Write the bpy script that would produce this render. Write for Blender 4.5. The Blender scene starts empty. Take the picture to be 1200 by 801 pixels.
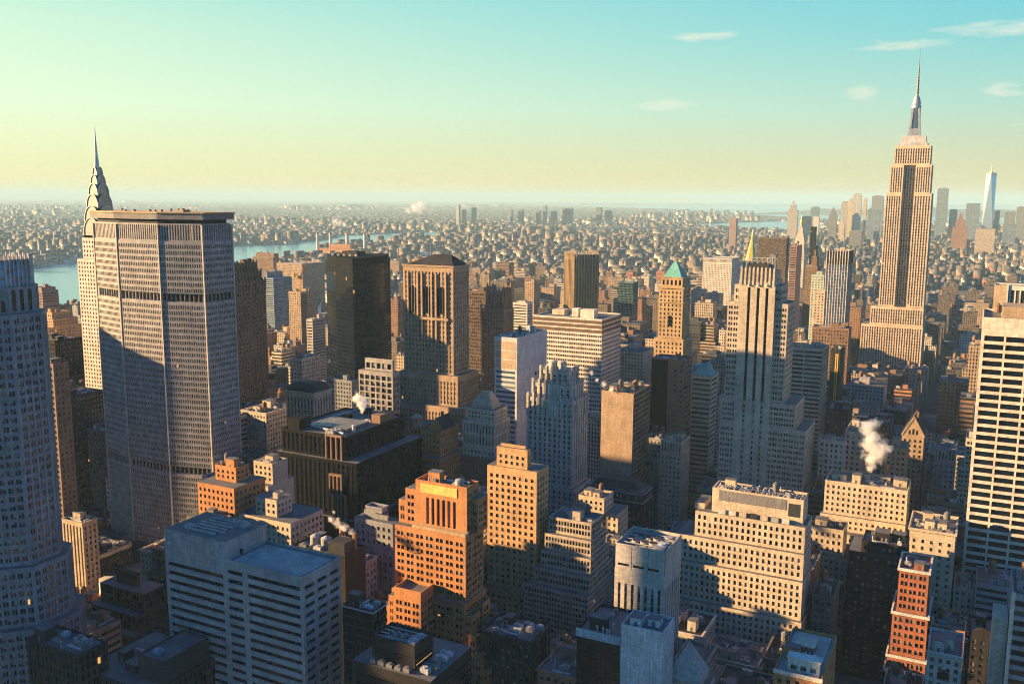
import bpy, math, random
import numpy as np
from mathutils import Vector, Matrix

# ------------------------------------------------------------------ camera, sky, sun, exposure
# World axes follow the street grid: +X runs west along the streets, +Y runs south along the avenues, metres.
scene = bpy.context.scene
COL = scene.collection
rad = math.radians
CAMZ, HEAD, PITCH, ROLL, FPX = 250.0, 27.0, 8.85, 0.3, 1085.0
cam_data = bpy.data.cameras.new("camera")
cam = bpy.data.objects.new("camera", cam_data)
COL.objects.link(cam)
cam_data.sensor_width = 36.0
cam_data.lens = FPX / 1200 * 36.0
cam_data.clip_start = 1.0
cam_data.clip_end = 200000.0
cam.location = (0, 0, CAMZ)
cam.rotation_euler = (Matrix.Rotation(rad(HEAD), 3, 'Z') @ Matrix.Rotation(rad(90 - PITCH), 3, 'X') @ Matrix.Rotation(rad(ROLL), 3, 'Z')).to_euler()
scene.camera = cam

SUN_EL = 13.5
SUN_AZ = 110.8          # degrees from +Y (south) round towards -X (east)
tosun = Vector((-math.sin(rad(SUN_AZ)) * math.cos(rad(SUN_EL)), math.cos(rad(SUN_AZ)) * math.cos(rad(SUN_EL)), math.sin(rad(SUN_EL))))
sun_data = bpy.data.lights.new("sun", 'SUN')
sun_data.energy = 5.0
sun_data.angle = rad(0.5)
sun_data.color = (1.0, 0.63, 0.29)
sun = bpy.data.objects.new("sun", sun_data)
sun.rotation_euler = tosun.to_track_quat('Z', 'Y').to_euler()
sun.location = (-400, -200, 900)
COL.objects.link(sun)

scene.render.engine = 'CYCLES'
scene.view_settings.view_transform = 'Standard'
scene.view_settings.look = 'None'
scene.view_settings.gamma = 1.0
scene.view_settings.exposure = 2.05
cy = scene.cycles
cy.max_bounces = 5
cy.diffuse_bounces = 1
cy.glossy_bounces = 3
cy.transmission_bounces = 2
cy.volume_bounces = 2
cy.transparent_max_bounces = 4
cy.use_denoising = True
cy.use_adaptive_sampling = False
cy.denoising_prefilter = 'NONE'
cy.filter_width = 1.05
cy.caustics_reflective = False
cy.caustics_refractive = False
cy.sample_clamp_indirect = 4.0

world = bpy.data.worlds.new("World")
scene.world = world
world.use_nodes = True
def build_world():
    nt = world.node_tree
    N, L = nt.nodes, nt.links
    bg = N["Background"]
    sky = N.new("ShaderNodeTexSky")
    sky.sky_type = 'NISHITA'
    sky.sun_disc = False
    sky.sun_elevation = rad(SUN_EL)
    sky.sun_rotation = math.atan2(tosun.x, tosun.y)
    sky.altitude = 250
    sky.air_density = 1.0
    sky.dust_density = 0.6
    sky.ozone_density = 3.0
    tc = N.new("ShaderNodeTexCoord")
    sep = N.new("ShaderNodeSeparateXYZ")
    L.new(tc.outputs['Generated'], sep.inputs[0])
    # the dome overhead and away from the dawn is a deep blue, the band along the horizon glows
    ramp = N.new("ShaderNodeValToRGB")
    cr = ramp.color_ramp
    cr.elements[0].position = 0.0; cr.elements[0].color = SKY_RAMP[0][1]
    cr.elements[1].position = SKY_RAMP[-1][0]; cr.elements[1].color = SKY_RAMP[-1][1]
    for p, c in SKY_RAMP[1:-1]:
        e = cr.elements.new(p); e.color = c
    L.new(sep.outputs['Z'], ramp.inputs[0])
    # east-to-west warmth: dot(direction, dawn side)
    dot = N.new("ShaderNodeVectorMath"); dot.operation = 'DOT_PRODUCT'
    dot.inputs[1].default_value = SKY_DAWN
    L.new(tc.outputs['Generated'], dot.inputs[0])
    mr = N.new("ShaderNodeMapRange"); mr.inputs['From Min'].default_value = SKY_DOT[0]; mr.inputs['From Max'].default_value = SKY_DOT[1]
    L.new(dot.outputs['Value'], mr.inputs['Value'])
    ramp2 = N.new("ShaderNodeValToRGB")
    cr = ramp2.color_ramp
    cr.elements[0].position = 0.0; cr.elements[0].color = SKY_RAMP_E[0][1]
    cr.elements[1].position = SKY_RAMP_E[-1][0]; cr.elements[1].color = SKY_RAMP_E[-1][1]
    for p, c in SKY_RAMP_E[1:-1]:
        e = cr.elements.new(p); e.color = c
    L.new(sep.outputs['Z'], ramp2.inputs[0])
    mixew = N.new("ShaderNodeMix"); mixew.data_type = 'RGBA'
    L.new(mr.outputs[0], mixew.inputs[0]); L.new(ramp.outputs[0], mixew.inputs[6]); L.new(ramp2.outputs[0], mixew.inputs[7])
    # north sky (behind a viewer who faces south) stays a dark blue before full day
    nor = N.new("ShaderNodeMapRange"); nor.inputs['From Min'].default_value = 0.1; nor.inputs['From Max'].default_value = 0.7
    nor.inputs['To Min'].default_value = 0.0; nor.inputs['To Max'].default_value = 1.0
    dn = N.new("ShaderNodeVectorMath"); dn.operation = 'DOT_PRODUCT'; dn.inputs[1].default_value = (-0.3, 0.95, 0)
    L.new(tc.outputs['Generated'], dn.inputs[0]); L.new(dn.outputs['Value'], nor.inputs['Value'])
    tint = N.new("ShaderNodeMix"); tint.data_type = 'RGBA'; tint.blend_type = 'MULTIPLY'; tint.inputs[0].default_value = 1.0
    ncol = N.new("ShaderNodeMix"); ncol.data_type = 'RGBA'; ncol.inputs[6].default_value = SKY_NORTH; ncol.inputs[7].default_value = (1, 1, 1, 1)
    L.new(nor.outputs[0], ncol.inputs[0])
    L.new(mixew.outputs[2], tint.inputs[6]); L.new(ncol.outputs[2], tint.inputs[7])
    # thin clouds low in the south-west sky
    noi = N.new("ShaderNodeTexNoise"); noi.inputs['Scale'].default_value = 11.0; noi.inputs['Detail'].default_value = 10.0; noi.inputs['Roughness'].default_value = 0.68; noi.inputs['Distortion'].default_value = 0.6
    mp = N.new("ShaderNodeMapping"); mp.inputs['Scale'].default_value = (1.5, 1.5, 7.0); mp.inputs['Location'].default_value = (3.1, 0.4, 0.35)
    L.new(tc.outputs['Generated'], mp.inputs[0]); L.new(mp.outputs[0], noi.inputs['Vector'])
    def patch(az, el, ra, re, amt):
        # soft oval round one compass direction (az degrees right of the camera heading)
        a = rad(HEAD - az)
        dxy = Vector((-math.sin(a), math.cos(a)))
        at = N.new("ShaderNodeVectorMath"); at.operation = 'DOT_PRODUCT'; at.inputs[1].default_value = (dxy.y, -dxy.x, 0)
        L.new(tc.outputs['Generated'], at.inputs[0])
        m1 = N.new("ShaderNodeMath"); m1.operation = 'DIVIDE'; m1.inputs[1].default_value = rad(ra); L.new(at.outputs['Value'], m1.inputs[0])
        m2 = N.new("ShaderNodeMath"); m2.operation = 'SUBTRACT'; m2.inputs[1].default_value = math.sin(rad(el)); L.new(sep.outputs['Z'], m2.inputs[0])
        m3 = N.new("ShaderNodeMath"); m3.operation = 'DIVIDE'; m3.inputs[1].default_value = rad(re); L.new(m2.outputs[0], m3.inputs[0])
        p1 = N.new("ShaderNodeMath"); p1.operation = 'MULTIPLY'; L.new(m1.outputs[0], p1.inputs[0]); L.new(m1.outputs[0], p1.inputs[1])
        p2 = N.new("ShaderNodeMath"); p2.operation = 'MULTIPLY'; L.new(m3.outputs[0], p2.inputs[0]); L.new(m3.outputs[0], p2.inputs[1])
        s = N.new("ShaderNodeMath"); s.operation = 'ADD'; L.new(p1.outputs[0], s.inputs[0]); L.new(p2.outputs[0], s.inputs[1])
        g = N.new("ShaderNodeMapRange"); g.inputs['From Min'].default_value = 1.0; g.inputs['From Max'].default_value = 0.0; g.inputs['To Min'].default_value = -0.5; g.inputs['To Max'].default_value = amt; g.clamp = True
        L.new(s.outputs[0], g.inputs['Value'])
        return g
    tot = None
    for pr in CLOUDS:
        g = patch(*pr)
        if tot is None:
            tot = g
        else:
            ad = N.new("ShaderNodeMath"); ad.operation = 'MAXIMUM'; L.new(tot.outputs[0], ad.inputs[0]); L.new(g.outputs[0], ad.inputs[1]); tot = ad
    nz = N.new("ShaderNodeMapRange"); nz.clamp = False; nz.inputs['From Min'].default_value = .5; nz.inputs['From Max'].default_value = .75; nz.inputs['To Max'].default_value = .6; L.new(noi.outputs['Fac'], nz.inputs['Value'])
    th = N.new("ShaderNodeMath"); th.operation = 'ADD'; L.new(nz.outputs[0], th.inputs[0]); L.new(tot.outputs[0], th.inputs[1])
    cm = N.new("ShaderNodeMapRange"); cm.inputs['From Min'].default_value = 0.22; cm.inputs['From Max'].default_value = 0.95; cm.inputs['To Max'].default_value = 0.6
    L.new(th.outputs[0], cm.inputs['Value'])
    cmix = N.new("ShaderNodeMix"); cmix.data_type = 'RGBA'; cmix.inputs[7].default_value = CLOUD_COL
    L.new(cm.outputs[0], cmix.inputs[0]); L.new(tint.outputs[2], cmix.inputs[6])
    # a physical sky shows through the tinted dawn
    sc = N.new("ShaderNodeMix"); sc.data_type = 'RGBA'; sc.inputs[0].default_value = SKY_MIX
    gain = N.new("ShaderNodeVectorMath"); gain.operation = 'SCALE'; gain.inputs['Scale'].default_value = SKY_GAIN
    L.new(cmix.outputs[2], gain.inputs[0])
    L.new(sky.outputs[0], sc.inputs[6]); L.new(gain.outputs[0], sc.inputs[7])
    L.new(sc.outputs[2], bg.inputs['Color'])
    bg.inputs['Strength'].default_value = 0.1
SKY_RAMP = [(0.0, (.33, .265, .115, 1)), (0.03, (.28, .272, .155, 1)), (0.09, (.18, .29, .24, 1)), (0.16, (.085, .26, .27, 1)), (0.22, (.055, .235, .29, 1)), (0.34, (.012, .062, .13, 1)), (1.0, (.012, .085, .165, 1))]
SKY_RAMP_E = [(0.0, (.40, .32, .115, 1)), (0.03, (.355, .35, .175, 1)), (0.09, (.325, .40, .27, 1)), (0.16, (.26, .37, .27, 1)), (0.22, (.165, .33, .275, 1)), (0.34, (.02, .075, .13, 1)), (1.0, (.012, .085, .165, 1))]
SKY_DAWN = (-0.891, -0.454, 0.0)
SKY_DOT = (-0.47, 0.47)
SKY_NORTH = (.04, .70, 1.5, 1)
SKY_MIX = 0.97
SKY_GAIN = 6.1
CLOUD_COL = (0.42, 0.38, 0.29, 1)
CLOUDS = [(11.0, 9.3, 3.0, 0.5, 0.6), (22.5, 8.4, 4.5, 0.5, 0.62), (28.0, 8.9, 6.5, 0.65, 0.78), (8.9, 5.5, 2.8, 0.55, 0.72), (19.8, 5.9, 1.9, 0.8, 0.5), (27.2, 5.8, 2.2, 0.6, 0.6), (17, 11.2, 5, .5, .35), (29, 4.0, 4, .35, .35)]
build_world()

# ------------------------------------------------------------------ materials
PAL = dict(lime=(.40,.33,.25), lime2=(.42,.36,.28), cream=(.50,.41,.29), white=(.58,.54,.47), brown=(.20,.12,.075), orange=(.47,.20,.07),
           red=(.33,.11,.05), grey=(.23,.245,.26), dark=(.035,.038,.042), bronze=(.007,.007,.009), tan=(.36,.26,.17), pale=(.44,.40,.34),  # bronze is near-black: the dark glass block's shade is put into its colour
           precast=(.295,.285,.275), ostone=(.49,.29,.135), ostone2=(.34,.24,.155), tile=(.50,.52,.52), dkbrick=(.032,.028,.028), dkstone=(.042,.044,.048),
           trav=(.56,.50,.41), blueg=(.20,.27,.32), fin=(.40,.28,.15), teal=(.10,.20,.21), gold=(.42,.29,.15), brown2=(.22,.145,.095),
           rose=(.27,.17,.15), black=(.003,.006,.012), steel=(.42,.42,.42), goldleaf=(.75,.48,.12), copper=(.12,.36,.32), tarm=(.035,.036,.04),
           roofgrey=(.10,.103,.108), roofpale=(.31,.30,.275), wood=(.16,.09,.05), craneo=(.75,.30,.05), louv=(.17,.165,.16), brick2=(.26,.135,.085), sand=(.42,.32,.21), umber=(.13,.085,.06), paleblue=(.47,.50,.49), mint=(.34,.42,.38))
_mats = {}
def nodes_of(m):
    m.use_nodes = True
    return m.node_tree.nodes, m.node_tree.links
def wall(key, rough=.85, metal=0.0, var=.42):
    k = ('w', key, rough, metal)
    if k in _mats: return _mats[k]
    m = bpy.data.materials.new(key + "_masonry")
    N, L = nodes_of(m)
    b = N["Principled BSDF"]
    b.inputs['Roughness'].default_value = rough; b.inputs['Metallic'].default_value = metal
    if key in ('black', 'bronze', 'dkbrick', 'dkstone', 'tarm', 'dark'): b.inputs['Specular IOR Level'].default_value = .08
    g = N.new("ShaderNodeNewGeometry")
    n1 = N.new("ShaderNodeTexNoise"); n1.inputs['Scale'].default_value = .11; n1.inputs['Detail'].default_value = 5
    mp = N.new("ShaderNodeMapping"); mp.inputs['Scale'].default_value = (1.3, 1.3, .09)
    n2 = N.new("ShaderNodeTexNoise"); n2.inputs['Scale'].default_value = .8; n2.inputs['Detail'].default_value = 3
    n3 = N.new("ShaderNodeTexNoise"); n3.inputs['Scale'].default_value = 1.9; n3.inputs['Detail'].default_value = 2
    L.new(g.outputs['Position'], n1.inputs['Vector']); L.new(g.outputs['Position'], mp.inputs[0]); L.new(mp.outputs[0], n2.inputs['Vector']); L.new(g.outputs['Position'], n3.inputs['Vector'])
    a = N.new("ShaderNodeMath"); a.operation = 'ADD'; L.new(n1.outputs['Fac'], a.inputs[0]); L.new(n2.outputs['Fac'], a.inputs[1])
    a2 = N.new("ShaderNodeMath"); a2.operation = 'ADD'; L.new(a.outputs[0], a2.inputs[0]); L.new(n3.outputs['Fac'], a2.inputs[1])
    mr = N.new("ShaderNodeMapRange"); mr.inputs['From Min'].default_value = 1.0; mr.inputs['From Max'].default_value = 2.0
    mr.inputs['To Min'].default_value = 1 - var; mr.inputs['To Max'].default_value = 1 + var
    L.new(a2.outputs[0], mr.inputs['Value'])
    mx = N.new("ShaderNodeVectorMath"); mx.operation = 'SCALE'
    mx.inputs[0].default_value = PAL[key]
    # courses of panels, blocks or brick in the wall's own size, each a little different, with darker joints
    bw_, bh_, jo = dict(precast=(2.6, 1.88, .05), tile=(1.3, 1.3, .06), trav=(2.2, 1.5, .03), pale=(2.0, .9, .03), orange=(.9, .45, .04), red=(.9, .45, .04), brick2=(.9, .45, .04), roofpale=(4.0, 3.1, .05), roofgrey=(5.0, 2.4, .06), tarm=(6.0, 2.4, .06)).get(key, (1.5, .75, .035))
    sx = N.new("ShaderNodeSeparateXYZ"); L.new(g.outputs['Position'], sx.inputs[0]); sm = N.new("ShaderNodeMath"); sm.operation = 'ADD'; L.new(sx.outputs[0], sm.inputs[0]); L.new(sx.outputs[1], sm.inputs[1])
    sn = N.new("ShaderNodeSeparateXYZ"); L.new(g.outputs['Normal'], sn.inputs[0]); up = N.new("ShaderNodeMath"); up.operation = 'GREATER_THAN'; up.inputs[1].default_value = .7; L.new(sn.outputs[2], up.inputs[0])
    hz = N.new("ShaderNodeMix"); hz.data_type = 'FLOAT'; L.new(up.outputs[0], hz.inputs[0]); L.new(sm.outputs[0], hz.inputs[2]); L.new(sx.outputs[0], hz.inputs[3])
    vz = N.new("ShaderNodeMix"); vz.data_type = 'FLOAT'; L.new(up.outputs[0], vz.inputs[0]); L.new(sx.outputs[2], vz.inputs[2]); L.new(sx.outputs[1], vz.inputs[3])
    cb = N.new("ShaderNodeCombineXYZ"); L.new(hz.outputs[0], cb.inputs[0]); L.new(vz.outputs[0], cb.inputs[1])
    br = N.new("ShaderNodeTexBrick"); br.inputs['Scale'].default_value = 1.0; br.inputs['Brick Width'].default_value = bw_; br.inputs['Row Height'].default_value = bh_; br.inputs['Mortar Size'].default_value = jo; br.inputs['Mortar Smooth'].default_value = .3
    br.inputs['Color1'].default_value = (1.12, 1.12, 1.12, 1); br.inputs['Color2'].default_value = (.84, .84, .84, 1); br.inputs['Mortar'].default_value = (.55, .55, .55, 1)
    if key in ('precast', 'tile', 'trav', 'roofpale'): br.offset = 0.0
    L.new(cb.outputs[0], br.inputs['Vector'])
    mu = N.new("ShaderNodeMix"); mu.data_type = 'RGBA'; mu.blend_type = 'MULTIPLY'; mu.inputs[0].default_value = 1.0
    L.new(mr.outputs[0], mx.inputs['Scale']); L.new(mx.outputs[0], mu.inputs[6]); L.new(br.outputs['Color'], mu.inputs[7]); L.new(mu.outputs[2], b.inputs['Base Color'])
    _mats[k] = m
    return m
def glass(key='dark'):
    k = ('g', key)
    if k in _mats: return _mats[k]
    cols = dict(dark=((.012,.016,.02), (.09,.085,.075), (.20,.18,.15)), blue=((.06,.10,.14), (.14,.19,.23), (.25,.28,.30)),
                black=((.003,.007,.015), (.004,.009,.018), (.007,.012,.022)), bright=((.14,.34,.50), (.20,.40,.54), (.30,.44,.52)), teal=((.03,.07,.08), (.06,.10,.11), (.14,.17,.17)))[key]
    m = bpy.data.materials.new(key + "_window_glass")
    N, L = nodes_of(m)
    b = N["Principled BSDF"]
    b.inputs['Roughness'].default_value = .06
    if key == 'black': b.inputs['Specular IOR Level'].default_value = .22
    oi = N.new("ShaderNodeObjectInfo"); ge = N.new("ShaderNodeNewGeometry")
    ad = N.new("ShaderNodeMath"); ad.operation = 'ADD'; L.new(oi.outputs['Random'], ad.inputs[0]); L.new(ge.outputs['Random Per Island'], ad.inputs[1])
    fr = N.new("ShaderNodeMath"); fr.operation = 'FRACT'; L.new(ad.outputs[0], fr.inputs[0])
    r = N.new("ShaderNodeValToRGB"); r.color_ramp.interpolation = 'CONSTANT'
    e = r.color_ramp.elements
    e[0].position = 0; e[0].color = (*cols[0], 1); e[1].position = .70; e[1].color = (*cols[1], 1)
    x = e.new(.9); x.color = (*cols[2], 1)
    L.new(fr.outputs[0], r.inputs[0]); L.new(r.outputs[0], b.inputs['Base Color'])
    lit = N.new("ShaderNodeMath"); lit.operation = 'GREATER_THAN'; lit.inputs[1].default_value = .9975; L.new(fr.outputs[0], lit.inputs[0])
    ml = N.new("ShaderNodeMath"); ml.operation = 'MULTIPLY'; ml.inputs[1].default_value = .25; L.new(lit.outputs[0], ml.inputs[0])
    b.inputs['Emission Color'].default_value = (1, .48, .13, 1)
    L.new(ml.outputs[0], b.inputs['Emission Strength'])
    _mats[k] = m
    return m
def blind():
    if 'blind' not in _mats:
        m = bpy.data.materials.new('window_blind'); N, L = nodes_of(m); b = N["Principled BSDF"]; b.inputs['Roughness'].default_value = .5
        ge = N.new("ShaderNodeNewGeometry"); oi = N.new("ShaderNodeObjectInfo"); ad = N.new("ShaderNodeMath"); ad.operation = 'ADD'; L.new(oi.outputs['Random'], ad.inputs[0]); L.new(ge.outputs['Random Per Island'], ad.inputs[1])
        fr = N.new("ShaderNodeMath"); fr.operation = 'FRACT'; L.new(ad.outputs[0], fr.inputs[0])
        r = N.new("ShaderNodeValToRGB"); e = r.color_ramp.elements; e[0].color = (.06, .055, .05, 1); e[1].color = (.34, .31, .25, 1)
        L.new(fr.outputs[0], r.inputs[0]); L.new(r.outputs[0], b.inputs['Base Color']); _mats['blind'] = m
    return _mats['blind']
def plain(key, rough=.7, metal=0.0):
    return wall(key, rough, metal, .5)
def facade_mat(name, bay, fl, wf, hf, wallkey=None, glasscol=(.02,.026,.032), attr=None, roof=(.11,.11,.115)):
    """windows as a pattern for far buildings: own metres along the wall and up it"""
    k = ('f', name)
    if k in _mats: return _mats[k]
    m = bpy.data.materials.new(name)
    N, L = nodes_of(m)
    b = N["Principled BSDF"]
    tc = N.new("ShaderNodeTexCoord"); ge = N.new("ShaderNodeNewGeometry")
    sp = N.new("ShaderNodeSeparateXYZ"); L.new(tc.outputs['Object'], sp.inputs[0])
    sn = N.new("ShaderNodeSeparateXYZ"); L.new(ge.outputs['Normal'], sn.inputs[0])
    def mth(op, a, c=None):
        n = N.new("ShaderNodeMath"); n.operation = op
        if isinstance(a, (int, float)): n.inputs[0].default_value = a
        else: L.new(a, n.inputs[0])
        if c is not None:
            if isinstance(c, (int, float)): n.inputs[1].default_value = c
            else: L.new(c, n.inputs[1])
        return n.outputs[0]
    ax = mth('GREATER_THAN', mth('ABSOLUTE', sn.outputs[0]), .5)
    up = mth('GREATER_THAN', sn.outputs[2], .5)
    hmix = N.new("ShaderNodeMix"); hmix.data_type = 'FLOAT'
    L.new(ax, hmix.inputs[0]); L.new(sp.outputs[0], hmix.inputs[2]); L.new(sp.outputs[1], hmix.inputs[3])
    hx = mth('FRACT', mth('DIVIDE', hmix.outputs[0], bay)); vz = mth('FRACT', mth('DIVIDE', sp.outputs[2], fl))
    cx = mth('FLOOR', mth('DIVIDE', hmix.outputs[0], bay)); cz = mth('FLOOR', mth('DIVIDE', sp.outputs[2], fl))
    inx = mth('LESS_THAN', mth('ABSOLUTE', mth('SUBTRACT', hx, .5)), wf / 2)
    inz = mth('LESS_THAN', mth('ABSOLUTE', mth('SUBTRACT', vz, .5)), hf / 2)
    win = mth('MULTIPLY', mth('MULTIPLY', inx, inz), mth('SUBTRACT', 1.0, up))
    cmb = N.new("ShaderNodeCombineXYZ"); L.new(cx, cmb.inputs[0]); L.new(cz, cmb.inputs[1]); L.new(ax, cmb.inputs[2])
    wn = N.new("ShaderNodeTexWhiteNoise"); L.new(cmb.outputs[0], wn.inputs['Vector'])
    gsc = mth('MULTIPLY', mth('POWER', wn.outputs['Value'], 4.0), 5.0)
    gv = N.new("ShaderNodeVectorMath"); gv.operation = 'SCALE'; gv.inputs[0].default_value = glasscol
    L.new(mth('ADD', gsc, .6), gv.inputs['Scale'])
    if attr:
        at = N.new("ShaderNodeAttribute"); at.attribute_name = attr; wc = at.outputs['Color']
    else:
        w3 = N.new("ShaderNodeRGB"); w3.outputs[0].default_value = (*PAL[wallkey], 1); wc = w3.outputs[0]
    n1 = N.new("ShaderNodeTexNoise"); n1.inputs['Scale'].default_value = .12; n1.inputs['Detail'].default_value = 4
    L.new(ge.outputs['Position'], n1.inputs['Vector'])
    mr = N.new("ShaderNodeMapRange"); mr.inputs['From Min'].default_value = .3; mr.inputs['From Max'].default_value = .7; mr.inputs['To Min'].default_value = .72; mr.inputs['To Max'].default_value = 1.25
    L.new(n1.outputs['Fac'], mr.inputs['Value'])
    wv = N.new("ShaderNodeVectorMath"); wv.operation = 'SCALE'; L.new(wc, wv.inputs[0]); L.new(mr.outputs[0], wv.inputs['Scale'])
    mx = N.new("ShaderNodeMix"); mx.data_type = 'RGBA'; L.new(win, mx.inputs[0]); L.new(wv.outputs[0], mx.inputs[6]); L.new(gv.outputs[0], mx.inputs[7])
    # roofs: patchy membrane
    n2 = N.new("ShaderNodeTexNoise"); n2.inputs['Scale'].default_value = .07; n2.inputs['Detail'].default_value = 3; L.new(ge.outputs['Position'], n2.inputs['Vector'])
    rr = N.new("ShaderNodeValToRGB"); e = rr.color_ramp.elements
    e[0].position = .38; e[0].color = (roof[0]*.55, roof[1]*.55, roof[2]*.55, 1); e[1].position = .66; e[1].color = (roof[0]*1.25, roof[1]*1.2, roof[2]*1.15, 1)
    L.new(n2.outputs['Fac'], rr.inputs[0])
    mx2 = N.new("ShaderNodeMix"); mx2.data_type = 'RGBA'; L.new(up, mx2.inputs[0]); L.new(mx.outputs[2], mx2.inputs[6]); L.new(rr.outputs[0], mx2.inputs[7])
    L.new(mx2.outputs[2], b.inputs['Base Color'])
    ro = mth('SUBTRACT', .85, mth('MULTIPLY', win, .65)); L.new(ro, b.inputs['Roughness'])
    _mats[k] = m
    return m

# ------------------------------------------------------------------ mesh helpers
class MB:
    def __init__(s): s.v = []; s.f = []; s.m = []
    def quad(s, a, b, c, d, m=0):
        n = len(s.v); s.v += [a, b, c, d]; s.f.append((n, n+1, n+2, n+3)); s.m.append(m)
    def tri(s, a, b, c, m=0):
        n = len(s.v); s.v += [a, b, c]; s.f.append((n, n+1, n+2)); s.m.append(m)
    def ngon(s, pts, m=0):
        n = len(s.v); s.v += list(pts); s.f.append(tuple(range(n, n+len(pts)))); s.m.append(m)
    def box(s, x0, x1, y0, y1, z0, z1, m=0, bottom=True):
        p = [(x0,y0),(x1,y0),(x1,y1),(x0,y1)]
        s.prism(p, z0, z1, m, bottom=bottom)
    def prism(s, poly, z0, z1, m=0, top=True, bottom=True, scale=1.0, mt=None):
        cx = sum(p[0] for p in poly)/len(poly); cy_ = sum(p[1] for p in poly)/len(poly)
        tp = [(cx+(x-cx)*scale, cy_+(y-cy_)*scale) for x, y in poly]
        k = len(poly)
        for i in range(k):
            a, b = poly[i], poly[(i+1) % k]; c, d = tp[(i+1) % k], tp[i]
            s.quad((a[0],a[1],z0), (b[0],b[1],z0), (c[0],c[1],z1), (d[0],d[1],z1), m)
        if top and scale > 1e-3: s.ngon([(x,y,z1) for x, y in tp], m if mt is None else mt)
        if bottom: s.ngon([(x,y,z0) for x, y in reversed(poly)], m)
    def cyl(s, cx, cy_, z0, z1, r0, r1=None, n=12, m=0, bottom=True):
        r1 = r0 if r1 is None else r1
        ring = [(cx+r0*math.cos(2*math.pi*i/n), cy_+r0*math.sin(2*math.pi*i/n)) for i in range(n)]
        s.prism(ring, z0, z1, m, scale=r1/r0, bottom=bottom)
    def beam(s, p, q, w, m=0):
        p = Vector(p); q = Vector(q); d = (q-p).normalized()
        u = d.cross(Vector((0,0,1))) if abs(d.z) < .95 else d.cross(Vector((1,0,0)))
        u.normalize(); t = d.cross(u)
        c = [(u*sx+t*sy)*(w/2) for sx, sy in ((-1,-1),(1,-1),(1,1),(-1,1))]
        A = [tuple(p+k) for k in c]; B = [tuple(q+k) for k in c]
        for i in range(4): s.quad(A[i], A[(i+1)%4], B[(i+1)%4], B[i], m)
        s.ngon(A[::-1], m); s.ngon(B, m)
    def build(s, name, mats, parent=None, smooth=False):
        me = bpy.data.meshes.new(name)
        o = (0,0,0) if parent is None else tuple(parent.location)
        v = np.array(s.v, dtype=np.float64).reshape(-1, 3) - np.array(o)
        me.from_pydata(v.tolist(), [], s.f)
        for m in (mats if isinstance(mats, (list, tuple)) else [mats]): me.materials.append(m)
        me.polygons.foreach_set("material_index", s.m)
        if smooth: me.polygons.foreach_set("use_smooth", [True]*len(s.f))
        ob = bpy.data.objects.new(name, me)
        COL.objects.link(ob)
        if parent is not None: ob.parent = parent
        return ob
def empty(name, loc):
    o = bpy.data.objects.new(name, None); o.location = loc; o.empty_display_size = 5
    COL.objects.link(o); return o
def tag(o, label, cat, group=None):
    o['label'] = label; o['category'] = cat
    if group: o['group'] = group
    return o

# view test used only to decide which windows show largest and get a part of their own
_h, _p = rad(HEAD), rad(PITCH)
_FH = np.array([-math.sin(_h), math.cos(_h), 0]); _R = np.array([math.cos(_h), math.sin(_h), 0]); _Z = np.array([0, 0, 1.])
_FW = _FH*math.cos(_p) - _Z*math.sin(_p); _UP = _FH*math.sin(_p) + _Z*math.cos(_p)
def proj(P):
    P = np.asarray(P, float) - np.array([0, 0, CAMZ]); z = P @ _FW
    r_ = rad(ROLL); x = FPX*(P @ _R)/z; y = -FPX*(P @ _UP)/z
    return np.stack([600 + x*math.cos(r_) - y*math.sin(r_), 400.5 + x*math.sin(r_) + y*math.cos(r_), z], -1)

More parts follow.
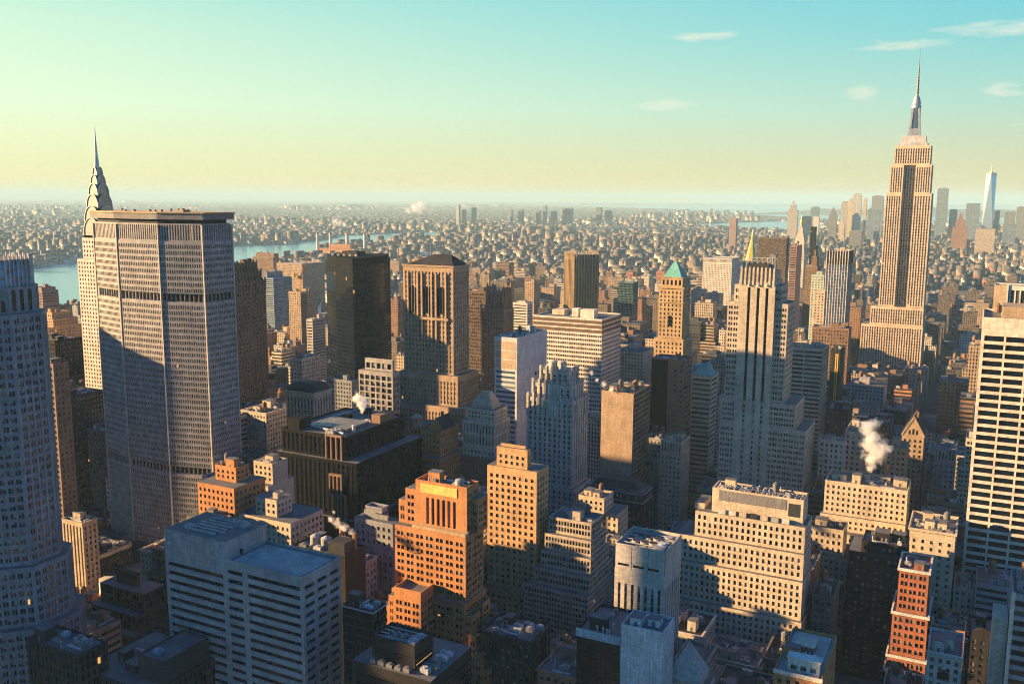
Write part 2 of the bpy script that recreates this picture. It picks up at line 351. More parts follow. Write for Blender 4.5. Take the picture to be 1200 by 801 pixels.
# ------------------------------------------------------------------ facades
def S(**k):
    d = dict(b=3.0, f=3.6, wf=.5, hf=.55, dw=.35, ds=0.0, top=1.6, base=1.0, edge=.5, slots=None, g='dark', sp=None, name='window')
    d.update(k); return d
ST = dict(
    punch=S(wf=.46, hf=.52), punch6=S(b=3.4, f=3.7, wf=.5, hf=.55, edge=.9, top=3.2), punchB=S(b=2.75, f=3.35, wf=.48, hf=.62, edge=.8, top=1.2),
    punchpair=S(b=5.0, f=3.5, slots=[(.14,.45),(.55,.86)], hf=.55, top=2.0), punchpair2=S(b=4.2, f=3.4, slots=[(.12,.44),(.56,.88)], hf=.55, top=1.4),
    punchS=S(b=2.6, f=3.4, wf=.46, hf=.55), punchT=S(b=3.4, f=3.6, wf=.42, hf=.55, top=2.5), sparse=S(b=4.4, f=3.9, wf=.34, hf=.5, top=4.5),
    gridwin=S(b=1.7, f=2.9, wf=.74, hf=.66, dw=.3, top=.9, edge=.4), slabA=S(b=3.1, f=3.6, wf=.4, hf=.72, dw=.5, ds=.3, top=17, edge=.8, sp='dkstone'),
    blankT=S(b=99, f=99, wf=0), blank=S(b=99, f=99, wf=0), blankblue=S(b=99, f=99, wf=0), blankgrey=S(b=99, f=99, wf=0), blankdark=S(b=99, f=99, wf=0),
    curtain=S(b=2.0, f=3.6, wf=.86, hf=.82, dw=.15, top=.8, base=.3, edge=.2, g='black'),
    strip=S(b=2.4, f=3.7, wf=.6, hf=.7, dw=.3, ds=.15, top=.8, g='black'), louvre=S(b=60, f=1.1, wf=.94, hf=.5, dw=.25, top=4.0, g='black'),
    bandwin=S(b=30, f=3.6, wf=.94, hf=.56, dw=.4, top=1.5), grace=S(b=10.75, f=4.55, wf=.91, hf=.64, dw=.9, top=9.0, edge=1.0, name='window_row', g='black'),
    bronzewin=S(b=3.4, f=3.9, wf=.62, hf=.74, dw=.35, ds=.25, top=1.5, g='black'), pierarch=S(b=3.2, f=4.0, wf=.5, hf=.66, dw=.7, ds=.4, top=3.5, sp='umber'),
    bigbay=S(b=5.0, f=4.6, wf=.72, hf=.74, dw=.6, top=2.5), pier=S(b=3.0, f=3.6, wf=.46, hf=.6, dw=.6, ds=.35, top=2.2),
    deco=S(b=3.8, f=3.6, wf=.46, hf=.6, dw=1.1, ds=.7, top=2.0, edge=.9), bandblue=S(b=40, f=3.8, wf=.9, hf=.5, dw=.2, top=3, g='blue'),
    stripe=S(b=1.75, f=3.9, wf=.8, hf=.46, dw=.35, top=.5, edge=.2), tiny=S(b=3.2, f=3.1, wf=.45, hf=.45, dw=.2), bandfar=S(b=20, f=3.2, wf=.94, hf=.42, dw=.25),
    gridfar=S(b=2.2, f=3.7, wf=.68, hf=.6, dw=.3, top=2.0), brownslab=S(b=12, f=3.9, slots=[(.42,.56),(.82,.94)], hf=.42, dw=.3, top=2.5), bandwhite=S(b=20, f=3.9, wf=.98, hf=.5, dw=.3, top=1.0, edge=.1),
    coltop=S(b=3.0, f=3.6, wf=.45, hf=.55, top=2.0), bandcream=S(b=12, f=3.7, wf=.94, hf=.48, dw=.4, top=1.5, edge=.3),
    bluefin=S(b=2.9, f=3.8, wf=.74, hf=.6, dw=.6, ds=.5, top=8, g='bright', sp='paleblue'), stripev=S(b=4.0, f=300, wf=.72, hf=.97, dw=.5, top=1.0),
    five00=S(b=3.4, f=3.55, slots=[(.12,.44),(.56,.88)], hf=.55, dw=.35, top=2.0), lincoln=S(b=3.0, f=3.7, wf=.46, hf=.56, dw=.5, ds=.22, top=4.0, edge=1.2),
    esb=S(b=3.0, f=3.75, wf=.56, hf=.56, dw=.55, ds=.42, top=2.5, edge=.9, sp='steel'), metlife=S(b=1.62, f=3.75, wf=.6, hf=.56, dw=.45, top=1.2, base=0, edge=.25),
    ribbonF=S(b=999, f=3.75, slots=[(.03,.24),(.30,.97)], hf=.44, dw=.5, top=3.2, edge=.2, name='window_band'), ribbonFW=S(b=7.6, f=3.75, wf=.7, hf=.46, dw=.5, top=3.2, edge=.4, name='window_band'),
    octa=S(b=3.1, f=3.7, slots=[(.16,.47),(.53,.84)], hf=.6, dw=.35, ds=.15, top=1.5, sp='grey'), fins=S(b=2.6, f=300, wf=.6, hf=.97, dw=.6, top=3.0, edge=.3, g='black'),
    slotlv=S(b=2.2, f=300, wf=.55, hf=.9, dw=.8, top=1.0, g='black', name='louvre'))
def facade(M, W, a, b, z0, z1, st, nrm, mb=0):
    """one wall from plan point a to b: piers, spandrels and reveals go to M, windows to W"""
    ax, ay = a; L = math.hypot(b[0]-ax, b[1]-ay)
    tx, ty = (b[0]-ax)/L, (b[1]-ay)/L; nx, ny = nrm
    def P(x, z, d): return (ax+tx*x-nx*d, ay+ty*x-ny*d, z)
    H = z1 - z0
    slots = st['slots'] or [((1-st['wf'])/2, (1+st['wf'])/2)]
    nf = int(round((H-st['top']-st['base'])/st['f']))
    if st['f'] > 90: nf = 1
    e = st['edge']; usable = L-2*e
    if (st['wf'] == 0 and not st['slots']) or nf < 1 or usable < .8 or H < st['top']+st['base']+1.5:
        M.quad(P(0,z0,0), P(L,z0,0), P(L,z1,0), P(0,z1,0), mb); return
    nb = max(1, int(round(usable/st['b']))); bw = usable/nb
    fh = (H-st['top']-st['base'])/nf
    dw, ds = st['dw'], st['ds']; ms = 1 if st['sp'] else mb
    cols = []
    for i in range(nb):
        for s0, s1 in slots: cols.append((e+(i+s0)*bw, e+(i+s1)*bw))
    zs = [(z0+st['base']+(k+(1-st['hf'])*.45)*fh, z0+st['base']+(k+(1-st['hf'])*.45+st['hf'])*fh) for k in range(nf)]
    x = 0.0
    for xa, xb in cols:
        M.quad(P(x,z0,0), P(xa,z0,0), P(xa,z1,0), P(x,z1,0), mb); x = xb
    M.quad(P(x,z0,0), P(L,z0,0), P(L,z1,0), P(x,z1,0), mb)
    for xa, xb in cols:
        za, zt = zs[0][0], zs[-1][1]
        M.quad(P(xa,za,0), P(xa,za,dw), P(xa,zt,dw), P(xa,zt,0), mb); M.quad(P(xb,za,0), P(xb,zt,0), P(xb,zt,dw), P(xb,za,dw), mb)
        M.quad(P(xa,z0,0), P(xb,z0,0), P(xb,za,0), P(xa,za,0), mb); M.quad(P(xa,zt,0), P(xb,zt,0), P(xb,z1,0), P(xa,z1,0), mb)
        for k, (q0, q1) in enumerate(zs):
            d0 = 0 if k == 0 else ds; d1 = 0 if k == nf-1 else ds
            M.quad(P(xa,q0,d0), P(xb,q0,d0), P(xb,q0,dw), P(xa,q0,dw), mb); M.quad(P(xa,q1,d1), P(xa,q1,dw), P(xb,q1,dw), P(xb,q1,d1), mb)
            if k < nf-1:
                n0 = zs[k+1][0]; M.quad(P(xa,q1,ds), P(xb,q1,ds), P(xb,n0,ds), P(xa,n0,ds), ms)
            if st['hf'] < .6 and xb-xa < 2.2 and ds == 0 and dw >= .3:      # projecting stone sill
                for p_, q_, r_, s_ in (((xa-.12,q0-.16,.13), (xb+.12,q0-.16,.13), (xb+.12,q0,.13), (xa-.12,q0,.13)), ((xa-.12,q0,.13), (xb+.12,q0,.13), (xb+.12,q0,-.02), (xa-.12,q0,-.02)), ((xa-.12,q0-.16,.13), (xa-.12,q0,.13), (xa-.12,q0,-.02), (xa-.12,q0-.16,-.02))): M.quad(*[P(t[0], t[1], -t[2]) for t in (p_, q_, r_, s_)], mb)
            W.append((P((xa+xb)/2, (q0+q1)/2, dw), xb-xa, q1-q0, math.atan2(ty, tx), st['g'], st['name'], nx, ny))
_pane = {}
BLIND = [0, 0, 0, 0, .25, .35, .5, .5, .7, .3]
def pane_mesh(w, h, g, bl=0):
    if g == 'black' or w > 5 or h > 9: bl = 0
    k = (round(w, 2), round(h, 2), g, bl)
    if k not in _pane:
        me = bpy.data.meshes.new("window_pane")
        w2, h2 = w/2+.01, h/2+.01
        zb = h2-bl*h*1.0
        me.from_pydata([(-w2,0,-h2),(w2,0,-h2),(w2,0,zb),(-w2,0,zb)]+([(-w2,0,h2),(w2,0,h2)] if bl else []), [], [(0,1,2,3)]+([(3,2,5,4)] if bl else []))
        me.materials.append(glass(g))
        if bl: me.materials.append(blind()); me.polygons[1].material_index = 1
        _pane[k] = me
    return _pane[k]
NPARTS = [0]
def put_windows(root, W, yb=801, cap=100):
    """the windows that show largest become parts of their own, the rest of that kind one part"""
    if not W: return
    C = np.array([w[0] for w in W]); pr = proj(C)
    size = np.array([w[1]*w[2] for w in W])/np.maximum(pr[:,2], 1)**2
    n = np.array([[w[6], w[7]] for w in W]); facing = (n*(-C[:,:2])).sum(1)/np.linalg.norm(C[:,:2], axis=1)
    vis = (facing > .03) & (pr[:,2] > 0) & (pr[:,0] > 2) & (pr[:,0] < 1198) & (pr[:,1] > 0) & (pr[:,1] < yb)
    for nm in sorted(set(w[5] for w in W)):
        idx = [i for i in range(len(W)) if W[i][5] == nm]
        cand = sorted([i for i in idx if vis[i]], key=lambda i: (-size[i]*facing[i], -C[i,2]))
        cand = [i for i in cand if size[i]*FPX*FPX > 2.0][:cap]
        keep = set(cand)
        if len(idx) - len(keep) <= 4 and len(idx) <= cap: keep = set(idx)
        for i in sorted(keep):
            c, w, h, ang, g = W[i][:5]
            o = bpy.data.objects.new(nm, pane_mesh(w, h, g, BLIND[hash((round(c[0]*3), round(c[1]*3), round(c[2]*3))) % 10]))
            o.location = (c[0]-root.location.x, c[1]-root.location.y, c[2]-root.location.z); o.rotation_euler = (0, 0, ang)
            o.parent = root; COL.objects.link(o); NPARTS[0] += 1
        rest = [i for i in idx if i not in keep]
        if rest:
            gs = sorted(set(W[i][4] for i in rest)); M = MB()
            for i in rest:
                c, w, h, ang, g = W[i][:5]; dx, dy = math.cos(ang)*(w/2+.01), math.sin(ang)*(w/2+.01); hh = h/2+.01
                bl = BLIND[hash((round(c[0]*3), round(c[1]*3), round(c[2]*3))) % 10] if g != 'black' and w <= 5 and h <= 9 else 0; zb = c[2]+hh-bl*h
                M.quad((c[0]-dx,c[1]-dy,c[2]-hh), (c[0]+dx,c[1]+dy,c[2]-hh), (c[0]+dx,c[1]+dy,zb), (c[0]-dx,c[1]-dy,zb), gs.index(g))
                if bl: M.quad((c[0]-dx,c[1]-dy,zb), (c[0]+dx,c[1]+dy,zb), (c[0]+dx,c[1]+dy,c[2]+hh), (c[0]-dx,c[1]-dy,c[2]+hh), len(gs))
            o = M.build(nm, [glass(g) for g in gs]+[blind()], root); o['kind'] = 'stuff'

def rect(u0, u1, v0, v1): return [(u0,v0),(u1,v0),(u1,v1),(u0,v1)]      # N edge, W edge, S edge, E edge
def block(M, W, poly, z0, z1, styles, detail_all=False, mroof=2, parapet=0.0, roof=True, mb=0):
    """a storeyed volume: every wall a viewer near the camera can see gets openings, the rest stay plain"""
    k = len(poly)
    cx = sum(p[0] for p in poly)/k; cyy = sum(p[1] for p in poly)/k
    for i in range(k):
        a, b = poly[i], poly[(i+1) % k]
        L = math.hypot(b[0]-a[0], b[1]-a[1])
        nx, ny = (b[1]-a[1])/L, -(b[0]-a[0])/L
        mx, my = (a[0]+b[0])/2, (a[1]+b[1])/2
        st = styles if isinstance(styles, dict) else styles[min(i, len(styles)-1)]
        facing = (-mx*nx - my*ny)/math.hypot(mx, my)
        if facing > -.12 or detail_all: facade(M, W, a, b, z0, z1, st, (nx, ny), mb)
        else: M.quad((a[0],a[1],z0), (b[0],b[1],z0), (b[0],b[1],z1), (a[0],a[1],z1), mb)
    if not roof: return
    if parapet > 0:
        t = .45; inn = []
        for i in range(k):
            p0, p, p1 = poly[i-1], poly[i], poly[(i+1) % k]
            def nrm(a, b):
                l = math.hypot(b[0]-a[0], b[1]-a[1]); return ((b[1]-a[1])/l, -(b[0]-a[0])/l)
            n0, n1 = nrm(p0, p), nrm(p, p1); d = 1 + n0[0]*n1[0] + n0[1]*n1[1]
            inn.append((p[0]-t*(n0[0]+n1[0])/d, p[1]-t*(n0[1]+n1[1])/d))
        for i in range(k):
            j = (i+1) % k; a, b, c, d = poly[i], poly[j], inn[j], inn[i]
            M.quad((a[0],a[1],z1), (b[0],b[1],z1), (c[0],c[1],z1), (d[0],d[1],z1), mb)
            M.quad((d[0],d[1],z1), (c[0],c[1],z1), (c[0],c[1],z1-parapet), (d[0],d[1],z1-parapet), mb)
        M.ngon([(x,y,z1-parapet) for x, y in inn], mroof)
    else:
        M.ngon([(x,y,z1) for x, y in poly], mroof)

# ------------------------------------------------------------------ roof plant
def water_tank(root, x, y, z, r=1.9, key='wood'):
    M = MB()
    for sx in (-1, 1):
        for sy in (-1, 1): M.box(x+sx*r*.6-.12, x+sx*r*.6+.12, y+sy*r*.6-.12, y+sy*r*.6+.12, z, z+2.6)
    M.cyl(x, y, z+2.6, z+2.6+r*1.9, r, r*.95, 14); M.cyl(x, y, z+2.61+r*1.9, z+2.61+r*2.7, r*1.05, r*.08, 14)
    M.build('water_tank', plain(key), root)
def roof_unit(root, x, y, z, w, d, h, key='roofpale'):
    M = MB(); M.box(x-w/2, x+w/2, y-d/2, y+d/2, z+.3, z+h); M.box(x-w/2+.2, x+w/2-.2, y-d/2+.2, y+d/2-.2, z, z+.3)
    nfan = max(1, int(w/2.4))
    for i in range(nfan):
        fx = x-w/2+(i+.5)*w/nfan; M.cyl(fx, y, z+h+.002, z+h+.45, min(w/nfan, d)*.36, None, 12)
    M.build('roof_unit', plain(key, .5), root)
def clutter(root, u0, u1, v0, v1, z, rng, level, wkey):
    w, d = u1-u0, v1-v0
    if level == 'none' or w < 4 or d < 4: return
    n = dict(low=3, mid=6, vents=5, fans=4, dense=15)[level]
    used = []
    def spot(a, b):
        for _ in range(14):
            if w-a < 1.4 or d-b < 1.4: return None
            x = rng.uniform(u0+.7+a/2, u1-.7-a/2); y = rng.uniform(v0+.7+b/2, v1-.7-b/2)
            if all(abs(x-p) > (a+q)/2+.3 or abs(y-s) > (b+t)/2+.3 for p, q, s, t in used):
                used.append((x, a, y, b)); return x, y
        return None
    for i in range(n):
        k = rng.random()
        if i == 0 or k < .22:
            a, b, h = min(w*.45, rng.uniform(3.5, 8)), min(d*.45, rng.uniform(3, 7)), rng.uniform(2.6, 5.2)
            s = spot(a, b)
            if s:
                M = MB(); x, y = s; M.box(x-a/2, x+a/2, y-b/2, y+b/2, z, z+h, 0); M.box(x-a/2-.15, x+a/2+.15, y-b/2-.15, y+b/2+.15, z+h+.001, z+h+.3, 1)
                M.box(x-.5, x+.5, y-b/2-.06, y-b/2+.05, z+.1, z+2.1, 1)
                M.build('bulkhead', [wall(wkey), plain('roofgrey')], root)
                if rng.random() < .12 and a > 4.4 and b > 4.4: water_tank(root, x, y, z+h+.3, rng.uniform(1.4, 2.0))
        elif k < .28:
            s = spot(4.2, 4.2)
            if s: water_tank(root, s[0], s[1], z, rng.uniform(1.5, 2.1), rng.choice(['wood', 'wood', 'roofgrey']))
        elif k < .66:
            a, b = rng.uniform(1.6, 5), rng.uniform(1.4, 2.8); s = spot(a, b)
            if s: roof_unit(root, s[0], s[1], z, a, b, rng.uniform(1.2, 2.2), rng.choice(['roofpale', 'steel', 'louv']))
        elif k < .84:
            a = rng.uniform(.5, 1.0); s = spot(a, a)
            if s:
                M = MB(); M.cyl(s[0], s[1], z, z+rng.uniform(1, 2.4), a*.4, None, 10); M.cyl(s[0], s[1], z+2.41, z+2.8, a*.6, a*.2, 10); M.build('vent_pipe', plain('steel', .5), root)
        else:
            a, b = (rng.uniform(4, 9), .8) if rng.random() < .5 else (.8, rng.uniform(4, 9)); s = spot(min(a, w*.6), min(b, d*.6))
            if s:
                a, b = min(a, w*.6), min(b, d*.6); M = MB(); M.box(s[0]-a/2, s[0]+a/2, s[1]-b/2, s[1]+b/2, z+.5, z+1.3)
                M.box(s[0]-.2, s[0]+.2, s[1]-.2, s[1]+.2, z, z+.5); M.build('roof_duct', plain('steel', .45), root)
def cornice(root, poly, z, key, proj_=.55, h=.9):
    M = MB(); k = len(poly); cx = sum(p[0] for p in poly)/k; c2 = sum(p[1] for p in poly)/k
    out = []
    for i in range(k):
        p0, p, p1 = poly[i-1], poly[i], poly[(i+1) % k]
        def nrm(a, b):
            l = math.hypot(b[0]-a[0], b[1]-a[1]); return ((b[1]-a[1])/l, -(b[0]-a[0])/l)
        n0, n1 = nrm(p0, p), nrm(p, p1); d = 1 + n0[0]*n1[0] + n0[1]*n1[1]
        out.append((p[0]+proj_*(n0[0]+n1[0])/d, p[1]+proj_*(n0[1]+n1[1])/d))
    for i in range(k):
        j = (i+1) % k; a, b, c, d = poly[i], poly[j], out[j], out[i]
        M.quad((d[0],d[1],z), (c[0],c[1],z), (c[0],c[1],z+h), (d[0],d[1],z+h))
        M.quad((a[0],a[1],z+h), (b[0],b[1],z+h), (c[0],c[1],z+h), (d[0],d[1],z+h))
        M.quad((a[0],a[1],z), (d[0],d[1],z), (c[0],c[1],z), (b[0],b[1],z))
        M.quad((a[0],a[1],z+h), (a[0],a[1],z), (b[0],b[1],z), (b[0],b[1],z+h))
    return M.build('cornice', wall(key), root)

# ------------------------------------------------------------------ survey: plan positions and heights in metres
HEROES = [
 {'kind': 'ribbon_window_tower', 'cat': 'office tower', 'label': 'grey precast tower with wide dark ribbon windows and a lower blue-grey roof terrace', 'box': (-258.04, -219.66, 258.44, 281.79, 108.83), 'yb': 801, 'wall': 'precast', 'style': 'ribbonF', 'clut': 'none', 'special': 'precast'},
 {'kind': 'stepped_brick_skyscraper', 'cat': 'skyscraper', 'label': 'orange brick setback tower with coloured frieze panels below its flat top', 'box': (-226.95, -196.86, 343.01, 353.89, 123.22), 'yb': 801, 'wall': 'orange', 'style': 'punchpair', 'special': 'french', 'wing': (-225.94, -211.65, 327.62, 338.33, 77.14)},
 {'kind': 'shaft_tower', 'cat': 'office tower', 'label': 'sunlit orange stone tower with a narrower penthouse block and hipped cornice', 'box': (-226.15, -197.19, 415.8, 430.43, 110.74), 'yb': 700, 'wall': 'ostone', 'style': 'punch6', 'tiers': [(-1.5, -1.5, -1.5, -3, -66), (0, 0, 0, 0, 0), (5, 6, 1.2, 9, 10.5), (6.5, 8, 3, 11, 12)], 'clut': 'mid'},
 {'kind': 'glass_setback_block', 'cat': 'office building', 'label': 'limestone and glass-grid office block stepping back in four terraces', 'box': (-191.82, -167.99, 419.45, 435.92, 87.05), 'yb': 740, 'wall': 'lime', 'style': 'gridwin', 'tiers': [(-8, -4, -12, -10, -34), (-4, -3, -8, -7, -25.5), (-2, -2, -5, -4, -17), (-1, -1, -2.5, -2, -8.5), (0, 0, 0, 0, 0)], 'clut': 'mid'},
 {'kind': 'cream_block', 'cat': 'apartment block', 'label': 'small cream block with paired windows standing behind the glass-grid terraces', 'box': (-196.07, -180.5, 469.2, 483.91, 83.48), 'yb': 620, 'wall': 'cream', 'style': 'punch', 'tiers': [(0, -7, 4, -6, -9), (0, 0, 0, 0, 0)], 'clut': 'low'},
 {'kind': 'slab_tower', 'cat': 'office tower', 'label': 'pale stone tower with a blank vented top and open rooftop fan well', 'box': (-132.64, -110.2, 359.11, 382.29, 103.87), 'yb': 760, 'wall': 'pale', 'style': 'slabA', 'clut': 'fans', 'special': 'fans'},
 {'kind': 'tile_tower', 'cat': 'office tower', 'label': 'plain white glazed tile tower with only three small dark windows low on one side', 'box': (-111.59, -95.29, 310.59, 324.7, 92.34), 'yb': 801, 'wall': 'tile', 'style': 'blankT', 'clut': 'vents'},
 {'kind': 'pyramid_roof_hall', 'cat': 'hall', 'label': 'pale stone pyramid roof of a low building beside the white tile tower', 'box': (-97.1, -86.49, 331.91, 350.74, 63.87), 'yb': 801, 'wall': 'pale', 'style': 'punch', 'special': 'stonepyr'},
 {'kind': 'white_edge_block', 'cat': 'office block', 'label': 'dark windowed block with a bright white tiled roof edge beside the tile tower', 'box': (-136.49, -117.76, 327.2, 353.2, 77.77), 'yb': 801, 'wall': 'dark', 'style': 'curtain', 'clut': 'vents', 'special': 'whiteedge'},
 {'kind': 'terraced_limestone_block', 'cat': 'office building', 'label': 'broad cream limestone block with stepped terraces and a wide blank penthouse', 'box': (-113.95, -69.33, 447.27, 459.17, 106.46), 'yb': 740, 'wall': 'cream', 'style': 'punchB', 'clut': 'dense', 'special': 'terrace'},
 {'kind': 'roof_terrace_building', 'cat': 'office building', 'label': 'orange brick building topped by a white penthouse and a large flat pale roof', 'box': (-54.18, -38.4, 305.91, 341.36, 90.65), 'yb': 801, 'wall': 'orange', 'style': 'punch', 'clut': 'dense', 'special': 'palero'},
 {'kind': 'red_brick_tower', 'cat': 'apartment tower', 'label': 'slim red brick tower banded by three white stone cornices', 'box': (-24.95, -12.2, 448.33, 470.33, 80.41), 'yb': 780, 'wall': 'red', 'style': 'punchpair2', 'tiers': [(-3, -1.5, -4.0, -6, -49), (-2.4, -1.5, -3, -4, -42), (-1.5, -1, -1.6, -2, -21), (0, 0, 0, 0, 0)], 'clut': 'mid', 'cornice': 'white'},
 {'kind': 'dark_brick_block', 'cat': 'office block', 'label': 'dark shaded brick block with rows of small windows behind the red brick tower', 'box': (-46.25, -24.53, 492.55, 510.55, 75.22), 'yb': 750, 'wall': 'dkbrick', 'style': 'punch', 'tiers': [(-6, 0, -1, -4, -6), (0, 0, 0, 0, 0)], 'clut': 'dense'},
 {'kind': 'arched_white_house', 'cat': 'row house', 'label': 'white stone front with one big arched window between narrow sashes', 'box': (-9.52, 3.98, 411.68, 436.68, 59.79), 'yb': 801, 'wall': 'white', 'style': 'punch', 'clut': 'low', 'special': 'archfront'},
 {'kind': 'arched_brick_house', 'cat': 'row house', 'label': 'dark brick front rising to a rounded gable beside the white arched front', 'box': (6.31, 17.46, 452.22, 474.22, 53.35), 'yb': 801, 'wall': 'dkbrick', 'style': 'punch', 'clut': 'low', 'special': 'roundgable'},
 {'kind': 'rooftop_annex', 'cat': 'rooftop annex', 'label': 'small plain orange brick box on a low roof behind the arched fronts', 'box': (-2.25, 4.51, 451.23, 460.23, 54.12), 'yb': 758, 'wall': 'orange', 'style': 'blank', 'clut': 'none'},
 {'kind': 'white_band_tower', 'cat': 'office tower', 'label': 'grey tower with white horizontal bands and a tall slotted side wall', 'box': (17.22, 28.31, 351.12, 376.12, 115.06), 'yb': 801, 'wall': 'grey', 'style': 'bandwin', 'clut': 'mid', 'special': 'eface'},
 {'kind': 'white_grid_tower', 'cat': 'skyscraper', 'label': 'tall white travertine tower with wide black window rows between thin bright piers', 'box': (1.26, 55.13, 555.59, 600.59, 187.92), 'yb': 712, 'wall': 'trav', 'style': 'grace', 'clut': 'none', 'special': 'grace'},
 {'kind': 'service_roof_block', 'cat': 'office block', 'label': 'low dark block with a pale parapet and long roof equipment at the glass crown tower', 'box': (-519.8, -486.83, 380.45, 405.01, 24.58), 'yb': 690, 'wall': 'dkstone', 'style': 'punch', 'clut': 'dense', 'special': 'palepar'},
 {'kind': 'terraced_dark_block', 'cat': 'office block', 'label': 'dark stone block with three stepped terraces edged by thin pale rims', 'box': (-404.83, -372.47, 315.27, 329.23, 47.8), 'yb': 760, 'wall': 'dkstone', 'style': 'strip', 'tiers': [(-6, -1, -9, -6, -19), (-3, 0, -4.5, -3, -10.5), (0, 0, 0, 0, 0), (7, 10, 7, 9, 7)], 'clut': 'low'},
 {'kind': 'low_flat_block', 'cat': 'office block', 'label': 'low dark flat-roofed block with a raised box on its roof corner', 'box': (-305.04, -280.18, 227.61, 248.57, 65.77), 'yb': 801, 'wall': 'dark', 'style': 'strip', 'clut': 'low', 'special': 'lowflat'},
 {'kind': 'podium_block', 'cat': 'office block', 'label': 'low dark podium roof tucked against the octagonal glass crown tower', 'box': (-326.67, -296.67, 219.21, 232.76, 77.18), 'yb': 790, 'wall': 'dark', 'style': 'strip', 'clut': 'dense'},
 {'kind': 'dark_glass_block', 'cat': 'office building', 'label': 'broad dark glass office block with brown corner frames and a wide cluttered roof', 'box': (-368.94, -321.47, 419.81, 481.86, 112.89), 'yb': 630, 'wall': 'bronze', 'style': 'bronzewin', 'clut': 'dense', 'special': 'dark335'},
 {'kind': 'arched_stone_block', 'cat': 'office building', 'label': 'stone block with tall arched windows under a curved dark mansard roof', 'box': (-447.09, -421.64, 514.67, 534.68, 110.59), 'yb': 505, 'wall': 'cream', 'style': 'pierarch', 'clut': 'low', 'special': 'mansard'},
 {'kind': 'modern_grey_block', 'cat': 'office building', 'label': 'grey modern block with huge square window bays and pale blue rooftop boxes', 'box': (-419.4, -388.15, 565.41, 574.49, 120.09), 'yb': 485, 'wall': 'precast', 'style': 'bigbay', 'tiers': [(0, 0, 0, 0, 0), (4, 2, 3, 4, 9)], 'clut': 'mid'},
 {'kind': 'orange_brick_hotel', 'cat': 'hotel', 'label': 'ornate orange brick block with a round corner turret and steep roof', 'box': (-325.26, -309.4, 504.52, 527.72, 98.22), 'yb': 560, 'wall': 'orange', 'style': 'punch', 'clut': 'mid', 'special': 'turret'},
 {'kind': 'pyramid_top_tower', 'cat': 'office tower', 'label': 'cream columned tower with a pyramid cap over darker brick floors', 'box': (-303.78, -282.27, 529.57, 539.32, 110.39), 'yb': 560, 'wall': 'cream', 'style': 'punchS', 'clut': 'none', 'special': 'pyrcap'},
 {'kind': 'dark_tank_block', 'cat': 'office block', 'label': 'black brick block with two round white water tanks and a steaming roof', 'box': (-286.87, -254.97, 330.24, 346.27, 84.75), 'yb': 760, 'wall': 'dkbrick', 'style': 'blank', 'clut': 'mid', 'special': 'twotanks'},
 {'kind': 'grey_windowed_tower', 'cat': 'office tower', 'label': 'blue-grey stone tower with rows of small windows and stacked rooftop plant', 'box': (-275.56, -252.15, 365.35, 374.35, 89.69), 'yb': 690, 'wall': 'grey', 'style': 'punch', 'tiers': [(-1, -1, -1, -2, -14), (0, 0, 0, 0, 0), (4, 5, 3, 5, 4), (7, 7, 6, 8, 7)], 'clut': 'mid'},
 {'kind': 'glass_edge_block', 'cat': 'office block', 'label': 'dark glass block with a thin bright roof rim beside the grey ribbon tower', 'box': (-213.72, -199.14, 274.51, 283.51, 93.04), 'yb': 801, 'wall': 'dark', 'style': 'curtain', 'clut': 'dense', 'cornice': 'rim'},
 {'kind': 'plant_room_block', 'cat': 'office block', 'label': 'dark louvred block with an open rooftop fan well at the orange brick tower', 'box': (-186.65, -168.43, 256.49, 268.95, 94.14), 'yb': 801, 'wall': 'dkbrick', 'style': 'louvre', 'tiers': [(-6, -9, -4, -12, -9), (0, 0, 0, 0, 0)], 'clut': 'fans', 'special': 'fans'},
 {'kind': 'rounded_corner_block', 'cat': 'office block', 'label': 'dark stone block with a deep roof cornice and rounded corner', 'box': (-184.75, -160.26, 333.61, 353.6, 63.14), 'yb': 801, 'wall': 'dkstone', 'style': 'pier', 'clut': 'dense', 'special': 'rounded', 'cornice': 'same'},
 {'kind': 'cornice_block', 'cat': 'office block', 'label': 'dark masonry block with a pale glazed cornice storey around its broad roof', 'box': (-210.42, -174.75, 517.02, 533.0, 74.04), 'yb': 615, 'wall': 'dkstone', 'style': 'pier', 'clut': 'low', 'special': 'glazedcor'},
 {'kind': 'cream_twin_box', 'cat': 'office block', 'label': 'two cream boxes with a white roof unit above a low dark building', 'box': (-324.06, -309.99, 347.1, 358.79, 98.33), 'yb': 605, 'wall': 'cream', 'style': 'punch', 'tiers': [(-8, -12, -4, -10, -9), (0, 0, 0, 0, 0), (10, 1, 2, 5, 3)], 'clut': 'dense'},
 {'kind': 'cream_loft', 'cat': 'loft building', 'label': 'small sunlit cream loft with a blank shaded side wall', 'box': (-359.6, -345.91, 384.91, 397.74, 102.76), 'yb': 588, 'wall': 'cream', 'style': 'punch', 'styleW': 'blank', 'tiers': [(-7, 0, -4, -5, -12), (0, 0, 0, 0, 0)], 'clut': 'dense'},
 {'kind': 'orange_loft', 'cat': 'loft building', 'label': 'low orange brick loft with a dark arched roof beside the cream loft', 'box': (-353.0, -338.75, 349.28, 359.34, 110.68), 'yb': 590, 'wall': 'orange', 'style': 'punch', 'tiers': [(-5, -6, -8, -5, -8), (0, 0, 0, 0, 0)], 'clut': 'dense'},
 {'kind': 'art_deco_tower', 'cat': 'skyscraper', 'label': 'pale art deco tower of stepped vertical piers crowned by round white tanks', 'box': (-270.26, -235.95, 553.17, 578.3, 117.04), 'yb': 590, 'wall': 'pale', 'style': 'deco', 'tiers': [(-1.5, -2, -1.5, -3, -60), (0, 0, 0, 0, 0), (3, 2, 1.5, 4, 10), (8, 4.5, 3, 7, 19)], 'clut': 'low', 'special': 'decotanks'},
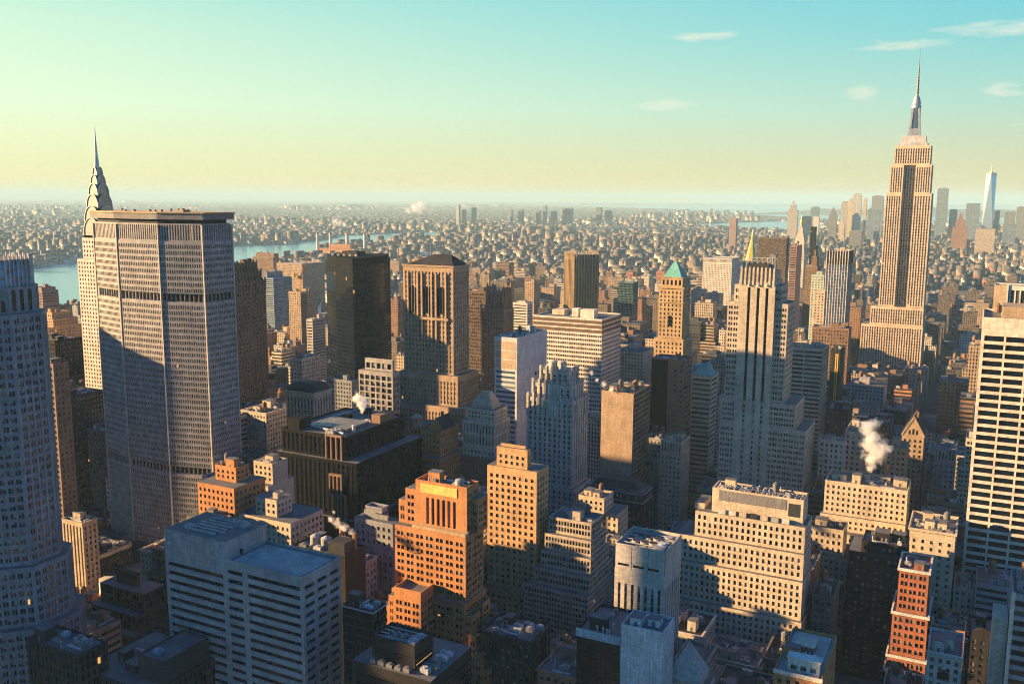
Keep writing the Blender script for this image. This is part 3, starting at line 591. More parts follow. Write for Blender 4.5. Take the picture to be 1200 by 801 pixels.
 {'kind': 'blue_glass_tower', 'cat': 'office tower', 'label': 'slim blue glass tower with pale blank panels at its top storeys', 'box': (-329.15, -309.83, 616.54, 669.96, 145.52), 'yb': 525, 'wall': 'paleblue', 'style': 'bandblue', 'styleW': 'blankblue', 'clut': 'dense', 'special': 'lightpanels'},
 {'kind': 'striped_office_slab', 'cat': 'office building', 'label': 'wide office slab of alternating cream bands and dark ribbon windows', 'box': (-360.25, -293.41, 748.36, 796.03, 145.79), 'yb': 565, 'wall': 'white', 'style': 'stripe', 'clut': 'low', 'special': 'striped'},
 {'kind': 'gold_fin_tower', 'cat': 'skyscraper', 'label': 'dark brown tower with tall golden vertical fins turned at an angle', 'box': (-564.61, -542.18, 1295.0, 1325.0, 166.07), 'yb': 365, 'wall': 'fin', 'style': 'fins', 'clut': 'none', 'special': 'rot45'},
 {'kind': 'teal_glass_block', 'cat': 'office tower', 'label': 'teal-green glass block with a flat top in the middle distance', 'box': (-460.99, -438.69, 1235.5, 1257.03, 132.93), 'yb': 372, 'wall': 'teal', 'style': 'curtain', 'clut': 'low'},
 {'kind': 'teal_pyramid_tower', 'cat': 'skyscraper', 'label': 'golden brown tower with arched windows under a teal copper pyramid roof', 'box': (-243.49, -222.42, 750.86, 768.27, 179.45), 'yb': 425, 'wall': 'gold', 'style': 'punchT', 'clut': 'none', 'special': 'tealpyr'},
 {'kind': 'brown_slab', 'cat': 'office tower', 'label': 'brown brick tower with a dark blank strip and white-striped side', 'box': (-222.6, -197.01, 674.02, 694.52, 129.21), 'yb': 508, 'wall': 'brown', 'style': 'brownslab', 'styleW': 'bandwhite', 'clut': 'low', 'special': 'darkstrip'},
 {'kind': 'blank_wall_tower', 'cat': 'office tower', 'label': 'tall plain beige wall tower with a dark glass side and steam vents', 'box': (-235.5, -211.59, 602.62, 638.55, 115.43), 'yb': 560, 'wall': 'tan', 'style': 'blank', 'styleW': 'curtain', 'clut': 'dense'},
 {'kind': 'cream_column_tower', 'cat': 'office tower', 'label': 'cream tower with a row of tall columns under its flat roof', 'box': (-198.34, -182.57, 625.26, 646.56, 78.8), 'yb': 605, 'wall': 'cream', 'style': 'coltop', 'clut': 'dense'},
 {'kind': 'small_teal_roof_tower', 'cat': 'office tower', 'label': 'cream tower with a small pale teal hipped roof beside the black-striped skyscraper', 'box': (-196.55, -180.77, 693.52, 711.26, 114.91), 'yb': 520, 'wall': 'cream', 'style': 'bandcream', 'clut': 'none', 'special': 'smallteal'},
 {'kind': 'black_stripe_skyscraper', 'cat': 'skyscraper', 'label': 'limestone skyscraper with three full-height black window stripes on its tall face', 'box': (-137.37, -114.87, 586.81, 605.59, 205.59), 'yb': 575, 'wall': 'lime2', 'style': 'five00', 'clut': 'none', 'special': 'five00'},
 {'kind': 'cream_ribbon_block', 'cat': 'office tower', 'label': 'cream office slab with long horizontal window bands beside the black tower', 'box': (-144.75, -114.24, 794.76, 827.25, 126.94), 'yb': 520, 'wall': 'cream', 'style': 'bandcream', 'styleW': 'curtain', 'clut': 'dense'},
 {'kind': 'black_tower', 'cat': 'office tower', 'label': 'black tower with one bright gold vertical stripe down its face', 'box': (-114.77, -106.91, 843.39, 873.39, 119.78), 'yb': 475, 'wall': 'dark', 'style': 'blank', 'clut': 'low', 'special': 'goldstripe'},
 {'kind': 'arcaded_brown_block', 'cat': 'office building', 'label': 'brown brick block with a top row of round-headed windows', 'box': (-156.95, -120.27, 1004.93, 1025.05, 117.8), 'yb': 440, 'wall': 'brown', 'style': 'punch', 'clut': 'low'},
 {'kind': 'blue_fin_tower', 'cat': 'office tower', 'label': 'pale blue glass tower with cream vertical fins and dark louvred top', 'box': (-161.8, -137.76, 1108.25, 1148.25, 192.47), 'yb': 386, 'wall': 'cream', 'style': 'bluefin', 'clut': 'low', 'special': 'louvtop'},
 {'kind': 'cream_side_tower', 'cat': 'apartment tower', 'label': 'plain bright cream tower directly beside the blue finned tower', 'box': (-165.13, -153.42, 1055.38, 1067.4, 150.79), 'yb': 392, 'wall': 'cream', 'style': 'tiny', 'clut': 'none'},
 {'kind': 'mint_tower', 'cat': 'apartment tower', 'label': 'pale mint glass tower behind the plain cream tower', 'box': (-187.01, -172.05, 1169.34, 1189.29, 159.67), 'yb': 345, 'wall': 'mint', 'style': 'tiny', 'clut': 'low'},
 {'kind': 'dark_grid_tower', 'cat': 'office tower', 'label': 'broad dark brown grid tower just behind the black-striped skyscraper', 'box': (-365.46, -316.05, 1690.8, 1718.57, 181.63), 'yb': 345, 'wall': 'umber', 'style': 'gridfar', 'clut': 'none'},
 {'kind': 'dark_slim_tower', 'cat': 'apartment tower', 'label': 'slim dark tower with a pinkish upper left face', 'box': (-235.66, -226.71, 1287.39, 1327.39, 188.01), 'yb': 385, 'wall': 'rose', 'style': 'bandfar', 'styleW': 'blankdark', 'clut': 'low'},
 {'kind': 'brick_stepped_tower', 'cat': 'apartment tower', 'label': 'reddish brick tower with stepped top and water tank house', 'box': (-242.38, -224.91, 1456.66, 1488.69, 149.93), 'yb': 380, 'wall': 'brown', 'style': 'tiny', 'tiers': [(0, 0, 0, 0, 0), (8, 2, 3, 6, 14), (10, 4, 5, 9, 24)], 'clut': 'low'},
 {'kind': 'slender_dark_glass_tower', 'cat': 'apartment tower', 'label': 'slender near-black glass tower left of the blue finned tower', 'box': (-339.49, -327.12, 2077.98, 2111.74, 191.12), 'yb': 305, 'wall': 'dark', 'style': 'curtain', 'tiers': [(0, 0, 0, 0, -40), (0, 4, 0, 4, 0)], 'clut': 'none'},
 {'kind': 'lit_slab_tower', 'cat': 'office tower', 'label': 'dark striped tower with a lit brown end wall, cut by the frame', 'box': (9.43, 58.06, 927.45, 955.45, 175.44), 'yb': 366, 'wall': 'tan', 'style': 'stripev', 'clut': 'none', 'special': 'eface2'},
 {'kind': 'cream_setback_block', 'cat': 'office building', 'label': 'broad cream block with stepped sunlit shoulders under the white steam plume', 'box': (-74.88, -29.49, 557.36, 583.39, 85.65), 'yb': 670, 'wall': 'cream', 'style': 'punch', 'tiers': [(-6, -1, -12, -4, -46), (-3, 0, -7, -3, -29), (-1.5, 0, -2, -1, -20), (0, 0, 0, 0, 0)], 'clut': 'dense'},
 {'kind': 'cream_cornice_block', 'cat': 'office building', 'label': 'sunlit cream block with a carved cornice and plain side wing', 'box': (-25.65, -3.07, 525.93, 555.93, 74.72), 'yb': 712, 'wall': 'cream', 'style': 'sparse', 'clut': 'dense', 'cornice': 'same'},
 {'kind': 'grey_twin_block', 'cat': 'office building', 'label': 'pale grey block of two stepped heights beside the steam plume', 'box': (-87.0, -71.26, 609.03, 619.03, 97.31), 'yb': 575, 'wall': 'pale', 'style': 'punch', 'clut': 'low'},
 {'kind': 'grey_taller_block', 'cat': 'office building', 'label': 'taller pale grey block with small windows just behind the steam plume', 'box': (-74.14, -62.98, 630.08, 663.93, 99.14), 'yb': 560, 'wall': 'pale', 'style': 'punch', 'clut': 'low'},
 {'kind': 'brown_windowed_block', 'cat': 'loft building', 'label': 'sunlit brown brick block with arched top windows right of the steam', 'box': (-48.65, -35.8, 632.71, 654.28, 91.1), 'yb': 560, 'wall': 'tan', 'style': 'punch', 'clut': 'low'},
 {'kind': 'gabled_stone_house', 'cat': 'office building', 'label': 'stone block with a steep sunlit triangular gable', 'box': (-42.49, -28.34, 681.4, 710.61, 88.67), 'yb': 560, 'wall': 'tan', 'style': 'punch', 'clut': 'low', 'special': 'gable'},
 {'kind': 'columned_grey_block', 'cat': 'office building', 'label': 'narrow grey block with tall columned upper windows in deep shade', 'box': (-21.13, -7.6, 669.52, 694.52, 85.79), 'yb': 580, 'wall': 'grey', 'style': 'coltop', 'clut': 'low'},
 {'kind': 'dark_grid_block', 'cat': 'office block', 'label': 'dark shaded grid block with small roof box behind the pale grey blocks', 'box': (-99.3, -83.31, 720.73, 750.31, 93.86), 'yb': 515, 'wall': 'dkstone', 'style': 'punch', 'clut': 'low'},
 {'kind': 'crowned_deco_tower', 'cat': 'skyscraper', 'label': 'brown deco skyscraper with buttressed crown beside the octagonal slab', 'box': (-590.88, -576.12, 604.32, 640.77, 176.15), 'yb': 445, 'wall': 'brown', 'style': 'pier', 'tiers': [(0, 0, 0, 0, 0), (1.5, 2.5, 1.5, 2.5, 8), (2.5, 5, 2.5, 5, 16)], 'clut': 'low', 'special': 'buttress'},
 {'kind': 'gabled_office_tower', 'cat': 'skyscraper', 'label': 'massive brown stone tower with tall arched bays and low gabled roof', 'box': (-403.11, -357.7, 603.37, 621.45, 198.52), 'yb': 500, 'wall': 'ostone2', 'style': 'lincoln', 'tiers': [(-3.5, -6, -4, -10, -120), (-2, -3, -2.5, -5, -78), (0, 0, 0, 0, 0)], 'clut': 'none', 'special': 'lincoln'},
 {'kind': 'dark_slatted_tower', 'cat': 'office tower', 'label': 'dark brown slab with fine horizontal window rows beside the gabled stone tower', 'box': (-484.12, -460.6, 842.74, 853.96, 153.85), 'yb': 430, 'wall': 'umber', 'style': 'gridfar', 'clut': 'low'},
 {'kind': 'gothic_crown_tower', 'cat': 'skyscraper', 'label': 'slim brown tower with a crown of tall gothic pinnacles', 'box': (-436.07, -411.55, 789.17, 811.04, 142.72), 'yb': 462, 'wall': 'brown2', 'style': 'pier', 'tiers': [(0, 0, 0, 0, 0), (6, 2, 2, 3, 17)], 'clut': 'none', 'special': 'gothic'},
 {'kind': 'tan_crane_block', 'cat': 'apartment tower', 'label': 'tan apartment tower with a dark central strip below an orange crane', 'box': (-796.77, -777.24, 928.32, 962.45, 129.47), 'yb': 400, 'wall': 'tan', 'style': 'tiny', 'clut': 'low', 'special': 'darkcentre'},
 {'kind': 'grey_slat_tower', 'cat': 'apartment tower', 'label': 'pale grey apartment tower with slatted balconies before the tan towers', 'box': (-656.1, -647.88, 792.22, 814.26, 118.07), 'yb': 440, 'wall': 'pale', 'style': 'bandfar', 'clut': 'low'},
 {'kind': 'tan_slab', 'cat': 'apartment block', 'label': 'wide tan slab with a paler top before the river', 'box': (-1314.41, -1246.81, 1497.14, 1568.98, 113.9), 'yb': 340, 'wall': 'tan', 'style': 'tiny', 'clut': 'low'},
 {'kind': 'brown_river_slab', 'cat': 'apartment block', 'label': 'brown pair of slab towers standing against the river', 'box': (-1567.77, -1504.32, 1702.63, 1723.57, 116.3), 'yb': 318, 'wall': 'brown', 'style': 'tiny', 'tiers': [(0, 0, 0, 0, -9), (8, 0, 3, 2, 0)], 'clut': 'low'},
 {'kind': 'pale_glass_hospital', 'cat': 'hospital block', 'label': 'pale blue glass block left of the tan riverside slab', 'box': (-1048.48, -1026.9, 1160.26, 1206.13, 118.79), 'yb': 380, 'wall': 'blueg', 'style': 'bandfar', 'tiers': [(0, 0, 0, 0, 0), (2, 14, 2, 6, 9)], 'clut': 'low'},
 {'kind': 'purple_brick_block', 'cat': 'apartment tower', 'label': 'purple-grey brick apartment slab standing by the river behind the glass crown', 'box': (-1019.07, -999.07, 725.51, 747.31, 141.13), 'yb': 362, 'wall': 'rose', 'style': 'bandfar', 'tiers': [(0, 0, 0, 0, -4), (5, 2, 1, 2, 0)], 'clut': 'low'},
 {'kind': 'orange_terrace_block', 'cat': 'apartment block', 'label': 'orange lit stepped apartment block beside the white metal-spired skyscraper', 'box': (-831.74, -809.74, 597.51, 625.47, 129.92), 'yb': 392, 'wall': 'ostone', 'style': 'tiny', 'tiers': [(-3, 0, -6, -4, -8), (0, 0, 0, 0, 0), (6, 5, 3, 5, 6)], 'clut': 'dense'},
 {'kind': 'shaded_flat_block', 'cat': 'office block', 'label': 'dark shaded flat-roofed block under the orange stepped block', 'box': (-690.66, -665.66, 491.35, 516.93, 133.87), 'yb': 440, 'wall': 'dkbrick', 'style': 'punch', 'clut': 'mid'},
 {'kind': 'brown_window_tower', 'cat': 'office tower', 'label': 'narrow brown tower with orange-lit window frames behind the octagonal glass tower', 'box': (-517.58, -505.58, 370.89, 381.66, 147.78), 'yb': 525, 'wall': 'brown2', 'style': 'punch', 'clut': 'low'},
 {'kind': 'shaded_spire_base', 'cat': 'office block', 'label': 'dark office block in deep shade at the foot of the white spired skyscraper', 'box': (-617.45, -587.45, 441.41, 471.63, 104.95), 'yb': 600, 'wall': 'dkstone', 'style': 'punch', 'clut': 'dense'},
 {'kind': 'cream_round_building', 'cat': 'office building', 'label': 'small cream columned block tucked behind the mansard roof', 'box': (-540.55, -527.17, 629.25, 653.92, 109.69), 'yb': 447, 'wall': 'cream', 'style': 'punch', 'clut': 'dense'},
 {'kind': 'dark_setback_block', 'cat': 'office building', 'label': 'dark grey stepped block between the bronze glass block and the black tower', 'box': (-488.46, -464.42, 616.33, 625.84, 98.09), 'yb': 480, 'wall': 'grey', 'style': 'punch', 'clut': 'low'},
 {'kind': 'white_stepped_block', 'cat': 'apartment block', 'label': 'small white stepped building below the golden-finned tower', 'box': (-484.43, -465.68, 952.39, 965.93, 130.28), 'yb': 392, 'wall': 'white', 'style': 'bandfar', 'clut': 'low'},
 {'kind': 'tan_tall_slab', 'cat': 'apartment tower', 'label': 'tall tan apartment slab with a dark side, left of the golden-finned tower', 'box': (-577.5, -562.77, 1172.28, 1191.91, 133.4), 'yb': 350, 'wall': 'tan', 'style': 'tiny', 'clut': 'low'},
 {'kind': 'cream_columned_hall', 'cat': 'hall', 'label': 'long white hall with a colonnaded front, under the gold pyramid', 'box': (-494.62, -437.38, 1797.33, 1857.33, 135.35), 'yb': 315, 'wall': 'white', 'style': 'coltop', 'clut': 'none'},
 {'kind': 'pink_slab_pair', 'cat': 'apartment tower', 'label': 'lone pink and grey apartment slab rising before the bay', 'box': (-1065.76, -1034.2, 4299.05, 4329.05, 160.48), 'yb': 275, 'wall': 'rose', 'style': 'blank', 'styleW': 'blankgrey', 'clut': 'none'},
]
WATER = [[(-1171.0, 645.0), (-1298.1, 763.5), (-1478.0, 1018.8), (-1761.9, 1327.9), (-1794.1, 1418.2), (-2070.0, 1848.7), (-2242.1, 2346.0), (-2351.4, 2706.3), (-2644.3, 3281.2), (-2858.2, 3733.5), (-2762.8, 4042.0), (-3031.5, 4631.0), (-3048.3, 5048.6), (-3542.4, 5867.4), (-3710.2, 5646.6), (-3685.0, 5190.2), (-3743.8, 4893.1), (-3502.3, 4452.9), (-3308.9, 3846.9), (-3408.7, 3574.1), (-3292.6, 2950.5), (-3100.2, 2414.7), (-2970.1, 2132.9), (-2896.7, 1955.7), (-2718.3, 1623.5), (-2624.8, 1388.3)], [(-2299.1, 7987.6), (-1711.4, 7620.0), (-1366.7, 7401.8), (-1107.9, 7368.7), (-1522.7, 10093.3), (-2080.4, 11232.0), (-2355.6, 10066.4), (-2609.9, 9063.3)], [(-15082.7, 27062.0), (-9835.6, 24551.1), (-6038.2, 20126.9), (-3307.3, 14679.8), (-2123.0, 12317.5), (-529.8, 10468.7), (1272.1, 11463.6), (4471.6, 40817.0), (-4524.9, 36837.6), (-9763.7, 32527.4)]]
PLAN = {'black': [(-579.3, 731.7), (-554.6, 714.0), (-527.6, 705.4), (-522.2, 749.6), (-541.3, 787.1), (-598.4, 769.2)], 'wtc': (-5.1, 6563.0, 5850), 'crane': (-784.2, 936.3, 134.5)}
PLUMES = [('big white steam plume rising from the cream stepped block', [(-51.4, 559.7, 95.1, 3.5), (-50.2, 562.5, 100.2, 6.5), (-48.0, 565.9, 105.8, 8.5), (-51.3, 566.5, 111.9, 7.5), (-54.1, 567.3, 117.6, 6), (-50.4, 571.4, 119.2, 4.5)], 0.22), ('short puff of white steam over the broad dark glass block', [(-315.8, 428.3, 128.4, 2.5), (-316.5, 430.2, 131.5, 4), (-320.4, 430.5, 133.6, 4)], 0.5), ('trailing wisp of steam over the two-tank black block', [(-250.7, 330.2, 98.0, 2), (-254.1, 329.6, 99.6, 2.6), (-257.4, 329.0, 101.3, 2.6), (-260.9, 328.4, 102.6, 2), (-260.4, 329.7, 105.5, 1.3)], 0.4), ('thin wisp of steam from the plain beige wall tower', [(-228.2, 602.0, 116.9, 2.5), (-233.3, 601.7, 120.2, 3), (-238.0, 600.4, 123.0, 2), (-242.6, 600.3, 127.5, 2.2)], 0.3), ('white smoke cloud low over the far shore', [(-4984.7, 7561.1, 127.6, 45), (-4925.9, 7591.0, 144.2, 60), (-4867.3, 7620.9, 152.7, 75), (-4801.7, 7654.4, 128.7, 50)], 0.012), ('white smoke drifting beyond the river near the power station', [(-4362.6, 5633.4, 69.6, 40), (-4334.5, 5647.7, 50.7, 45), (-4300.5, 5665.1, 38.2, 35)], 0.01)]
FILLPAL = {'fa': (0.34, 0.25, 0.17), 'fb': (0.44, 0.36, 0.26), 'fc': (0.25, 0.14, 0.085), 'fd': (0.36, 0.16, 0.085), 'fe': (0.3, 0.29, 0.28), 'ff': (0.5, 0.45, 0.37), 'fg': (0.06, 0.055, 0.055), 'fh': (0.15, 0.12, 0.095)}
FARTOWERS = [
 ('stone_tower', 'tan stone tower alone at the left edge of the far downtown cluster', 'skyscraper', -1018.9, -965.6, 5442.8, 5472.8, 189.2, 'pale', 2, 'step', None),
 ('slab_office', 'grey slab in the far downtown cluster, just right of the lone tan stone tower', 'office tower', -948.2, -894.8, 5478.8, 5508.8, 151.3, 'grey', 1, 'mech', None),
 ('white_office', 'small bright white block in front of the far downtown cluster', 'office tower', -870.7, -840.2, 5400.2, 5430.2, 153.5, 'white', 0, 'mech', None),
 ('grey_office', 'grey-blue block peeking over the small white block downtown', 'office tower', -1005.5, -956.0, 6122.0, 6152.0, 199.1, 'blueg', 1, 'mech', None),
 ('peaked_tower', 'grey-brown stepped tower with a peaked top in the far downtown cluster', 'skyscraper', -841.2, -795.0, 5756.0, 5786.0, 158.4, 'louv', 0, 'step', None),
 ('tan_office', 'broad tan tower directly left of the silver rippled tower downtown', 'office tower', -820.3, -781.4, 6101.4, 6131.4, 232.3, 'pale', 2, 'mech', None),
 ('old_stone_tower', 'cream tower with stepped top hugging the silver rippled tower', 'skyscraper', -755.8, -727.6, 5907.1, 5937.1, 238.1, 'cream', 0, 'step', None),
 ('silver_tower', 'tall silver-white rippled tower, highest of the far downtown cluster left of the deco skyscraper', 'skyscraper', -718.0, -672.0, 5818.7, 5848.7, 278.1, 'white', 1, 'mech', None),
 ('thin_tower', 'thin pale tower just right of the silver rippled tower', 'skyscraper', -710.6, -690.8, 6264.7, 6294.7, 248.6, 'cream', 0, 'step', None),
 ('dark_blue_slab', 'dark blue slab beside the deco skyscraper in the far downtown', 'office tower', -603.0, -537.5, 5545.5, 5575.5, 197.4, 'blueg', 1, 'mech', None),
 ('pale_slab', 'wide grey slab standing behind the dark blue slab downtown', 'office tower', -687.3, -615.7, 6514.2, 6544.2, 270.9, 'grey', 2, 'mech', None),
 ('cream_gothic', 'cream pointed tower low in front of the silver rippled tower', 'skyscraper', -713.3, -683.9, 5255.7, 5285.7, 121.6, 'cream', 0, 'step', None),
 ('brown_flat_tower', 'dark block low at the foot of the dark blue slab', 'apartment tower', -570.0, -515.6, 4549.4, 4579.4, 104.8, 'louv', 0, 'mech', None),
 ('tall_glass_tower', 'tall pale glass tower right beside the deco skyscraper', 'skyscraper', -299.6, -235.4, 6485.4, 6515.4, 320.0, 'blueg', 1, 'mech', None),
 ('stepped_glass_tower', 'small blue tower at the right foot of the tall pale glass tower', 'office tower', -223.2, -178.6, 6519.4, 6549.4, 187.6, 'blueg', 1, 'mech', None),
 ('broad_glass_block', 'broad grey-blue glass block directly left of the tapering glass tower', 'office tower', -124.3, -49.2, 6240.8, 6270.8, 231.8, 'blueg', 1, None, None),
 ('dark_round_tower', 'dark blue tower directly right of the tapering glass tower', 'office tower', 16.9, 61.5, 6641.7, 6671.7, 183.7, 'grey', 1, 'mech', None),
 ('brick_ziggurat', 'red brick stepped block below the broad glass block', 'office building', -147.3, -82.1, 4767.6, 4797.6, 126.8, 'brick2', 0, 'step', None),
 ('cream_wedge', 'cream slab with sloping lit roofline in front of the tapering tower', 'office building', -45.4, 28.7, 4485.0, 4515.0, 128.7, 'cream', 2, None, None),
 ('orange_edge_tower', 'tower with sunlit flat top at the far right, before the bay', 'apartment tower', 80.3, 133.7, 6002.8, 6032.8, 181.3, 'grey', 1, 'mech', None),
 ('river_glass_tower', 'grey-blue tower low at the far right, below the flat-topped tower before the bay', 'office tower', 66.5, 124.6, 5211.4, 5241.4, 132.0, 'blueg', 1, 'mech', None),
 ('frame_edge_tower', 'grey slab at the extreme right edge of the far downtown', 'office tower', 143.4, 208.0, 6262.3, 6292.3, 208.9, 'grey', 2, 'mech', None),
 ('far_shore_tower', 'thin tan tower first from the left on the far shore skyline', 'tower', -4168.4, -4140.9, 7086.2, 7116.2, 185.2, 'pale', 0, None, 'towers on the far shore'),
 ('far_shore_tower', 'small rose tower on the far shore beside the thin tan tower', 'tower', -4121.9, -4094.4, 7109.9, 7139.9, 141.0, 'rose', 1, 'mech', 'towers on the far shore'),
 ('far_shore_tower', 'reddish-brown tower on the far shore skyline left of the river bend', 'tower', -4048.7, -4014.2, 7148.9, 7178.9, 163.7, 'louv', 2, None, 'towers on the far shore'),
 ('far_shore_tower', 'blue-grey tower on the far shore above the golden-finned tower', 'tower', -3762.0, -3727.6, 7295.0, 7325.0, 143.1, 'blueg', 0, 'mech', 'towers on the far shore'),
 ('far_shore_tower', 'wider blue-grey slab on the far shore left of the dark pair', 'tower', -3682.1, -3640.8, 7337.5, 7367.5, 151.0, 'blueg', 1, None, 'towers on the far shore'),
 ('far_shore_tower', 'small brown far-shore tower left of the slim tall one', 'tower', -3541.9, -3507.5, 7407.1, 7437.1, 137.0, 'louv', 2, 'mech', 'towers on the far shore'),
 ('far_shore_tower', 'slim tall blue tower on the far shore, highest of its cluster', 'tower', -3488.9, -3461.4, 7432.4, 7462.4, 181.7, 'blueg', 0, None, 'towers on the far shore'),
 ('far_shore_tower', 'low grey far-shore tower right of the slim tall one', 'tower', -3428.7, -3380.5, 7468.3, 7498.3, 130.3, 'grey', 1, 'mech', 'towers on the far shore'),
 ('far_shore_tower', 'first of two broad towers on the far shore above the golden-finned tower', 'tower', -3335.5, -3301.1, 7512.3, 7542.3, 160.4, 'rose', 2, None, 'towers on the far shore'),
 ('far_shore_tower', 'second of two broad towers on the far shore above the golden-finned tower', 'tower', -3295.6, -3254.3, 7534.4, 7564.4, 160.7, 'blueg', 0, 'mech', 'towers on the far shore'),
 ('far_shore_tower', 'grey tower on the far shore above the suspension bridge', 'tower', -3075.9, -3027.8, 7648.1, 7678.1, 169.4, 'grey', 1, None, 'towers on the far shore'),
 ('far_shore_tower', 'tan block on the far shore beside the grey bridge-side tower', 'tower', -3009.0, -2947.0, 7685.7, 7715.7, 140.2, 'pale', 2, 'mech', 'towers on the far shore'),
]
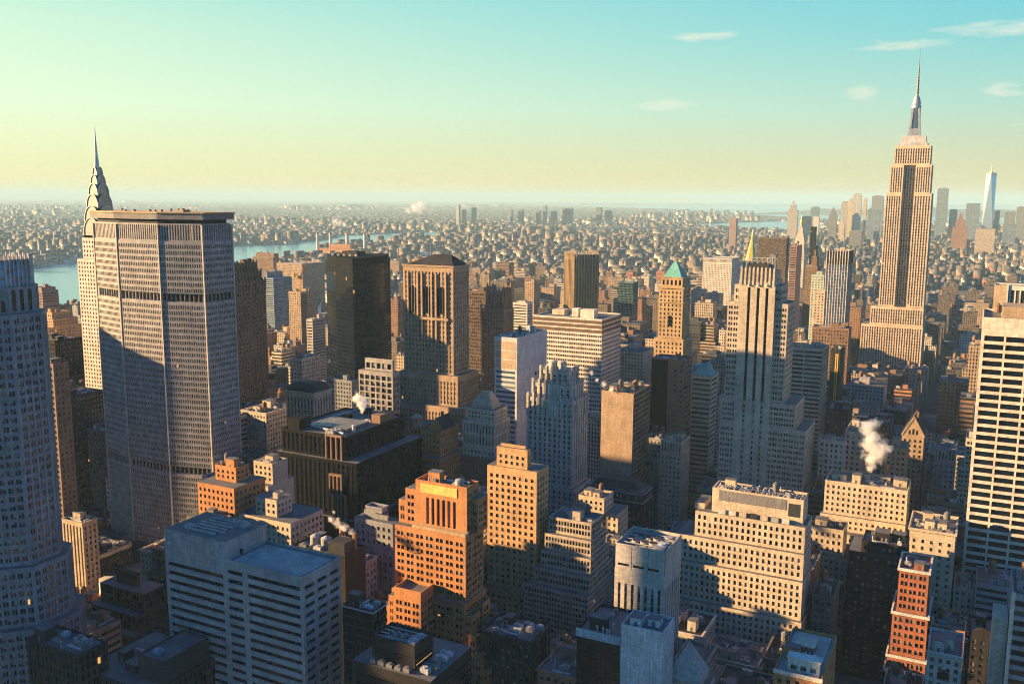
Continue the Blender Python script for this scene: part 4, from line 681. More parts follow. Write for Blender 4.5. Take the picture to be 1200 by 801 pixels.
FILL = [
 ('apartment_block', -504.4, -485.6, 368.3, 379.2, 49.9, 'fb', 'pier', 0, 0, 'mid-height cream apartment block behind the pale-parapet roof block', 1),
 ('apartment_block', -92.5, -53.3, 520.5, 544.2, 68.4, 'fb', 'punch', 1, 0, 'tall stepped cream apartment block behind the broad cream stepped block', 1),
 ('office_tower', -496.9, -472.1, 520.5, 551.5, 89.4, 'ff', 'punch', 0, 0, 'tall off-white office tower behind the small sunlit cream loft', 1),
 ('apartment_block', 8.2, 38.8, 525.2, 551.5, 50.7, 'fe', 'bandcream', 0, 1, 'mid-height grey apartment block behind the dark rounded-gable front', 1),
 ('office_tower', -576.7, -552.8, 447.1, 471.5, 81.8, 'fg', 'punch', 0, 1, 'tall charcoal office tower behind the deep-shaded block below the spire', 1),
 ('apartment_block', -109.0, -90.9, 362.5, 391.5, 54.2, 'fa', 'bandcream', 1, 0, 'mid-height stepped tan apartment block behind the pale stone pyramid roof', 1),
 ('apartment_block', -63.1, -53.3, 449.5, 471.5, 59.7, 'fh', 'pier', 0, 1, 'mid-height umber apartment block left of the dark shaded brick block', 1),
 ('office_tower', -26.7, -4.7, 845.0, 871.5, 100.0, 'fd', 'punch', 0, 0, 'tall orange brick office tower behind the narrow grey columned block', 0),
 ('loft_building', -399.3, -378.0, 280.5, 305.1, 37.3, 'fa', 'bandcream', 0, 2, 'mid-height tan loft building in front of the pale-parapet roof block', 1),
 ('apartment_block', -155.1, -137.7, 329.0, 357.9, 54.7, 'fd', 'punch', 0, 1, 'mid-height orange brick apartment block left of the dark block with white roof edge', 1),
 ('office_tower', -314.1, -286.1, 840.5, 871.5, 104.0, 'fb', 'punch', 0, 2, 'tall cream office tower behind the plain beige wall tower', 0),
 ('loft_building', -106.0, -78.1, 409.0, 433.2, 35.8, 'fb', 'punchpair2', 0, 0, 'mid-height cream loft building in front of the broad terraced limestone block', 1),
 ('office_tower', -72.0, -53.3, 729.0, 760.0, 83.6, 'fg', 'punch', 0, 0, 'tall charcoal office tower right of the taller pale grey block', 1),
 ('apartment_block', -220.2, -203.3, 649.0, 672.8, 72.4, 'fe', 'punch', 1, 2, 'tall stepped grey apartment block left of the cream tower with columns', 1),
 ('office_tower', -103.7, -73.0, 889.0, 920.0, 81.8, 'fe', 'punchpair2', 0, 1, 'tall grey office tower right of the black tower with gold stripe', 0),
 ('apartment_block', -129.8, -106.6, 409.0, 435.1, 45.0, 'ff', 'pier', 0, 1, 'mid-height off-white apartment block right of the pale tower with rooftop fans', 1),
 ('apartment_block', -1.9, 7.6, 527.5, 551.5, 45.7, 'fb', 'punch', 0, 0, 'mid-height cream apartment block right of the sunlit cream cornice block', 1),
 ('apartment_block', -315.8, -286.1, 729.0, 747.2, 60.5, 'ff', 'pier', 0, 1, 'mid-height off-white apartment block behind the wide cream-striped slab', 0),
 ('office_tower', -6.4, 20.4, 685.5, 711.5, 89.9, 'ff', 'punchpair2', 1, 0, 'tall stepped off-white office tower right of the narrow grey columned block', 1),
 ('apartment_block', -393.3, -379.3, 336.4, 360.0, 61.9, 'fc', 'punchpair2', 1, 0, 'mid-height stepped brown apartment block in front of the huge lozenge-plan slab', 1),
 ('office_tower', -242.9, -203.3, 809.0, 831.9, 95.7, 'ff', 'punchpair2', 1, 0, 'tall stepped off-white office tower behind the small teal-roofed tower', 0),
 ('office_tower', -12.0, 14.1, 1000.5, 1031.5, 109.9, 'fa', 'pier', 1, 1, 'tall stepped tan office tower right of the towering mast skyscraper', 0),
 ('apartment_block', -26.7, 4.5, 649.0, 668.3, 54.2, 'fa', 'bandcream', 1, 1, 'mid-height stepped tan apartment block behind the narrow grey columned block', 1),
 ('apartment_block', -69.0, -53.3, 489.0, 517.6, 41.8, 'fh', 'bandcream', 0, 0, 'mid-height umber band-windowed apartment block left of the dark shaded brick block', 1),
 ('apartment_block', -90.3, -53.3, 366.0, 391.5, 43.1, 'fh', 'bandcream', 0, 0, 'mid-height umber apartment block in front of the broad terraced limestone block', 1),
 ('loft_building', -176.7, -146.7, 649.0, 674.4, 39.5, 'fb', 'punch', 0, 0, 'mid-height cream loft building right of the cream tower with columns', 1),
 ('office_tower', -356.5, -320.9, 1240.5, 1271.5, 108.8, 'fb', 'pier', 1, 1, 'tall stepped cream office tower right of the teal pyramid tower', 0),
 ('office_tower', -176.7, -149.6, 1369.0, 1400.0, 99.8, 'fc', 'punch', 0, 0, 'tall brown office tower right of the blue glass tower with cream fins', 0),
 ('office_tower', -519.6, -490.0, 489.0, 520.0, 86.4, 'fb', 'bandcream', 0, 1, 'tall cream office tower behind the low orange brick loft', 1),
 ('office_tower', -372.4, -349.1, 522.7, 551.5, 79.8, 'fd', 'punch', 0, 1, 'tall orange brick office tower left of the ornate orange brick block', 1),
 ('apartment_block', -77.5, -53.3, 409.0, 435.1, 41.7, 'fh', 'punch', 0, 0, 'mid-height umber small-windowed apartment block in front of the broad terraced limestone block', 1),
 ('apartment_block', -87.1, -69.6, 489.0, 520.0, 55.7, 'fa', 'punch', 0, 2, 'mid-height tan apartment block right of the broad terraced limestone block', 1),
 ('loft_building', 18.6, 50.1, 489.0, 520.0, 38.0, 'fc', 'punch', 0, 2, 'mid-height brown loft building right of the dark rounded-gable front', 1),
 ('apartment_block', -280.7, -258.0, 347.5, 360.0, 74.1, 'fe', 'punch', 0, 0, 'tall grey apartment block in front of the blue-grey windowed tower', 1),
 ('apartment_block', -426.7, -399.9, 280.5, 305.1, 40.5, 'fb', 'punch', 0, 0, 'mid-height cream apartment block behind the glass crown tower', 1),
 ('office_tower', -9.6, 20.1, 809.0, 835.6, 94.2, 'fc', 'bandcream', 0, 0, 'tall brown office tower right of the narrow grey columned block', 0),
 ('office_tower', -26.7, -0.4, 1449.0, 1480.0, 93.2, 'fh', 'pier', 1, 0, 'tall stepped umber office tower right of the towering mast skyscraper', 0),
 ('office_tower', -310.2, -291.6, 1129.0, 1160.0, 94.6, 'fa', 'bandcream', 1, 2, 'tall stepped tan office tower right of the teal pyramid tower', 0),
 ('apartment_block', -69.5, -53.3, 1049.0, 1080.0, 72.2, 'fa', 'punchpair2', 1, 1, 'tall stepped tan apartment block in front of the towering mast skyscraper', 0),
 ('apartment_block', -76.4, -53.3, 1004.4, 1031.5, 59.2, 'fd', 'bandcream', 1, 0, 'mid-height stepped orange brick apartment block in front of the towering mast skyscraper', 0),
 ('apartment_block', -72.4, -53.3, 889.0, 920.0, 61.3, 'fg', 'punch', 0, 1, 'mid-height charcoal apartment block behind the sunlit brown brick block', 0),
 ('apartment_block', -727.1, -706.7, 809.0, 840.0, 74.1, 'fb', 'bandcream', 1, 2, 'tall stepped cream apartment block left of the cream block behind the mansard', 0),
 ('apartment_block', -88.7, -67.8, 588.6, 600.0, 67.9, 'fh', 'bandcream', 0, 1, 'tall umber apartment block in front of the pale grey stepped block', 1),
 ('loft_building', -26.7, -10.7, 409.0, 440.0, 34.4, 'ff', 'punch', 0, 1, 'mid-height off-white loft building in front of the slim red brick tower', 1),
 ('office_tower', -336.9, -310.8, 1129.0, 1160.0, 97.0, 'fg', 'bandcream', 0, 1, 'tall charcoal office tower right of the teal pyramid tower', 0),
 ('apartment_block', -552.2, -536.2, 440.5, 471.5, 63.2, 'fb', 'punch', 1, 1, 'tall stepped cream apartment block in front of the deep-shaded block below the spire', 1),
 ('apartment_block', -26.7, -4.6, 603.3, 631.5, 57.0, 'fa', 'punch', 1, 0, 'mid-height stepped tan apartment block in front of the narrow grey columned block', 1),
 ('office_tower', -377.8, -345.5, 1000.5, 1031.5, 107.6, 'fh', 'punchpair2', 0, 0, 'tall umber office tower in front of the teal glass block', 0),
 ('loft_building', -8.2, 18.0, 489.0, 520.0, 32.5, 'fh', 'pier', 0, 1, 'mid-height umber loft building behind the small orange brick box', 1),
 ('apartment_block', -240.6, -228.8, 409.0, 433.5, 67.8, 'ff', 'punch', 0, 2, 'tall off-white apartment block left of the sunlit orange stone tower', 1),
 ('office_tower', -26.7, 6.5, 1320.5, 1351.5, 76.5, 'ff', 'punchpair2', 1, 0, 'tall stepped off-white office tower right of the towering mast skyscraper', 0),
 ('loft_building', -545.5, -536.2, 409.0, 440.0, 22.7, 'fc', 'punchpair2', 0, 1, 'low brown loft building behind the pale-parapet roof block', 1),
 ('office_tower', -738.7, -709.5, 1369.0, 1400.0, 111.8, 'fh', 'punchpair2', 0, 0, 'tall umber office tower behind the gothic-crowned brown tower', 0),
 ('apartment_block', -350.3, -328.0, 569.0, 589.2, 73.7, 'fc', 'punchpair2', 1, 0, 'tall stepped brown apartment block left of the cream pyramid-capped tower', 1),
 ('apartment_block', -26.7, 0.1, 569.0, 600.0, 47.4, 'fh', 'pier', 0, 1, 'mid-height umber apartment block behind the sunlit cream cornice block', 1),
 ('office_tower', -277.9, -245.4, 440.5, 471.5, 80.5, 'fb', 'pier', 1, 1, 'tall stepped cream office tower in front of the cream pyramid-capped tower', 1),
 ('apartment_block', -74.3, -53.3, 1929.0, 1960.0, 72.8, 'fh', 'pier', 0, 1, 'tall umber apartment block right of the towering mast skyscraper', 0),
 ('apartment_block', -628.4, -603.3, 680.5, 711.5, 65.4, 'fc', 'punchpair2', 1, 1, 'tall stepped brown apartment block left of the cream block behind the mansard', 0),
 ('office_tower', -468.0, -453.3, 1320.5, 1351.5, 100.8, 'fc', 'punch', 1, 0, 'tall stepped brown office tower right of the teal glass block', 0),
 ('apartment_block', -66.3, -53.3, 1369.0, 1400.0, 42.9, 'fd', 'punchpair2', 0, 1, 'mid-height orange brick apartment block behind the towering mast skyscraper', 0),
 ('office_tower', -384.9, -353.9, 1400.5, 1431.5, 105.4, 'fb', 'pier', 1, 0, 'tall stepped cream office tower in front of the long colonnaded hall', 0),
 ('apartment_block', -79.0, -53.3, 1480.5, 1511.5, 72.2, 'fh', 'punchpair2', 0, 1, 'tall umber apartment block behind the towering mast skyscraper', 0),
 ('office_tower', -980.3, -953.6, 729.0, 753.2, 94.8, 'fc', 'punchpair2', 0, 1, 'tall brown office tower behind the silver-crowned spire tower', 0),
 ('apartment_block', -9.5, 4.6, 461.4, 471.5, 50.7, 'fb', 'bandcream', 0, 2, 'mid-height cream apartment block in front of the sunlit cream cornice block', 1),
 ('office_tower', -826.7, -799.3, 1480.5, 1511.5, 111.8, 'fa', 'pier', 1, 0, 'tall stepped tan office tower behind the dark finely slatted slab', 0),
 ('apartment_block', -4.0, 25.1, 601.8, 631.5, 49.3, 'fh', 'pier', 0, 0, 'mid-height umber apartment block right of the sunlit cream cornice block', 1),
 ('apartment_block', -676.4, -656.3, 729.0, 760.0, 69.8, 'fg', 'pier', 0, 1, 'tall charcoal apartment block left of the cream block behind the mansard', 0),
 ('apartment_block', -98.8, -53.3, 1449.0, 1480.0, 54.4, 'ff', 'pier', 1, 1, 'mid-height stepped off-white apartment block behind the towering mast skyscraper', 0),
 ('loft_building', -469.7, -453.3, 329.0, 358.1, 12.9, 'fd', 'punch', 0, 1, 'low orange brick loft building in front of the pale-parapet roof block', 1),
 ('apartment_block', -426.7, -402.1, 360.5, 391.5, 46.6, 'fb', 'punch', 0, 1, 'mid-height cream apartment block behind the dark terraced block with pale rims', 1),
 ('apartment_block', -26.7, -10.0, 695.7, 711.5, 63.7, 'fb', 'punch', 0, 2, 'tall cream apartment block right of the steep gabled stone block', 1),
 ('office_tower', -291.0, -268.6, 1129.0, 1160.0, 89.2, 'ff', 'punch', 1, 0, 'tall stepped off-white office tower left of the black-striped skyscraper', 0),
 ('apartment_block', -88.5, -53.3, 1129.0, 1160.0, 59.0, 'fa', 'bandcream', 1, 0, 'mid-height stepped tan apartment block in front of the towering mast skyscraper', 0),
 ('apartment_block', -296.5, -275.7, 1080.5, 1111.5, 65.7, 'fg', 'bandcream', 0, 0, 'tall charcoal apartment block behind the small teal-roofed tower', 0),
 ('office_tower', -92.8, -69.5, 760.5, 791.5, 79.8, 'fa', 'punchpair2', 1, 1, 'tall stepped tan office tower behind the taller pale grey block', 0),
 ('apartment_block', -103.0, -74.6, 845.8, 871.5, 69.7, 'fa', 'punch', 0, 1, 'tall tan apartment block right of the black tower with gold stripe', 0),
 ('apartment_block', -101.4, -77.0, 1004.9, 1031.5, 68.5, 'fg', 'punch', 1, 1, 'tall stepped charcoal apartment block in front of the towering mast skyscraper', 0),
 ('apartment_block', -127.7, -96.8, 649.0, 680.0, 65.3, 'fh', 'punch', 1, 0, 'tall stepped umber apartment block in front of the cream banded slab', 1),
 ('apartment_block', -26.7, 12.2, 1800.5, 1831.5, 73.0, 'fa', 'punch', 0, 0, 'tall tan apartment block left of the black-striped tower with brown end', 0),
 ('office_tower', -706.3, -672.3, 1480.5, 1511.5, 93.5, 'fa', 'punch', 0, 1, 'tall tan office tower right of the tall tan slab', 0),
 ('apartment_block', -700.7, -668.0, 1725.3, 1751.5, 67.4, 'fc', 'punch', 1, 0, 'tall stepped brown apartment block behind the golden-finned brown tower', 0),
 ('apartment_block', -465.9, -453.3, 809.0, 840.0, 62.7, 'fc', 'punch', 0, 0, 'tall brown apartment block in front of the dark finely slatted slab', 0),
 ('office_tower', -555.3, -524.2, 1369.0, 1391.3, 82.8, 'fh', 'punchpair2', 1, 0, 'tall stepped umber office tower behind the golden-finned brown tower', 0),
 ('apartment_block', -176.7, -159.3, 447.0, 468.0, 64.0, 'fb', 'pier', 0, 0, 'tall cream apartment block in front of the block with a glazed cornice storey', 1),
 ('office_tower', -826.7, -797.1, 889.0, 914.4, 78.9, 'fd', 'punch', 1, 0, 'tall stepped orange brick office tower in front of the pale blue riverside block', 0),
 ('office_tower', -224.2, -203.3, 840.5, 871.5, 99.8, 'fa', 'pier', 0, 1, 'tall tan office tower behind the small teal-roofed tower', 0),
 ('office_tower', -222.2, -203.3, 1881.9, 1911.5, 77.0, 'fh', 'punch', 1, 0, 'tall stepped umber office tower right of the blue glass tower with cream fins', 0),
 ('apartment_block', -89.7, -53.3, 969.0, 1000.0, 48.5, 'fa', 'punchpair2', 0, 0, 'mid-height tan apartment block behind the steep gabled stone block', 0),
 ('office_tower', -344.9, -325.8, 1000.5, 1031.5, 92.1, 'fb', 'punchpair2', 0, 1, 'tall cream office tower left of the teal pyramid tower', 0),
 ('apartment_block', -26.7, -1.2, 729.0, 760.0, 66.8, 'fb', 'punchpair2', 0, 2, 'tall cream apartment block behind the narrow grey columned block', 1),
 ('office_tower', -426.7, -387.6, 1289.0, 1320.0, 104.3, 'fh', 'punch', 0, 1, 'tall umber office tower left of the teal pyramid tower', 0),
 ('office_tower', -2.6, 20.5, 762.0, 791.5, 94.7, 'fb', 'punch', 1, 1, 'tall stepped cream office tower right of the narrow grey columned block', 1),
 ('office_tower', -611.9, -603.3, 1369.0, 1400.0, 101.3, 'fb', 'punch', 1, 0, 'tall stepped cream office tower left of the golden-finned brown tower', 0),
 ('office_tower', -1257.7, -1231.6, 840.5, 871.5, 104.0, 'fa', 'bandcream', 0, 1, 'tall tan office tower behind the glass crown tower', 0),
 ('office_tower', -343.5, -325.1, 923.6, 951.5, 105.0, 'fc', 'bandcream', 0, 1, 'tall brown office tower in front of the teal glass block', 0),
 ('office_tower', -26.7, -12.6, 1007.3, 1031.5, 82.8, 'fg', 'pier', 0, 1, 'tall charcoal office tower right of the towering mast skyscraper', 0),
 ('office_tower', -521.2, -506.3, 569.0, 600.0, 84.4, 'fc', 'punchpair2', 1, 1, 'tall stepped brown office tower left of the mansard-roofed stone block', 0),
 ('apartment_block', -253.8, -240.2, 329.0, 357.4, 55.0, 'fh', 'bandcream', 0, 1, 'mid-height umber apartment block in front of the blue-grey windowed tower', 1),
 ('apartment_block', -114.0, -80.4, 2200.5, 2231.5, 48.6, 'fe', 'punchpair2', 0, 1, 'mid-height grey apartment block behind the towering mast skyscraper', 0),
 ('office_tower', -750.7, -731.5, 1080.5, 1111.5, 106.4, 'fc', 'punch', 0, 0, 'tall brown office tower left of the gabled brown stone tower', 0),
 ('loft_building', -173.7, -145.4, 360.5, 391.5, 37.2, 'fb', 'bandcream', 0, 1, 'mid-height cream loft building in front of the four-terrace glass-grid block', 1),
 ('apartment_block', -117.0, -102.0, 1000.5, 1031.5, 71.7, 'fa', 'pier', 1, 0, 'tall stepped tan apartment block right of the black tower with gold stripe', 0),
 ('apartment_block', -89.6, -70.1, 1049.0, 1080.0, 64.5, 'fc', 'punchpair2', 0, 1, 'tall brown apartment block in front of the towering mast skyscraper', 0),
 ('office_tower', -760.9, -728.7, 569.0, 600.0, 81.3, 'fd', 'punch', 0, 0, 'tall orange brick office tower behind the silver-crowned spire tower', 0),
 ('office_tower', -346.3, -333.3, 329.0, 340.1, 91.2, 'fh', 'punch', 1, 0, 'tall stepped umber office tower behind the low orange brick loft', 1),
 ('office_tower', -402.3, -385.5, 1400.5, 1431.5, 110.2, 'fe', 'punchpair2', 0, 0, 'tall grey office tower right of the teal pyramid tower', 0),
 ('apartment_block', -176.7, -156.2, 680.5, 711.5, 44.0, 'fg', 'punchpair2', 0, 0, 'mid-height charcoal apartment block behind the small teal-roofed tower', 1),
 ('apartment_block', -26.7, -10.2, 809.0, 840.0, 56.7, 'fc', 'punchpair2', 1, 2, 'mid-height stepped brown apartment block behind the narrow grey columned block', 0),
 ('apartment_block', -26.7, 2.3, 2089.0, 2120.0, 69.3, 'fh', 'pier', 0, 0, 'tall umber apartment block left of the black-striped tower with brown end', 0),
 ('apartment_block', -787.6, -749.1, 2040.5, 2071.5, 67.0, 'fa', 'pier', 0, 0, 'tall tan apartment block left of the teal glass block', 0),
 ('apartment_block', -677.8, -653.3, 2203.4, 2231.5, 74.3, 'fb', 'punch', 0, 1, 'tall cream apartment block behind the teal pyramid tower', 0),
 ('apartment_block', -110.8, -90.3, 621.8, 631.5, 64.3, 'fc', 'pier', 0, 1, 'tall brown apartment block left of the pale grey stepped block', 1),
 ('apartment_block', -735.0, -720.0, 840.5, 871.5, 74.1, 'fc', 'punch', 0, 1, 'tall brown apartment block in front of the tan apartment tower with crane', 0),
 ('office_tower', -277.4, -255.6, 889.0, 920.0, 97.9, 'fa', 'punch', 0, 2, 'tall tan office tower right of the teal pyramid tower', 0),
 ('office_tower', -1254.1, -1222.1, 969.0, 991.1, 80.1, 'fc', 'bandcream', 1, 1, 'tall stepped brown office tower behind the silver-crowned spire tower', 0),
 ('apartment_block', -238.8, -203.3, 2009.0, 2040.0, 70.4, 'fb', 'pier', 1, 0, 'tall stepped cream apartment block right of the blue glass tower with cream fins', 0),
 ('apartment_block', -87.5, -53.3, 1800.5, 1831.5, 45.9, 'fa', 'bandcream', 0, 1, 'mid-height tan apartment block right of the towering mast skyscraper', 0),
 ('apartment_block', -82.0, -53.3, 2280.5, 2311.5, 59.5, 'fh', 'pier', 0, 0, 'mid-height umber apartment block right of the towering mast skyscraper', 0),
 ('apartment_block', -1208.4, -1173.3, 2280.5, 2311.5, 71.5, 'fc', 'bandcream', 0, 0, 'tall brown apartment block left of the tall tan slab', 0),
 ('apartment_block', -1052.6, -1023.3, 2200.5, 2231.5, 73.7, 'fh', 'punch', 0, 1, 'tall umber apartment block right of the tall tan slab', 0),
 ('office_tower', -240.8, -223.2, 2249.0, 2277.6, 77.9, 'fe', 'pier', 1, 1, 'tall stepped grey office tower right of the blue glass tower with cream fins', 0),
 ('office_tower', -335.0, -312.9, 889.0, 920.0, 101.8, 'fa', 'pier', 0, 1, 'tall tan office tower in front of the teal glass block', 0),
 ('apartment_block', -176.7, -148.7, 1689.0, 1711.1, 72.1, 'fc', 'bandcream', 0, 0, 'tall brown apartment block right of the blue glass tower with cream fins', 0),
 ('office_tower', -695.7, -675.4, 2009.0, 2040.0, 75.7, 'ff', 'punchpair2', 0, 0, 'tall off-white office tower right of the teal glass block', 0),
 ('apartment_block', -74.0, -53.3, 845.3, 871.5, 52.5, 'fb', 'punchpair2', 0, 0, 'mid-height cream apartment block behind the sunlit brown brick block', 0),
 ('loft_building', -176.7, -148.6, 569.0, 600.0, 30.2, 'ff', 'pier', 0, 0, 'low off-white loft building in front of the cream tower with columns', 1),
 ('apartment_block', -1065.5, -1023.3, 2089.0, 2120.0, 66.9, 'fb', 'bandcream', 1, 0, 'tall stepped cream apartment block left of the tall tan slab', 0),
 ('apartment_block', -868.6, -853.3, 2120.5, 2151.5, 65.9, 'fa', 'punch', 1, 1, 'tall stepped tan apartment block behind the golden-finned brown tower', 0),
 ('apartment_block', -223.8, -203.3, 1240.5, 1271.5, 75.0, 'fb', 'pier', 1, 0, 'tall stepped cream apartment block in front of the slim dark pink-faced tower', 0),
 ('office_tower', -26.7, -5.7, 1080.5, 1111.5, 78.3, 'fh', 'punch', 0, 2, 'tall umber office tower right of the towering mast skyscraper', 0),
 ('apartment_block', -647.5, -615.0, 1849.0, 1880.0, 58.2, 'fc', 'pier', 1, 0, 'mid-height stepped brown apartment block right of the teal glass block', 0),
 ('apartment_block', -574.9, -549.0, 600.5, 631.5, 68.3, 'fc', 'pier', 0, 1, 'tall brown apartment block behind the buttressed brown skyscraper', 0),
 ('office_tower', -263.7, -243.6, 1449.0, 1480.0, 93.4, 'fb', 'punch', 0, 1, 'tall cream office tower behind the slim dark pink-faced tower', 0),
 ('apartment_block', -64.0, -53.3, 665.1, 680.0, 63.2, 'fa', 'punchpair2', 0, 1, 'tall tan apartment block right of the taller pale grey block', 1),
 ('apartment_block', -1296.7, -1271.8, 2249.0, 2280.0, 71.6, 'fh', 'bandcream', 0, 0, 'tall umber apartment block behind the dark finely slatted slab', 0),
 ('apartment_block', -796.5, -765.2, 889.0, 920.0, 64.9, 'ff', 'punch', 1, 1, 'tall stepped off-white apartment block in front of the pale blue riverside block', 0),
 ('office_tower', -748.4, -709.9, 1449.0, 1480.0, 88.7, 'fg', 'bandcream', 0, 0, 'tall charcoal office tower behind the small white stepped block', 0),
 ('apartment_block', -774.1, -751.1, 2360.5, 2391.5, 59.0, 'fd', 'punch', 0, 0, 'mid-height orange brick apartment block behind the teal pyramid tower', 0),
 ('apartment_block', -636.5, -603.3, 1647.3, 1671.5, 73.8, 'fa', 'bandcream', 1, 0, 'tall stepped tan apartment block left of the teal glass block', 0),
 ('office_tower', -692.8, -654.1, 1880.5, 1911.5, 78.9, 'fb', 'punch', 1, 1, 'tall stepped cream office tower behind the teal glass block', 0),
 ('apartment_block', -879.3, -853.3, 2249.0, 2280.0, 61.8, 'fc', 'pier', 1, 0, 'mid-height stepped brown apartment block right of the golden-finned brown tower', 0),
 ('apartment_block', -145.8, -114.2, 969.0, 996.7, 61.2, 'fg', 'punch', 0, 0, 'mid-height charcoal apartment block behind the black tower with gold stripe', 0),
 ('apartment_block', -8.6, 24.8, 2249.0, 2276.0, 66.1, 'fh', 'punch', 1, 1, 'tall stepped umber apartment block left of the black-striped tower with brown end', 0),
 ('office_tower', -996.7, -976.1, 764.2, 791.5, 101.5, 'fe', 'punch', 0, 1, 'tall grey office tower behind the silver-crowned spire tower', 0),
 ('apartment_block', -826.7, -803.8, 927.3, 951.5, 74.9, 'fb', 'punch', 0, 2, 'tall cream apartment block in front of the pale blue riverside block', 0),
 ('apartment_block', -109.0, -90.2, 1049.0, 1080.0, 66.1, 'ff', 'bandcream', 0, 2, 'tall off-white apartment block right of the black tower with gold stripe', 0),
 ('office_tower', -696.0, -667.7, 1400.5, 1431.5, 101.3, 'fc', 'punchpair2', 1, 0, 'tall stepped brown office tower behind the tall tan slab', 0),
 ('office_tower', -1271.2, -1254.7, 969.0, 1000.0, 79.8, 'fe', 'punch', 1, 0, 'tall stepped grey office tower left of the silver-crowned spire tower', 0),
 ('office_tower', -552.3, -536.1, 1162.4, 1191.5, 98.0, 'fg', 'punch', 0, 0, 'tall charcoal office tower right of the tall tan slab', 0),
 ('apartment_block', -71.2, -53.3, 1087.0, 1111.5, 66.3, 'fd', 'punchpair2', 0, 1, 'tall orange brick apartment block in front of the towering mast skyscraper', 0),
 ('office_tower', 49.5, 68.5, 2447.8, 2471.5, 75.8, 'fh', 'punch', 0, 0, 'tall umber office tower behind the black-striped tower with brown end', 0),
 ('apartment_block', -619.4, -603.3, 2200.5, 2231.5, 69.5, 'fa', 'bandcream', 1, 1, 'tall stepped tan apartment block right of the teal pyramid tower', 0),
 ('apartment_block', -426.7, -402.6, 729.0, 760.0, 59.6, 'fb', 'punch', 0, 1, 'mid-height cream apartment block behind the cream pyramid-capped tower', 0),
 ('apartment_block', -1252.8, -1214.5, 2200.5, 2231.5, 59.0, 'fa', 'pier', 1, 0, 'mid-height stepped tan apartment block behind the dark finely slatted slab', 0),
 ('office_tower', -925.4, -903.8, 729.0, 753.3, 87.8, 'fa', 'punch', 1, 1, 'tall stepped tan office tower behind the silver-crowned spire tower', 0),
 ('apartment_block', -881.9, -853.3, 2409.0, 2440.0, 49.9, 'fd', 'punchpair2', 1, 0, 'mid-height stepped orange brick apartment block behind the teal glass block', 0),
 ('office_tower', -778.6, -761.5, 569.0, 596.3, 96.5, 'ff', 'punch', 1, 0, 'tall stepped off-white office tower behind the silver-crowned spire tower', 0),
 ('apartment_block', -331.8, -305.0, 534.9, 551.5, 59.6, 'fh', 'punchpair2', 0, 1, 'mid-height umber apartment block left of the cream pyramid-capped tower', 1),
 ('apartment_block', -115.8, -100.5, 729.0, 760.0, 49.7, 'fc', 'bandcream', 0, 0, 'mid-height brown apartment block in front of the cream banded slab', 1),
 ('apartment_block', -1146.7, -1108.0, 2120.5, 2151.5, 62.2, 'fg', 'punch', 1, 0, 'tall stepped charcoal apartment block behind the gothic-crowned brown tower', 0),
 ('office_tower', -496.9, -462.3, 1369.0, 1400.0, 81.6, 'fc', 'punch', 0, 0, 'tall brown office tower right of the teal glass block', 0),
 ('apartment_block', -62.2, -53.3, 1240.5, 1271.5, 41.3, 'fb', 'punch', 0, 0, 'mid-height cream apartment block in front of the towering mast skyscraper', 0),
 ('office_tower', -96.0, -66.9, 1369.0, 1394.6, 106.8, 'fc', 'pier', 1, 1, 'tall stepped brown office tower behind the towering mast skyscraper', 0),
 ('apartment_block', -880.3, -853.3, 1929.0, 1960.0, 67.5, 'fe', 'punchpair2', 1, 0, 'tall stepped grey apartment block right of the tall tan slab', 0),
 ('apartment_block', -934.3, -909.7, 2009.0, 2040.0, 62.3, 'fh', 'pier', 0, 0, 'tall umber pier-fronted apartment block right of the tall tan slab', 0),
 ('office_tower', -633.8, -603.3, 1289.0, 1320.0, 90.9, 'fe', 'bandcream', 0, 0, 'tall grey office tower right of the tall tan slab', 0),
 ('office_tower', -612.2, -603.3, 1480.5, 1511.5, 76.6, 'ff', 'punch', 0, 1, 'tall off-white office tower behind the golden-finned brown tower', 0),
 ('office_tower', -479.1, -453.3, 1400.5, 1431.5, 95.1, 'fh', 'bandcream', 0, 1, 'tall umber band-windowed office tower left of the teal pyramid tower', 0),
 ('office_tower', -424.8, -406.7, 409.0, 432.4, 78.1, 'fe', 'punch', 0, 2, 'tall grey office tower left of the low orange brick loft', 1),
 ('office_tower', -354.8, -332.8, 1320.5, 1351.5, 95.1, 'fg', 'punchpair2', 0, 0, 'tall charcoal office tower left of the black-striped skyscraper', 0),
 ('apartment_block', -1109.2, -1082.5, 1929.0, 1960.0, 66.7, 'fc', 'pier', 0, 0, 'tall brown apartment block behind the dark finely slatted slab', 0),
 ('apartment_block', -656.1, -629.0, 680.5, 711.5, 74.3, 'fg', 'punch', 0, 0, 'tall charcoal apartment block right of the buttressed brown skyscraper', 0),
 ('apartment_block', -109.5, -89.1, 1129.0, 1160.0, 56.6, 'fc', 'punch', 0, 1, 'mid-height brown apartment block in front of the towering mast skyscraper', 0),
 ('office_tower', -144.1, -124.5, 1449.0, 1480.0, 87.3, 'fc', 'punchpair2', 1, 0, 'tall stepped brown office tower right of the blue glass tower with cream fins', 0),
 ('apartment_block', -101.1, -63.4, 1960.5, 1991.5, 48.3, 'fg', 'pier', 1, 0, 'mid-height stepped charcoal apartment block behind the towering mast skyscraper', 0),
 ('office_tower', -1398.5, -1374.8, 969.0, 1000.0, 89.6, 'ff', 'bandcream', 0, 1, 'tall off-white office tower behind the glass crown tower', 0),
 ('apartment_block', -1243.2, -1210.8, 2409.0, 2440.0, 65.6, 'fb', 'bandcream', 0, 1, 'tall cream apartment block left of the tall tan slab', 0),
 ('office_tower', -106.1, -82.8, 920.5, 951.5, 78.4, 'fa', 'pier', 1, 1, 'tall stepped tan office tower right of the black tower with gold stripe', 0),
